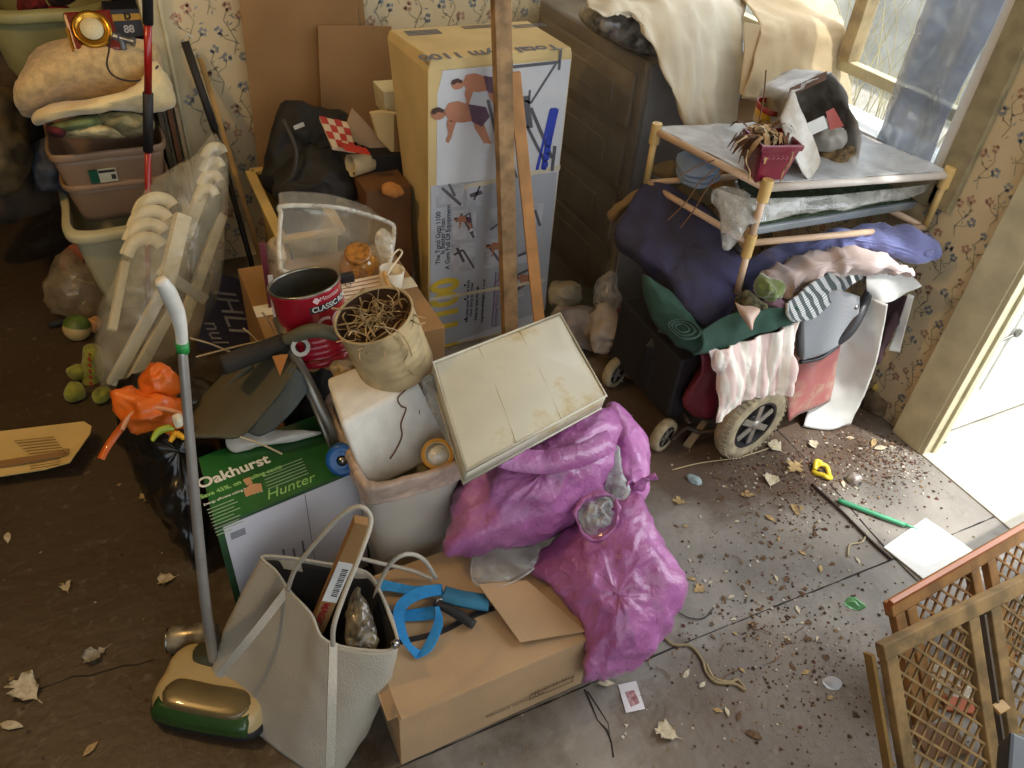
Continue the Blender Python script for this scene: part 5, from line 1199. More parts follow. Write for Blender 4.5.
# envelopes, clip
K = thing('envelope_stack', 'stack of white lined envelopes between the coffee can and the container', 'envelopes')
e0, e1, e2, e3 = Z(334,304,.49), Z(398,294,.49), Z(390,272,.51), Z(334,284,.51)
MB().hexa([p-UP*.035 for p in (e0,e1,e2,e3)], [e0,e1,e2,e3]).build('envelopes', M('paper_white', (230,216,190), rough=.8), K)
b = MB()
for i in range(5): b2 = MB(); t_ = .12+i*.18; b2.beam(e0.lerp(e3,t_)+UP*.001, e1.lerp(e2,t_)+UP*.001, .0022, .0006, up=UP); b2.build('edge_line', M('line_rust', (170,110,80), rough=.8), K)
K = thing('tan_envelope', 'peach coloured card below the white envelope stack', 'card')
MB().hexa([Z(338,330,.455), Z(372,318,.455), Z(392,302,.455), Z(338,306,.455)], [Z(338,330,.462), Z(372,318,.462), Z(392,302,.462), Z(338,306,.462)]).build('card', M('peach_card', (222,160,110), rough=.8), K)
K = thing('binder_clip', 'black binder clip standing on the white envelopes', 'clip')
cc = P(345,278,y=1.62); MB().beam(cc+V((-.022,0,0)), cc+V((.022,-.0,0)), .018, .022, up=UP).build('clip_body', m_ink, K, bevel=.003)
MB().tube([cc+V((-.004,-.012,0)), cc+V((-.006,-.03,-.004)), cc+V((.006,-.03,-.004)), cc+V((.004,-.012,0))], .0012, 6).build('clip_wire', MATS['steel'], K, smooth=True)
o = MB().tube([Z(384,272,.54), Z(388,284,.53), Z(394,292,.52), Z(398,300,.51)], [.006,.005,.004,.007], 7).build('wooden_peg', M('peg_wood', (206,160,90), rough=.7), smooth=True); tag(o, 'small wooden peg leaning on the right end of the envelopes', 'peg')
o = MB().tube([Z(386,278,.53), Z(391,268,.545), Z(399,258,.55), Z(402,252,.555), Z(398,250,.555), Z(390,258,.55)], .0026, 7).build('white_string', M('string_white', (225,210,180), rough=.8), smooth=True); tag(o, 'loop of white string right of the clear container', 'string')
o = MB().lathe([(.001,0),(.026,0),(.032,.08),(.030,.08),(.024,.004)], Z(390,296,.46), (.1,0,1), 22).build('white_cup', M('cup_cream', (226,214,190), rough=.5), smooth=True); tag(o, 'white cup behind the peg and envelopes', 'cup')
# film sleeve and magazine left of the coffee can
o = puffpx([(266,250),(272,238),(282,240),(288,258),(284,275),(276,296),(268,290),(264,268)], (275,266), y=1.78, depth=.03, seg=5).build('film_sleeve', M('milky_film', (214,190,150), rough=.25, alpha=.7, coat=.4, wr=.5, ws=20), wrinkle=[(.008, 20, 'r')]); tag(o, 'milky plastic sleeve standing left of the coffee can', 'sleeve')
b = MB(); b.hexa([P(270,318,y=1.70), P(276,320,y=1.70), P(276,320,y=1.80), P(270,318,y=1.80)], [P(259,243,y=1.74), P(265,244,y=1.74), P(267,242,y=1.86), P(262,240,y=1.86)]); tag(b.build('magazine', M('magazine_maroon', (96,28,40), rough=.4, coat=.4), bevel=.001), 'maroon magazine standing on edge left of the milky sleeve', 'magazine')
b = MB(); b.beam(P(270,275,y=1.685), P(277,325,y=1.66), .012, .003, up=(0,-1,0)); tag(b.build('white_strip', M('strip_white', (206,200,190), rough=.5)), 'narrow white card strip beside the maroon magazine', 'card')
# crumpled beige film under the beige tin
o = puffpx([(330,368),(340,360),(362,368),(376,385),(360,392),(338,388)], (350,376), y=1.36, depth=.03, seg=5).build('kraft_scrap', M('kraft_scrap', (190,160,110), rough=.6, coat=.2), wrinkle=[(.010, 28, 'r'), (.004, 60, 'r')]); tag(o, 'crumpled beige wrapping under the left side of the beige tin', 'wrapping')
o = puffpx([(422,382),(434,376),(446,402),(460,440),(466,462),(458,468),(446,440),(430,408)], (444,420), z=.46, depth=.02, seg=5).build('clear_wrap', mfilm, wrinkle=[(.006, 40, 'r')]); tag(o, 'clear crinkled film between the waste bin and the vinyl storage bag', 'film')

# ================================================================ RIGHT PILE: scooter, bedding, rack
def Psh(rows, y=None, z=None):
    out = []
    for r in rows: out.append([P(t[0], t[1], y=t[2]) if t[2] > 0.9 else P(t[0], t[1], z=t[2]) for t in r])
    return out
# draped cream sheet
b = MB(); b.sheet(Psh([
    [(586,-8,2.12),(606,-14,2.14),(640,-16,2.14),(680,-16,2.12),(728,-16,2.05),(752,-12,2.0)],
    [(590,6,2.0),(612,0,2.0),(645,0,1.96),(682,-2,1.94),(722,-2,1.93),(748,8,1.90)],
    [(600,12,1.95),(624,10,1.94),(655,36,1.87),(686,34,1.84),(716,34,1.84),(745,40,1.84)],
    [(612,14,1.93),(640,14,1.92),(664,66,1.82),(690,68,1.80),(716,70,1.80),(743,72,1.82)],
    [(620,16,1.93),(650,20,1.91),(673,96,1.78),(692,99,1.77),(716,98,1.77),(741,96,1.80)],
    [(626,18,1.93),(655,26,1.91),(688,127,1.75),(700,128,1.74),(721,126,1.74),(738,122,1.78)]]), 8)
o = b.build('cream_sheet', M('cream_cotton', (214, 204, 180), rough=.85, var=.06, vs=5), wrinkle=[(.022, 11, 'g'), (.008, 30, 'g'), (.003, 30, 'r')], solid=.003)
tag(o, 'cream cotton sheet draped in folds over the brown cabinet', 'sheet')
# tan cover
b = MB(); b.sheet(Psh([
    [(728,-16,2.05),(760,-24,2.05),(800,-18,2.05),(830,-4,2.0)],
    [(745,4,1.92),(775,4,1.92),(812,10,1.90),(842,20,1.88)],
    [(760,24,1.80),(785,26,1.80),(815,27,1.80),(843,30,1.80)],
    [(755,52,1.76),(782,54,1.76),(816,60,1.76),(848,60,1.78)],
    [(744,98,1.70),(778,104,1.70),(816,104,1.70),(851,112,1.76)]]), 8)
o = b.build('canvas_cover', M('tan_canvas', (198, 178, 142), rough=.8, var=.06, vs=6, c2=(184,160,122), bump=.2, wr=.35, ws=5), wrinkle=[(.008, 8, 'n'), (.008, 13, 'r'), (.004, 26, 'r')], solid=.004)
tag(o, 'stiff tan canvas cover draped between the cream sheet and the window', 'cover')
b = MB(); b.prism([P(744,22,y=1.80), P(762,26,y=1.79), P(757,60,y=1.76), P(744,96,y=1.72), P(740,94,y=1.73), P(745,50,y=1.78)], V((0,.004,0))); b.build('side_flap', MATS['tan_canvas'], o)
# hidden support: a carton in front of the cabinet
o = MB().box((1.80,1.86,.37), (.26,.16,.74)).build('tall_carton', m_cardd, bevel=.003); tag(o, 'plain carton standing beneath the tan canvas cover', 'box')

# ---- rack
K = thing('drying_rack', 'white and yellowed tubular rack frame lying on top of the bedding pile', 'rack')
zr = .775
rA, rB, rC = Z(656,131,zr), Z(766,188,zr), Z(948,175,zr); rD = rA+(rC-rB)
mrw = M('rack_white', (226, 218, 208), rough=.3, coat=.3); mry = M('rack_yellowed', (214, 180, 112), rough=.4, coat=.2); mrp = M('rack_peach', (222, 190, 158), rough=.35, coat=.2)
lz = P(750,243,y=rB.y).z; lz2 = P(745,289,y=rB.y).z
low = [V((p.x, p.y, lz)) for p in (rA, rB, rC, rD)]
def tb(a_, b_, r, nm, mm): MB().tube([a_, b_], r, 14, smooth=False).build(nm, mm, K, smooth=True)
tb(rA, rB, .010, 'top_rail', mrp); tb(rB, rC, .0105, 'top_rail', mrw); tb(rC, rD, .010, 'top_rail', mrw); tb(rD, rA, .0105, 'top_rail', mrw)
for a_, b_ in ((0,1),(1,2),(2,3),(3,0)): tb(low[a_], low[b_], .009, 'lower_rail', mrp)
for p, lo_, mm in ((rA, low[0], mry), (rB, low[1], mrp), (rC, low[2], mry), (rD, low[3], mrw)):
    tb(p, lo_, .0095, 'post', mm)
tb(low[1], V((rB.x-.004, rB.y-.01, lz2)), .0095, 'leg', mrp); 
for p in (rA, rB, rC):
    MB().lathe([(.001,.022),(.014,.022),(.015,.018),(.015,-.035),(.001,-.035)], p, UP, 16).build('corner_joint', mry, K, smooth=False)
MB().lathe([(.001,.015),(.014,.015),(.014,-.05),(.001,-.05)], low[1]+UP*.01, UP, 16).build('corner_joint', mry, K, smooth=False)
# film over the rack top
rows = []
for j in range(5):
    rows.append([rA.lerp(rB, j/4).lerp(rD.lerp(rC, j/4), i/5)+UP*(.012-.012*math.sin(math.pi*j/4)*math.sin(math.pi*i/5)) for i in range(6)])
b = MB(); b.sheet(rows, 6); o = b.build('plastic_sheet', M('milky_sheet', (216, 218, 218), rough=.35, alpha=.62, coat=.2, wr=.3, ws=10, au=(.85,1.12)), wrinkle=[(.005, 14, 'r')], solid=.0012)
tag(o, 'milky plastic sheet spread across the top of the rack', 'sheet')
# film hanging over front under the rail
b = MB(); b.sheet(Psh([[(716,188,.74),(740,196,.735),(764,198,.73),(820,196,.73),(880,190,.73),(935,184,.73)], [(720,210,.69),(742,215,.70),(766,213,.70),(822,210,.70),(882,202,.70),(925,194,.70)], [(722,234,.63),(745,226,.68),(768,221,.682),(824,210,.684),(884,200,.686),(918,194,.69)]]), 6)
o = b.build('clear_film', M('clear_sheet', (214, 214, 206), rough=.12, alpha=.38, coat=.8, wr=.9, ws=16), wrinkle=[(.008, 16, 'r')], solid=.001)
tag(o, 'clear crinkled film hanging inside the rack above the grey tray', 'film')
o = puffpx([(714,190),(735,186),(752,200),(750,222),(742,236),(728,250),(722,244),(720,220),(712,205)], (732,215), z=.68, depth=.03, seg=5).build('clear_bag', MATS['clear_sheet'], wrinkle=[(.008, 18, 'r')])
tag(o, 'clear plastic bag drooping over the left lower rail of the rack', 'bag')
# grey tray + grass mat
K = thing('boot_tray', 'long grey plastic tray on the lower rails of the rack', 'tray')
t0, t1, t2, t3 = Z(752,236,lz+.012), Z(934,206,lz+.012), Z(940,170,lz+.012), Z(735,190,lz+.012)
MB().hexa([t0, t1, t2, t3], [t0+V((-.008,-.008,.028)), t1+V((.008,-.008,.028)), t2+V((.008,.008,.028)), t3+V((-.008,.008,.028))]).build('tray_body', M('tray_grey', (148,156,160), rough=.35, coat=.3), K, bevel=.006)
b = MB(); r0 = random.Random(4)
g0_, g1_, g2_, g3_ = [p+UP*.03 for p in (t0, t1, t2, t3)]
b.hexa([g0_, g1_, g2_, g3_], [p+UP*.008 for p in (g0_, g1_, g2_, g3_)])
for i in range(900):
    s_, t_ = r0.random(), r0.random()**2*.6; p = g0_.lerp(g1_, s_).lerp(g3_.lerp(g2_, s_), t_)+UP*.007; d = V((r0.uniform(-.006,.006), r0.uniform(-.01,.002), r0.uniform(.004,.012)))
    sd = V((.0016,0,0)); b.add([p-sd, p+sd, p+d], [(0,1,2)])
o = b.build('grass_mat', M('grass_green', (52, 70, 40), rough=.9, var=.3, vs=60)); tag(o, 'dark green artificial grass mat lying in the grey tray', 'mat')
# light blue towels in rack left
for i, (dz, lb) in enumerate(((0,'lowest pale blue folded towel inside the left end of the rack'), (.016,'middle pale blue folded towel inside the left end of the rack'), (.032,'topmost pale blue folded towel inside the left end of the rack'))):
    o = puffpx([(676,168-i*5),(690,160-i*5),(712,166-i*4),(720,178-i*5),(706,188-i*5),(684,184-i*5)], (698,174-i*5), z=.66+dz, depth=.014, k=.7, seg=4, power=3).build('folded_towel', M('pale_blue', (140, 156, 178), rough=.95, var=.1), wrinkle=[(.004, 24, 'r')]); tag(o, lb, 'towel', 'pale blue towels in the rack')
o = puffpx([(650,170),(672,160),(690,176),(720,196),(700,206),(676,192)], (684,184), z=.60, depth=.03, seg=4).build('olive_cloth', M('olive_cloth', (120,104,74), rough=.95, var=.2), wrinkle=[(.01, 20, 'r')]); tag(o, 'olive brown cloth beneath the pale blue towels', 'cloth')
# planter
K = thing('planter', 'maroon square planter with dried leaves standing on the rack', 'planter')
pc = Z(774,184,zr+.004)+V((.0,.045,0)); mma = M('maroon_pot', (120, 22, 48), rough=.35, coat=.4)
def sq(w_, z_, r_=.006): return frm((pc.x, pc.y, pc.z+z_), w_, w_, r_, rz=-.25)
MB().loft([sq(.070,0), sq(.085,.05), sq(.100,.095)], capb=True).build('pot', mma, K, smooth=False, solid=.003)
MB().loft([sq(.104,.088), sq(.108,.090), sq(.110,.102), sq(.096,.102), sq(.094,.08)]).build('pot_rim', mma, K, smooth=False)
b = MB()
cr_ = math.cos(-.25); sr_ = math.sin(-.25)
for i in range(7):
    x = -.036+i*.012
    for dz in (.066, .074):
        w_ = .047+.0; px = pc.x+x*cr_+w_*sr_; py = pc.y+x*sr_-w_*cr_
        b.beam((px-.005, py, pc.z+dz), (px, py-.0005, pc.z+dz+.005), .0015, .001); b.beam((px, py-.0005, pc.z+dz+.005), (px+.005, py, pc.z+dz), .0015, .001)
b.build('pot_pattern', M('pot_pattern', (186,120,136), rough=.6), K)
b = MB(); rl = random.Random(21)
def leafblade(b, p0, d, L, w, droop):
    side = d.cross(UP); side = side.normalized() if side.length > 1e-3 else V((1,0,0)); A1 = []; B1 = []; p = V(p0); dd = V(d).normalized()
    for k in range(7):
        ww = w*math.sin(math.pi*(k+.6)/7.2); A1.append(p+side*ww+UP*rl.uniform(-.002,.002)); B1.append(p-side*ww)
        p = p+dd*(L/6); dd = (dd+V((rl.uniform(-.2,.2), rl.uniform(-.2,.2), -droop))).normalized()
    b.grid([A1, B1])
for i in range(95):
    a_ = rl.uniform(0, 6.28); d = V((math.cos(a_)*.9-.45, math.sin(a_)*.9+.35, rl.uniform(0,.7)))
    b = MB() if i % 1 == 0 else b
    leafblade(b, pc+V((rl.uniform(-.05,.035), rl.uniform(-.02,.05), rl.uniform(.09,.115))), d, rl.uniform(.04,.10), rl.uniform(.003,.009), rl.uniform(.25,.7))
    b.build('dried_leaf', (M('dry_leaf_tan', (170,132,86), rough=.9, var=.25, vs=30), M('dry_leaf_brown', (104,70,44), rough=.9, var=.25, vs=30), M('dry_leaf_pale', (206,184,144), rough=.9, var=.2, vs=30))[i % 3], K, smooth=True)
for lb_, pts in (('pale root hanging down the front of the maroon planter', [(793,152),(790,162),(784,170),(780,182)]), ('pale root hanging at the left corner of the maroon planter', [(748,150),(746,162),(750,172),(748,180)])):
    o = MB().tube([P(u, v, y=pc.y-.066) for u, v in pts], .0018, 5).build('pale_root', MATS['straw_root']); tag(o, lb_, 'root')
o = MB().tube([P(766,70,y=pc.y+.01), P(764,95,y=pc.y), P(759,122,y=pc.y)], .0018, 5).build('dry_stalk', mroot); tag(o, 'single dry stem standing up from the maroon planter', 'stem')
K = thing('yellow_pot', 'small yellow plastic pot lying behind the dried leaves of the maroon planter', 'pot')
MB().lathe([(.001,0),(.026,0),(.036,.05),(.034,.05),(.024,.004)], P(762,122,y=1.52), (.1,-.2,1), 24).build('pot', M('yellow_pot', (226, 176, 30), rough=.35, coat=.4), K, smooth=True)
MB().lathe([(.0345,.036),(.037,.05),(.0345,.05)], P(762,122,y=1.50), (.1,-.2,1), 24).build('pot_band', M('pot_red', (150,40,30), rough=.5), K, smooth=True)
rt_ = random.Random(33)
for i, (pts, lb) in enumerate(((((680,176),(700,165),(722,158)),'thin dry twig hanging over the left top rail'), (((716,168),(700,182),(686,202),(668,220)),'long thin dry twig drooping across the left rails onto the navy cushion'), (((722,170),(706,190),(694,210),(680,228)),'second long thin dry twig drooping across the left rails'), (((764,188),(775,184),(785,188),(792,186)),'tiny tangle of red thread on the front corner of the rack'))):
    o = MB().tube([P(u, v, y=1.45+.02*k-.03*i if i else 1.50) for k, (u, v) in enumerate(pts)], .0016, 5).build('dry_twig', M('twig_brown', (120,84,56), rough=.9) if i < 3 else M('thread_red', (96,30,40), rough=.9)); tag(o, lb, 'twig' if i < 3 else 'thread')
# open grey bag of bulbs
K = thing('potting_bag', 'torn grey-white plastic sack lying open on the rack beside the planter', 'bag')
yb_ = 1.40
op = [P(u, v, y=yb_+dy) for u, v, dy in ((790,98,.02),(806,84,.05),(828,73,.08),(842,84,.08),(852,112,.04),(861,134,.0),(860,156,-.03),(847,177,-.06),(818,181,-.06),(801,169,-.04),(792,146,-.02),(786,120,.0))]
ce = sum(op, V((0,0,0)))/12
bk_ = [ce+(p-ce)*.8+V((.03,.16,-.02)) for p in op]; bk2 = [ce+(p-ce)*.4+V((.04,.22,-.05)) for p in op]
for q_ in (bk_, bk2):
    for p in q_: p.z = max(p.z, zr+.012)
MB().loft([bk2, bk_, op], sub=6, capb=True).build('bag_skin', M('sack_skin', (176, 174, 168), rough=.45, var=.3, vs=10, c2=(96,84,70), wr=.4, ws=20), K, wrinkle=[(.008, 20, 'r')], solid=.002)
puffpx([(820,152),(834,146),(852,148),(852,164),(844,176),(820,178)], (836,163), y=yb_+.01, depth=.03, seg=5).build('root_ball', M('peat', (138,112,76), rough=1, var=.4, vs=40, bump=1, bs=90), K, wrinkle=[(.010, 34, 'n')])
puffpx([(806,128),(822,118),(840,126),(850,142),(836,150),(818,152),(808,142)], (828,136), y=yb_+.04, depth=.03, seg=5).build('crumpled_lining', M('lining_grey', (150,144,134), rough=.4, wr=.5), K, wrinkle=[(.010, 26, 'r')])
b = MB(); b.prism([P(826,112,y=yb_+.02), P(834,108,y=yb_+.02), P(844,126,y=yb_+.0), P(830,130,y=yb_+.0)], V((0,.002,0))); b.build('red_print', M('print_orange_red', (150,54,40), rough=.5), K)
b = MB(); b.prism([P(806,124,y=yb_-.005), P(824,116,y=yb_-.005), P(828,128,y=yb_-.01), P(810,136,y=yb_-.01)], V((0,.002,0))); b.build('paper_label', M('label_pale', (206,204,198), rough=.6), K)
b = MB(); b.sheet([[P(779,118,y=1.40), P(789,98,y=1.41), P(794,90,y=1.42)], [P(787,140,y=1.37), P(798,124,y=1.38), P(802,112,y=1.39)], [P(798,166,y=1.34), P(808,150,y=1.35), P(814,140,y=1.36)], [P(808,180,y=1.32), P(816,172,y=1.33), P(821,160,y=1.34)]], 5)
b.build('torn_flap', M('flap_white', (196,192,184), rough=.5, var=.15, c2=(150,136,116), vs=14), K, wrinkle=[(.006, 22, 'r')], solid=.0015)
b = MB(); b.sheet([[P(788,98,y=1.43), P(790,88,y=1.45)], [P(808,88,y=1.45), P(808,80,y=1.47)], [P(826,80,y=1.46), P(827,71,y=1.48)]], 4); b.build('brown_edge', M('edge_brown', (84,58,40), rough=.8), K, solid=.002)

# ---- bedding pile (top to bottom)
o = puffpx([(615,235),(628,208),(645,184),(672,190),(710,214),(741,258),(741,288),(728,314),(703,330),(686,318),(664,280),(650,270),(630,256)], (684,256), z=.50, depth=.055, k=.45, seg=7, power=4, back=1.2).build('seat_cushion', M('navy_fabric', (58, 57, 92), rough=.9, var=.12, vs=7, bump=.4, bs=260, c2=(48,44,58)), wrinkle=[(.008, 8, 'n'), (.007, 13, 'r'), (.003, 34, 'r')])
tag(o, 'large dark navy cushion drooping off the left end of the pile', 'cushion')
o = MB().tube([P(u, v, z=.555) for u, v in ((650,180),(672,188),(708,211),(740,252))], .010, 10).build('black_piping', m_ink, smooth=True); o['kind'] = 'x'; del o['kind']; tag(o, 'dark rolled hem along the upper edge of the navy cushion', 'hem')
mq = M('periwinkle', (122, 128, 180), rough=.85, var=.15, vs=12, bump=.3, bs=160, sheen=.3)
o = puffpx([(744,262),(765,250),(800,236),(850,226),(895,224),(922,230),(938,246),(937,260),(918,263),(893,257),(860,247),(822,249),(792,265),(765,286),(748,292)], (835,238), z=.575, depth=.05, k=.15, seg=8, power=2.5, back=1.5).build('quilt', mq, wrinkle=[(.010, 26, 'g'), (.006, 50, 'g')])
tag(o, 'folded periwinkle blue quilt directly under the rack', 'quilt')
o = MB().tube([P(934,244,z=.60), P(926,236,z=.60), P(920,244,z=.60), P(926,254,z=.60), P(932,250,z=.60)], .010, 10).build('quilt_roll', mq, smooth=True); tag(o, 'rolled right end of the periwinkle quilt', 'quilt')
msat = M('pink_satin', (226, 206, 200), rough=.5, var=.10, vs=10, sheen=.3)
o = puffpx([(752,278),(780,262),(815,250),(850,246),(885,254),(908,266),(912,276),(880,274),(850,270),(822,276),(800,290),(790,300),(768,290)], (830,264), z=.545, depth=.045, k=.15, seg=8, power=2.5, back=1.5).build('satin_sheet', msat, wrinkle=[(.012, 24, 'g'), (.007, 48, 'g')])
tag(o, 'crumpled pale pink satin sheet folded beneath the periwinkle quilt', 'sheet')
b = MB(); b.sheet(Psh([
    [(786,304,.50),(800,292,.51),(822,276,.52),(850,262,.53),(880,262,.53),(905,272,.52)],
    [(788,316,.48),(808,304,.48),(828,286,.49),(852,272,.50),(880,268,.51),(902,276,.51)],
    [(794,322,.46),(814,318,.45),(836,298,.46),(856,282,.475),(880,275,.49),(898,282,.50)]]), 8)
o = b.build('plaid_blanket', stripes('plaid', (206,208,206), (84,92,92), 5, 'X', check=(30,36,40)), wrinkle=[(.006, 26, 'r')], solid=.008); tag(o, 'grey and white plaid blanket edge curving under the satin sheet', 'blanket')
o = puffpx([(850,264),(880,256),(905,264),(914,280),(890,282),(860,276)], (882,268), z=.50, depth=.02, seg=5).build('white_pillowcase', M('pillow_white', (226,216,210), rough=.8), wrinkle=[(.008, 26, 'r')]); tag(o, 'white pillowcase showing between satin sheet and hanging plastic', 'pillowcase')
o = puffpx([(754,284),(762,274),(784,282),(784,296),(776,302),(758,296)], (769,288), z=.52, depth=.035, seg=5).build('green_velvet', M('green_velvet', (108, 124, 56), rough=.9, var=.25, vs=30, sheen=.8), wrinkle=[(.008, 40, 'g'), (.004, 60, 'r')]); tag(o, 'bunched bright green velvet cloth at the foot of the rack leg', 'cloth')
o = puffpx([(738,296),(750,290),(762,300),(766,308),(752,314),(738,308)], (751,303), z=.49, depth=.03, seg=5).build('floral_cloth', M('moss_floral', (90, 84, 56), rough=1, var=.4, vs=60), wrinkle=[(.010, 34, 'n')]); tag(o, 'mossy patterned cloth left of the bright green velvet', 'cloth')
o = puffpx([(762,300),(778,298),(788,306),(784,314),(768,310)], (776,306), z=.48, depth=.02, seg=5).build('mauve_cloth', M('mauve', (122, 92, 106), rough=.9), wrinkle=[(.006, 34, 'r')]); tag(o, 'small mauve cloth below the bright green velvet', 'cloth')
mgr = M('bottle_green', (46, 78, 64), rough=.9, var=.15, bump=.4, bs=200)
o = puffpx([(643,276),(655,280),(672,290),(692,318),(706,332),(722,336),(712,348),(696,352),(676,345),(656,325),(645,300)], (680,318), z=.40, depth=.05, k=.1, seg=7, power=2.8).build('green_blanket', mgr, wrinkle=[(.006, 10, 'r'), (.003, 24, 'r')]); tag(o, 'rolled bottle green blanket below the navy cushion', 'blanket')
b = MB()
for k in range(3): b.tube([P(680+(u-680)*(1-.28*k), 328+(v-328)*(1-.28*k), z=.455) for u, v in ((668,326),(676,320),(690,322),(700,332),(694,338),(680,338))], .0035, 6, closed=True)
o2 = b.build('roll_coil', M('coil_green', (36,62,52), rough=.9), o, smooth=True)
b = MB(); b.sheet(Psh([
    [(700,332,.45),(722,318,.47),(745,310,.48),(770,308,.485),(798,308,.49)],
    [(702,344,.43),(724,334,.44),(748,324,.45),(772,318,.46),(800,314,.465)],
    [(692,352,.40),(722,348,.40),(750,336,.42),(775,328,.43),(800,320,.44)]]), 7)
o = b.build('green_throw', mgr, wrinkle=[(.006, 20, 'r')], solid=.010); tag(o, 'bottle green throw lying over the top of the striped towel', 'throw')
b = MB(); b.sheet([[P(735,302,z=.49), P(742,306,z=.495), P(750,306,z=.50)], [P(740,314,z=.485), P(748,316,z=.50), P(760,310,z=.50)], [P(748,326,z=.46), P(752,330,z=.47), P(753,320,z=.48)]], 6)
o = b.build('curled_card', M('curl_peach', (212, 168, 140), rough=.5, c2=(190,180,176)), solid=.002, smooth=True); tag(o, 'curled peach and white card sticking out above the green throw', 'card')
# striped towel hanging over the wheel
rows = [[(709,351,.405),(722,349,.41),(740,343,.41),(760,336,.415),(780,328,.42),(798,321,.425)],
        [(714,368,.35),(726,366,.36),(742,362,.36),(760,356,.365),(778,350,.37),(795,342,.375)],
        [(720,384,.29),(730,385,.30),(744,378,.305),(760,374,.31),(776,370,.32),(791,364,.33)],
        [(718,404,.24),(728,402,.245),(742,392,.26),(758,390,.265),(774,388,.27),(789,382,.28)],
        [(716,423,.19),(722,420,.20),(740,402,.235),(758,396,.245),(772,395,.25),(787,393,.25)]]
b = MB(); b.sheet(Psh(rows), 9)
def towel_mat():
    if 'towel_stripe' in MATS: return MATS['towel_stripe']
    m = stripes('towel_stripe', (238,232,220), (224,200,192), 2.2, 'X', rough=.95); return m
o = b.build('striped_towel', towel_mat(), wrinkle=[(.016, 24, 'g'), (.006, 60, 'g'), (.002, 90, 'n')], solid=.006); tag(o, 'pink and white striped towel hanging in folds above the big scooter wheel', 'towel')
b = puffpx([(730,392),(740,388),(748,396),(744,402),(732,402)], (739,396), z=.235, depth=.012, seg=4); b.build('towel_fringe', M('fringe_white', (226,220,208), rough=1, bump=1), o, wrinkle=[(.006, 90, 'n')])

# ---- mobility scooter
K = thing('mobility_scooter', 'dusty red mobility scooter buried under the bedding pile, tyres showing', 'scooter')
mty = M('dusty_tyre', (172, 158, 128), rough=.95, var=.2, vs=24, bump=.5); mrim = M('rim_black', (36,34,36), rough=.5); msp = M('spoke_silver', (176,170,160), rough=.35, metal=.6)
mred2 = M('scooter_red', (122, 34, 50), rough=.4, coat=.5, var=.2, vs=5, stain=((140,110,100), 6, .6))
def wheel(c, r, wth, ax_, n=6, treads=True):
    ax_ = V(ax_).normalized(); u_ = ax_.orthogonal().normalized(); w2 = ax_.cross(u_)
    pr = [(r*.66,-wth*.42),(r*.80,-wth*.5),(r*.93,-wth*.44),(r,-wth*.2),(r,wth*.2),(r*.93,wth*.44),(r*.80,wth*.5),(r*.66,wth*.42),(r*.62,0),(r*.66,-wth*.42)]
    ty = MB().lathe(pr, c, ax_, 44).build('tyre', mty, K, smooth=True)
    if treads:
        b = MB()
        for k in range(44):
            a_ = k/44*2*math.pi; dr_ = u_*math.cos(a_)+w2*math.sin(a_)
            b.beam(V(c)+dr_*(r*.96)-ax_*wth*.46, V(c)+dr_*(r*1.015)-ax_*wth*.1, r*.07, .004, up=dr_)
        b.build('tread', mty, ty)
    rm = MB().lathe([(r*.67,-wth*.30),(r*.67,-wth*.40),(r*.60,-wth*.40),(r*.56,-wth*.1),(.001,-wth*.05)], c, ax_, 36).build('rim', mrim, K, smooth=False)
    for k in range(n):
        a_ = k/n*2*math.pi+.3; dr_ = u_*math.cos(a_)+w2*math.sin(a_)
        MB().beam(V(c)-ax_*wth*.34+dr_*r*.08, V(c)-ax_*wth*.34+dr_*r*.56, r*.16, .006, up=ax_).build('spoke', msp, rm, bevel=.002)
    MB().lathe([(.001,-wth*.46),(r*.13,-wth*.44),(r*.16,-wth*.2),(r*.16,0)], c, ax_, 20).build('hub', msp, rm, smooth=True)
axw = V((-.12,1,.0))
wheel(P(750,421,z=.124), .123, .055, axw, 6)
wheel(P(665,437,z=.052)+V((0,.01,0)), .053, .032, (-.35,1,0), 5, False)
wheel(P(615,372,z=.052), .053, .032, (-.35,1,0), 5, False)
wheel(P(751,421,z=.118)+V((.05,.46,0)), .117, .055, axw, 6, False)
# red shell: left fairing, right fairing
wc_ = P(751,421,z=.118)
def hx(pts, z0_, z1_, nm, mm, bv=.01):
    lo_ = [V((p[0], p[1], z0_)) for p in pts]; hi_ = [V((p[0]+(p[2] if len(p) > 2 else 0), p[1]+(p[3] if len(p) > 3 else 0), z1_)) for p in pts]
    return MB().hexa(lo_, hi_).build(nm, mm, K, bevel=bv)
MB().loft([[P(u, v, z=.10) for u, v in ((690,412),(700,418),(716,418),(722,405),(722,380),(704,384))], [P(u, v, z=.17) for u, v in ((682,398),(694,402),(714,402),(724,392),(722,365),(700,372))], [P(u, v, z=.28) for u, v in ((700,372),(706,374),(716,372),(724,362),(722,345),(706,350))], [P(u, v, z=.34) for u, v in ((700,352),(706,354),(716,352),(724,348),(722,335),(706,340))]], capb=True, capt=True).build('red_fairing', mred2, K, smooth=True)
MB().loft([[P(u, v, z=.09) for u, v in ((788,420),(800,414),(832,400),(845,380),(820,372),(790,388))], [P(u, v, z=.20) for u, v in ((784,378),(806,384),(834,370),(846,352),(820,342),(786,352))], [P(u, v, z=.29) for u, v in ((790,350),(808,356),(836,346),(846,334),(820,325),(788,332))]], capb=True, capt=True).build('red_fairing', M('scooter_red_dusty', (166, 96, 94), rough=.45, coat=.4, var=.2, vs=6, stain=((170,140,120), 7, .5)), K, smooth=True)
hx([(wc_.x-.20,1.30),(wc_.x+.25,1.30),(wc_.x+.25,1.62),(wc_.x-.20,1.62)], .08, .30, 'chassis', mrim)
b = MB(); q = [P(645,345,z=.26), P(700,382,z=.20), P(706,350,z=.30), P(668,318,z=.34)]
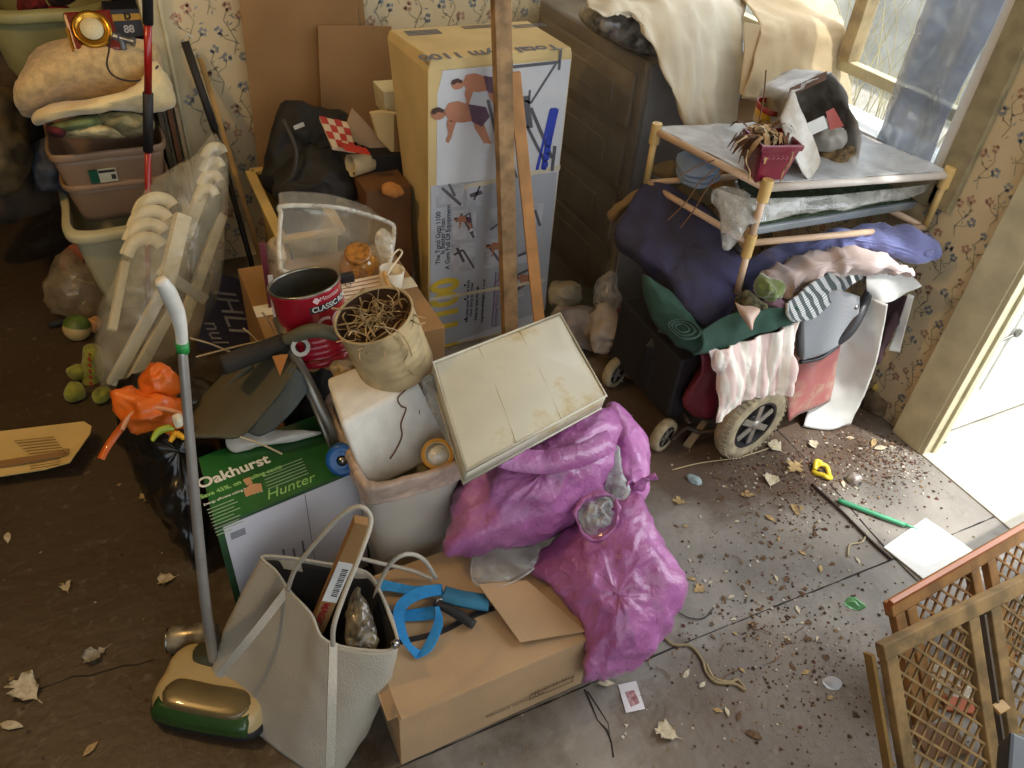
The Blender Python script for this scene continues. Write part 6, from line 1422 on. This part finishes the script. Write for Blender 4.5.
b.hexa([p-UP*.14 for p in q], q); b.build('battery_box', M('black_battery', (24,23,25), rough=.5), K, bevel=.006)
b = MB(); n_ = (q[1]-q[0]).cross(UP).normalized(); n_ = n_ if n_.dot(EYE-q[0]) > 0 else -n_
for t_ in (.2, .45, .7): b2 = MB(); s0 = q[0].lerp(q[1], t_)+n_*.002; b2.beam(s0-UP*.02, s0-UP*.13, .012, .006, up=n_); b2.build('battery_rib', mrim, K)
s0 = q[0].lerp(q[1], .46)+n_*.012; b = MB(); b.beam(s0-UP*.02, s0-UP*.075, .020, .002, up=n_); b.build('white_label', M('label_bright', (190,188,186), rough=.6), K)
MB().tube([P(625,375,z=.06), P(650,384,z=.07), P(676,404,z=.08), P(690,424,z=.06)], .008, 8).build('frame_tube', M('dusty_tube', (74,60,50), rough=.6, metal=.3), K, smooth=True)
MB().tube([P(672,440,z=.05), P(686,428,z=.06), P(700,432,z=.05), P(720,430,z=.08)], .007, 8).build('axle_tube', MATS['dusty_tube'], K, smooth=True)
b = MB(); b.hexa([Z(683,446,.0), Z(690,449,.0), Z(708,424,.06), Z(702,422,.06)], [Z(683,444,.008), Z(690,447,.008), Z(708,422,.068), Z(702,420,.068)]); b.build('foot_plate', M('plate_tan', (150,128,96), rough=.8), K, bevel=.001)
MB().tube([P(690,345,z=.30), P(690,336,z=.33), P(700,338,z=.34), P(702,346,z=.31)], .006, 8).build('cable_loop', MATS['dusty_tube'], K, smooth=True)
o = puffpx([(618,310),(636,306),(650,330),(640,352),(622,345)], (634,330), z=.20, depth=.04, seg=5).build('red_cloth', M('dark_red_cloth', (84,18,20), rough=.8), wrinkle=[(.008, 20, 'r')]); tag(o, 'dark red cloth in the shadow left of the scooter battery', 'cloth')
# seat: grey ribbed pad and black arm at right
K = thing('scooter_seat', 'grey ribbed scooter seat with a black armrest under the plaid blanket', 'seat')
b = MB(); b.sheet(Psh([[(800,322,.41),(815,300,.46),(835,290,.48),(856,296,.46)], [(800,342,.36),(820,322,.40),(842,312,.42),(856,312,.42)], [(800,358,.31),(822,352,.32),(840,340,.34),(850,330,.36)]]), 8)
b.build('seat_pad', stripes('rib_grey', (150,152,154), (112,114,118), 14, 'Y'), K, solid=.03, smooth=True)
MB().tube([P(870,290,z=.46), P(860,312,z=.42), P(848,332,z=.37), P(832,345,z=.33)], [.012,.016,.016,.013], 12).build('armrest', M('armrest_black', (40,40,44), rough=.45), K, smooth=True)
MB().tube([P(800,362,z=.30), P(820,358,z=.30), P(838,346,z=.32)], .006, 8).build('seat_rail', MATS['armrest_black'], K, smooth=True)
MB().lathe([(.001,-.004),(.007,-.004),(.007,.004),(.001,.005)], P(856,307,z=.44), (-.3,-.8,.5), 14).build('bolt', MATS['steel'], K, smooth=True)
# hanging white plastic
mws = M('white_poly', (226, 226, 220), rough=.35, var=.06, coat=.3, wr=.6, ws=10)
b = MB(); b.sheet(Psh([[(868,264,.52),(880,260,.53),(900,266,.53),(922,286,.51)], [(866,284,.48),(880,284,.49),(900,288,.49),(914,290,.495)], [(868,300,.44),(884,303,.45),(898,298,.46),(908,292,.48)]]), 7)
o = b.build('plastic_cover', mws, wrinkle=[(.004, 20, 'r')], solid=.002); tag(o, 'white plastic cover folded over the right corner of the pile', 'cover')
b = MB(); b.sheet(Psh([[(866,294,.45),(876,300,.45),(888,304,.455)], [(848,328,.34),(862,330,.35),(883,332,.37)], [(828,366,.20),(850,368,.21),(876,364,.26)], [(812,398,.09),(836,402,.09),(864,396,.13)], [(803,426,.005),(826,430,.004),(850,424,.01)]]), 7)
o = b.build('plastic_sheeting', mws, wrinkle=[(.004, 12, 'r'), (.002, 30, 'r')], solid=.002); tag(o, 'long white plastic panel hanging from the pile down to the floor', 'plastic')
b = MB(); b.sheet(Psh([[(908,294,.47),(914,296,.47)], [(896,330,.34),(904,334,.34)], [(888,350,.27),(900,352,.27)]]), 6)
o = b.build('plastic_strip', mws, wrinkle=[(.003, 20, 'r')], solid=.002); tag(o, 'narrow white plastic strip hanging beside the wallpapered wall', 'plastic')
o = puffpx([(884,300),(905,296),(908,310),(894,330),(884,356),(876,366),(874,340)], (890,322), z=.36, depth=.03, seg=5).build('maroon_cloth', M('maroon_dark', (58,34,40), rough=.9), wrinkle=[(.008, 20, 'r')]); tag(o, 'dark maroon cloth in the gap behind the hanging plastic panel', 'cloth')
K = thing('snack_packet', 'yellow and pink snack packet lying at the foot of the wallpapered wall', 'packet')
s4 = [P(873,386,z=.09), P(884,394,z=.05), P(907,374,z=.08), P(898,364,z=.12)]
MB().hexa([p-UP*.012 for p in s4], s4).build('packet', M('packet_yellow', (216,186,90), rough=.3, coat=.5), K, bevel=.004)
b = MB(); f_ = lambda s_, t_: s4[0].lerp(s4[3], s_).lerp(s4[1].lerp(s4[2], s_), t_)+UP*.0015
b.add([f_(.12,.12), f_(.88,.12), f_(.88,.45), f_(.12,.45)], [(0,1,2,3)]); b.build('pink_print', M('packet_pink', (176,52,86), rough=.4), K)
o = puffpx([(862,398),(876,388),(898,398),(896,414),(880,418),(866,412)], (880,404), z=.03, depth=.03, seg=5, zmin=.002).build('brown_rag', M('rag_brown', (134,112,86), rough=.95, var=.3), wrinkle=[(.012, 20, 'r')]); tag(o, 'dusty brown rag on the floor below the snack packet', 'rag')
# white laundry between boards and pile
for outl, cpx_, z_, cc_, nm, lb in (
    ([(550,285),(562,280),(578,286),(580,300),(568,310),(552,306)], (565,296), .12, (170,160,136), 'cotton_rag', 'small grey-white rag nearest the pine batten'),
    ([(548,318),(562,306),(585,304),(604,312),(612,330),(602,350),(578,346),(556,335)], (582,326), .08, (168,154,142), 'laundry_heap', 'crumpled off-white sheet on the floor by the brown cabinet'),
    ([(590,316),(606,304),(622,318),(626,336),(614,348),(598,354),(590,340)], (608,332), .12, (184,172,160), 'pillow', 'small dusty white pillow right of the crumpled sheet')):
    o = puffpx(outl, cpx_, z=z_, depth=.07, seg=6, power=2.5, zmin=.003).build(nm, M('lau_'+nm, cc_, rough=.9, var=.12, vs=14), wrinkle=[(.020, 9, 'r'), (.008, 24, 'r')]); tag(o, lb, 'cloth')
o = puffpx([(598,280),(606,270),(616,274),(622,292),(620,312),(606,316),(594,304),(592,290)], (608,294), z=.20, depth=.045, seg=6).build('film_bag', M('film_milky2', (190,186,180), rough=.2, alpha=.6, coat=.5, wr=.6, ws=22), wrinkle=[(.010, 16, 'r')]); tag(o, 'milky plastic bag standing on the dusty white pillow', 'bag')
o = puffpx([(607,214),(618,202),(636,190),(642,194),(630,206),(614,222)], (630,202), z=.53, depth=.035, seg=5).build('tan_sleeve', M('tan_sleeve', (150,124,84), rough=.8), wrinkle=[(.004, 24, 'r')]); tag(o, 'tan cloth sleeve poking out left of the navy cushion', 'cloth')
# plastic curtain in window
b = MB(); zs_ = [1.75, 1.45, 1.15, .95, .76]
rows = [[V((1.945+.012*math.sin(j*2.1+i), 1.30+.04*j+ (0.01 if i % 2 else 0), z_)) for j in range(6)] for i, z_ in enumerate(zs_)]
b.sheet(rows, 7); o = b.build('plastic_curtain', M('blue_film', (156, 170, 194), rough=.2, alpha=.66, coat=.5, wr=.6, ws=4, au=(.8,1.2)), wrinkle=[(.006, 14, 'r')], solid=.001); tag(o, 'bluish plastic sheeting hanging over the right side of the window', 'sheeting')
b = MB(); b.sheet([[V((1.95, 1.5+.1*j, 1.9)) for j in range(4)], [V((1.94, 1.5+.1*j, 1.4+.03*j)) for j in range(4)], [V((1.95, 1.5+.1*j, 1.22-.06*(j % 2))) for j in range(4)]], 6)
o = b.build('torn_sheeting', M('dark_film', (96, 108, 140), rough=.2, alpha=.8, coat=.5), wrinkle=[(.008, 12, 'r')], solid=.001); tag(o, 'torn dark blue plastic hanging at the top of the window', 'sheeting')

# ================================================================ GATE
mgo = M('gate_oak', (158, 112, 58), rough=.6, var=.2, vs=16, bump=.3, bs=60); mgp = M('gate_pale', (146, 116, 70), rough=.65, var=.25, vs=20, bump=.3)
def gate(A, Bp, Cp, W, H, posts, name, label, mm, sh=1.0):
    K = thing(name, label, 'gate', 'lattice gate panels')
    ex = (Bp-A).normalized(); ey = (Cp-A); ey = (ey-ex*ey.dot(ex)).normalized(); nn = ex.cross(ey).normalized()
    if nn.z < 0: nn = -nn
    def G(a_, b_, n=0): return A+ex*a_+ey*b_+nn*n
    MB().beam(G(-.01,0), G(W,0), .032, .022, up=nn).build('top_rail', mm, K, bevel=.003)
    MB().beam(G(-.01,H), G(W,H), .032, .022, up=nn).build('bottom_rail', mm, K, bevel=.003)
    for x in posts: MB().beam(G(x,.016), G(x,H-.016), .030, .020, up=nn).build('post', mm, K, bevel=.003)
    b = MB(); st = .040; w_ = .0048; edges = sorted(posts)
    for x0, x1 in zip(edges, edges[1:]):
        if x1-x0 < .08: continue
        X0, X1 = x0+.012, x1-.012; y0, y1 = .014, H-.014
        for sgn, n in ((1, .002), (-1, -.003)):
            k = -(y1-y0)
            while k < (X1-X0):
                # line x = X0+k+t (sgn 1) / mirrored, t from 0..H
                t0 = max(0, -k); t1 = min(y1-y0, (X1-X0)-k)
                if t1-t0 > .01:
                    xa, xb2 = X0+k+t0, X0+k+t1
                    if sgn < 0: xa, xb2 = X0+X1-xa, X0+X1-xb2
                    b.beam(G(xa, y0+t0, n), G(xb2, y0+t1, n), w_, .004, up=nn)
                k += st
    b.build('lattice', mm, K)
    return K, G
A1, B1_ = Z(884,650,.30), Z(1024,583,.30)
K, G = gate(A1, B1_, Z(874,768,.13), .86, .50, [.008, .235, .300, .60, .85], 'lattice_gate', 'wooden lattice gate panel lying nearest the camera at the lower right', mgp)
MB().beam(G(-.028,.0,-.01), G(-.028,.5,-.01), .008, .02, up=(0,0,1)).build('side_strip', M('brass_strip', (150,120,70), rough=.4, metal=.4), K)
MB().beam(G(.268,.02,.0), G(.268,.48,.0), .006, .018, up=(0,0,1)).build('metal_channel', M('channel_grey', (120,112,104), rough=.4, metal=.6), K)
MB().beam(G(.252,.22,.012), G(.284,.22,.012), .022, .008, up=(0,0,1)).build('latch', M('latch_wood', (176,140,84), rough=.6), K, bevel=.002)
A2, B2_ = Z(891,608,.215), Z(1024,531,.215)
K, G2 = gate(A2, B2_, Z(889,700,.07), .86, .42, [.012, .05, .27, .33, .60, .85], 'lattice_gate', 'wooden lattice gate panel behind, with the orange-brown top edge', mgo)
MB().beam(G2(-.012,-.012,.006), G2(.86,-.012,.006), .012, .030, up=(0,0,1)).build('orange_edge', M('varnish_orange', (176, 96, 36), rough=.4, coat=.4), K, bevel=.002)
o = MB().box(Z(1022,768,.37), (.08,.06,.05), rz=.6).build('black_case', M('case_black', (34,40,46), rough=.4), bevel=.006); tag(o, 'corner of a dark plastic case above the gate at the lower right', 'case')
# things under the gate
for (u, v, w_, cc_, lb) in ((962,700,.09,(180,96,60),'small red-brown booklet on the floor under the near gate panel'), (948,682,.11,(206,196,176),'pale folded paper on the floor under the near gate panel'), (940,740,.10,(120,84,52),'brown card under the lower part of the near gate panel')):
    c_ = Z(u, v, .006); o = MB().box(c_, (w_, w_*.7, .008), rz=rnd.uniform(-.8,.8)).build('paper_item', M('pi_%d' % u, cc_, rough=.7), bevel=.001); tag(o, lb, 'paper')

# ================================================================ FLOOR ITEMS
K = thing('paper_sheet', 'bright white square board lying on the floor in the doorway light', 'board')
q = [Z(883,548,.001), Z(925,519,.001), Z(972,551,.001), Z(928,584,.001)]
MB().hexa(q, [p+UP*.005 for p in q]).build('board', m_white, K, bevel=.001)
o = MB().tube([Z(838,500,.008), Z(875,514,.010), Z(905,525,.010)], [.007,.007,.006], 10).build('green_stake', M('stake_green', (70,160,116), rough=.4, coat=.3), smooth=True); tag(o, 'light green plastic stake lying across the corner of the white board', 'stake')
MB().tube([Z(903,524,.010), Z(918,529,.006)], [.006,.001], 8, smooth=False).build('stake_tip', MATS['stake_green'], o, smooth=True)
o = MB().tube([Z(812,484,.005), Z(840,510,.006), Z(870,540,.005), Z(891,559,.005)], .004, 8).build('metal_rod', M('rusty_rod', (62,50,46), rough=.6, metal=.4), smooth=True); tag(o, 'thin rusty metal rod lying along the floor joint', 'rod')
K = thing('plastic_ring', 'crumpled yellow plastic ring lying on the floor below the scooter', 'ring')
myl = M('cap_yellow', (222,196,50), rough=.4, coat=.3); cy_ = Z(823,472,.008)
MB().tube([cy_+V((.020*math.cos(t)*(1+.2*math.sin(3*t)), .026*math.sin(t), .006*math.sin(2*t))) for t in [k*math.pi/6 for k in range(12)]], .007, 8, closed=True).build('ring', myl, K, smooth=True)
MB().tube([cy_+V((-.018,.015,.002)), cy_+V((0,.034,.012)), cy_+V((.016,.028,.006))], .007, 8).build('fold', myl, K, smooth=True)
o = puffpx([(846,478),(852,472),(862,476),(860,486),(850,486)], (854,480), z=.012, depth=.012, seg=4, zmin=.001).build('black_bead', M('bead_black', (40,36,36), rough=.3, c2=(150,140,130), vs=60)); tag(o, 'small black and tan lump on the floor right of the yellow ring', 'lump')
o = MB().tube([Z(u, v, .004) for u, v in ((660,632),(672,644),(690,646),(702,660),(706,672),(716,682),(735,684),(745,690),(738,680),(730,682),(714,678),(706,664))], .0035, 7).build('rope', M('hemp', (150,132,98), rough=.9, bump=.6), smooth=True); tag(o, 'knotted length of tan rope on the floor right of the torn pink bag', 'rope')
o = MB().tube([Z(u, v, .004) for u, v in ((678,612),(690,618),(704,618),(714,608))], .0015, 5).build('wire', m_ink, smooth=True); tag(o, 'thin dark wire curved on the floor above the tan rope', 'wire')
o = MB().tube([Z(u, v, .004) for u, v in ((867,532),(862,542),(850,545),(848,556))], .0025, 6).build('string', M('string_tan', (190,176,140), rough=.9), smooth=True); tag(o, 'short tan string on the floor left of the white board', 'string')
o = MB().tube([Z(u, v, .005) for u, v in ((672,470),(700,463),(740,457),(775,446))], .002, 5).build('straw', MATS['pale_stalk'], smooth=True); tag(o, 'long pale straw lying on the floor below the big scooter wheel', 'straw')
K = thing('photo_card', 'small white card with a reddish picture on the floor beside the torn pink bag', 'card')
q = [Z(618,685,.001), Z(636,681,.001), Z(645,709,.001), Z(626,713,.001)]
MB().hexa(q, [p+UP*.001 for p in q]).build('card', M('card_white', (226,220,220), rough=.5), K)
b = MB(); q2 = [Z(625,692,.0025), Z(634,690,.0025), Z(640,703,.0025), Z(631,707,.0025)]; b.add(q2, [(0,1,2,3)]); b.build('picture_print', M('card_red', (136,80,84), rough=.5, c2=(190,150,150), vs=90, var=.3), K)
o = puffpx([(843,604),(850,597),(860,600),(866,607),(856,611),(846,610)], (854,604), z=.005, depth=.006, seg=4, zmin=.001).build('green_wrapper', M('wrapper_green', (110,180,120), rough=.3, coat=.5), wrinkle=[(.003, 60, 'r')]); tag(o, 'crumpled pale green wrapper on the floor above the gate corner', 'wrapper')
o = puffpx([(686,476),(692,474),(700,478),(702,484),(694,486)], (694,480), z=.006, depth=.006, seg=4, zmin=.001).build('blue_scrap', M('scrap_bluegrey', (150,166,166), rough=.5), wrinkle=[(.002, 60, 'r')]); tag(o, 'small blue-grey scrap on the floor below the small scooter wheel', 'scrap')
o = puffpx([(822,680),(832,676),(842,682),(838,690),(826,690)], (832,684), z=.004, depth=.004, seg=4, zmin=.001).build('film_scrap', M('scrap_clear', (190,196,206), rough=.3, coat=.4)); tag(o, 'flat bluish film scrap on the floor left of the gate', 'scrap')

# leaves: a lobed oak leaf and a small oval leaf
def oak(seed):
    r = random.Random(seed); out = [(0,0)]; L = 1.0; rt = []
    for k, (w_, y_) in enumerate(((.07,.12),(.26,.22),(.10,.32),(.40,.46),(.12,.54),(.42,.72),(.12,.76),(.26,.92),(.08,.90))):
        rt.append((w_*r.uniform(.8,1.15), y_*r.uniform(.96,1.04)))
    pts = [(.015,-.22),(.015,0)]+rt+[(0,1.02)]+[(-x*r.uniform(.8,1.15), y) for x, y in rt[::-1]]+[(-.015,0),(-.015,-.22)]
    bm = bmesh.new(); vs_ = [bm.verts.new((x, y, 0)) for x, y in pts]; f = bm.faces.new(vs_)
    bmesh.ops.triangulate(bm, faces=[f]); bmesh.ops.subdivide_edges(bm, edges=bm.edges, cuts=1)
    cu, tw = r.uniform(.5,1.1), r.uniform(-.5,.5)
    for v in bm.verts: v.co.z = abs(v.co.x)*cu*.6+.16*(v.co.y-.4)**2*r.choice((1,1,.9))+tw*v.co.x*v.co.y*.4+.01
    me = bpy.data.meshes.new('oak_leaf'); bm.to_mesh(me); bm.free(); me.shade_smooth(); return me
def oval(seed):
    r = random.Random(seed); pts = [(0,-.2),(.12,.05),(.24,.35),(.2,.7),(0,1),(-.2,.7),(-.24,.35),(-.12,.05)]
    bm = bmesh.new(); vs_ = [bm.verts.new((x*r.uniform(.8,1.2), y, abs(x)*.5+.12*(y-.4)**2+.01)) for x, y in pts]; bm.faces.new(vs_); 
    bmesh.ops.triangulate(bm, faces=bm.faces[:]); me = bpy.data.meshes.new('oval_leaf'); bm.to_mesh(me); bm.free(); return me
ml_t = M('leaf_tan', (176, 148, 100), rough=.85, var=.2, vs=6); ml_g = M('leaf_grey', (160, 152, 134), rough=.85, var=.25, vs=6); ml_b = M('leaf_brown', (104, 78, 52), rough=.9, var=.2, vs=6); ml_w = M('leaf_pale', (196, 184, 156), rough=.85, var=.15, vs=6)
def variant(me, m): me.materials.append(m); return me
OAK = [variant(oak(s), m) for s, m in ((1,ml_t),(2,ml_g),(3,ml_b),(5,ml_w),(7,ml_t),(8,ml_w))]
OVL = [variant(oval(s), m) for s, m in ((1,ml_t),(2,ml_w),(3,ml_b))]
proto = {}
def leaf(u, v, size, rot, me, label, group=None, z=.001):
    key = me.name
    if key in proto: o = proto[key].copy()
    else:
        o = bpy.data.objects.new('oak_leaf' if me in OAK else 'fallen_leaf', me); proto[key] = o
    C.objects.link(o)
    for k in ('label','category','group'):
        if k in o: del o[k]
    o['label'] = label; o['category'] = 'leaf'
    if group: o['group'] = group
    p = Z(u, v, z); o.location = p; o.scale = (size*.85,)*3; o.rotation_euler = (rnd.uniform(-.15,.15), rnd.uniform(-.15,.15), rot)
for a_ in ((38,700,.085,.6,OAK[3],'large pale grey oak leaf on the dark floor at the lower left'),
    (107,648,.06,2.0,OAK[1],'grey curled oak leaf on the dark floor above the sweeper'),
    (20,727,.05,1.0,OVL[1],'pale oval leaf at the bottom left of the dark floor'),
    (68,592,.04,.2,OAK[3],'small pale star-shaped leaf on the dark floor at left'),
    (176,577,.05,1.6,OAK[3],'cream curled leaf on the floor left of the sweeper handle'),
    (160,495,.06,1.4,OAK[0],'tan oak leaf on the floor beside the black rubbish bag'),
    (96,744,.035,2.2,OVL[0],'small tan leaf near the bottom edge left of the sweeper'),
    (8,542,.04,0,OVL[1],'pale leaf at the left edge below the cardboard mailer'),
    (678,738,.06,.8,OAK[3],'pale jagged oak leaf on the floor near the bottom centre'),
    (648,662,.075,-.5,OAK[2],'brown oak leaf on the floor touching the torn pink bag'),
    (612,684,.04,1.2,OVL[1],'pale leaf at the foot of the torn pink bag'),
    (694,592,.04,-1.4,OAK[0],'tan leaf at the right corner of the torn pink bag'),
    (746,452,.06,.2,OAK[4],'tan oak leaf standing against the big scooter wheel'),
    (800,463,.075,1.9,OAK[0],'tan oak leaf on the floor joint left of the yellow ring'),
    (782,452,.06,.3,OAK[5],'pale oak leaf just right of the big scooter wheel'),
    (812,440,.05,2.6,OAK[3],'pale oak leaf on the floor below the hanging plastic panel'),
    (770,487,.06,-.7,OAK[5],'pale oak leaf on the dirt below the big scooter wheel'),
    (798,516,.05,-.3,OAK[4],'folded tan oak leaf below and left of the yellow ring'),
    (774,521,.035,.4,OVL[0],'small golden leaf on the floor left of the green stake'),
    (686,503,.045,1.0,OAK[0],'tan leaf on the floor right of the large pink bag'),
    (830,430,.045,-1.2,OAK[4],'small tan leaf at the foot of the hanging plastic panel'),
    (740,495,.045,-2.0,OAK[0],'tan oak leaf in the middle of the dirt patch'),
    (885,448,.05,1.4,OVL[1],'pale leaf at the base of the door casing'),
    (872,446,.04,-1.0,OVL[0],'tan leaf on the floor left of the door casing'),
    (847,438,.03,-2.0,OVL[1],'tiny pale leaf right of the hanging plastic panel'),
    (760,738,.04,.7,OVL[2],'small brown leaf near the bottom edge left of the gate')):
    leaf(*a_)
rs2 = random.Random(12)
for i in range(105):
    u = rs2.gauss(785, 62); v = rs2.gauss(560, 85)
    if not (660 < u < 860 and 455 < v < 760): continue
    leaf(u, v, rs2.uniform(.012,.030), rs2.uniform(0,6.28), rs2.choice(OVL+[OAK[2]]), 'small dry leaf fragment scattered on the concrete between the pink bags and the gate', 'leaf fragments on the concrete')
# fine grit and crumbs
b = MB(); mi_ = 0
def chip(p, s, mi): 
    a_ = rs2.uniform(0,6.28); k = rs2.choice((3,4,5))
    b.add([p+V((s*math.cos(a_+t*6.28/k)*rs2.uniform(.6,1.2), s*math.sin(a_+t*6.28/k)*rs2.uniform(.6,1.2), rs2.uniform(0,.4)*s)) for t in range(k)]+[p+V((0,0,s*.6))], [(t, (t+1) % k, k) for t in range(k)], mi)
for i in range(4600):
    c_ = rs2.random()
    if c_ < .40: x, y = rs2.gauss(1.55,.16), rs2.gauss(1.0,.11)
    elif c_ < .62: x, y = rs2.gauss(1.85,.07), rs2.gauss(.98,.07)
    elif c_ < .86: x, y = rs2.gauss(1.12,.16), rs2.gauss(.58,.14)
    else: x, y = rs2.uniform(-.6,1.9), rs2.uniform(.3,1.9)
    if x > 1.96 or y > 2.6: continue
    chip(V((x, y, .0008)), abs(rs2.gauss(.0016,.0019))+.0006, rs2.choices((0,1,2,3), (6,4,2,4))[0])
o = b.build('floor_debris', [M('grit_dark', (72,56,42), rough=1), M('grit_tan', (140,116,84), rough=1), M('grit_pale', (200,192,176), rough=1), M('grit_red', (96,58,44), rough=1)])
tag(o, 'fine grit, crumbs and leaf dust scattered over the concrete floor', 'debris', kind='stuff')
# long narrow leaves and grass pieces
for i in range(16):
    u, v = rs2.uniform(660,880), rs2.uniform(450,700); a_ = rs2.uniform(0,6.28); L_ = rs2.uniform(.02,.06); p0 = Z(u, v, .003); p1 = p0+V((L_*math.cos(a_), L_*math.sin(a_), 0))
    if p1.x > 1.93: continue
    o = MB().tube([p0, p0.lerp(p1,.5)+V((rs2.uniform(-.006,.006), rs2.uniform(-.006,.006), .002)), p1], .0010, 4).build('twig', MATS['twig_brown']); o['label'] = 'short thin brown twig lying on the concrete between the scooter and the gate'; o['category'] = 'twig'; o['group'] = 'twigs on the concrete'; ROOTS.append(o)
finalize()
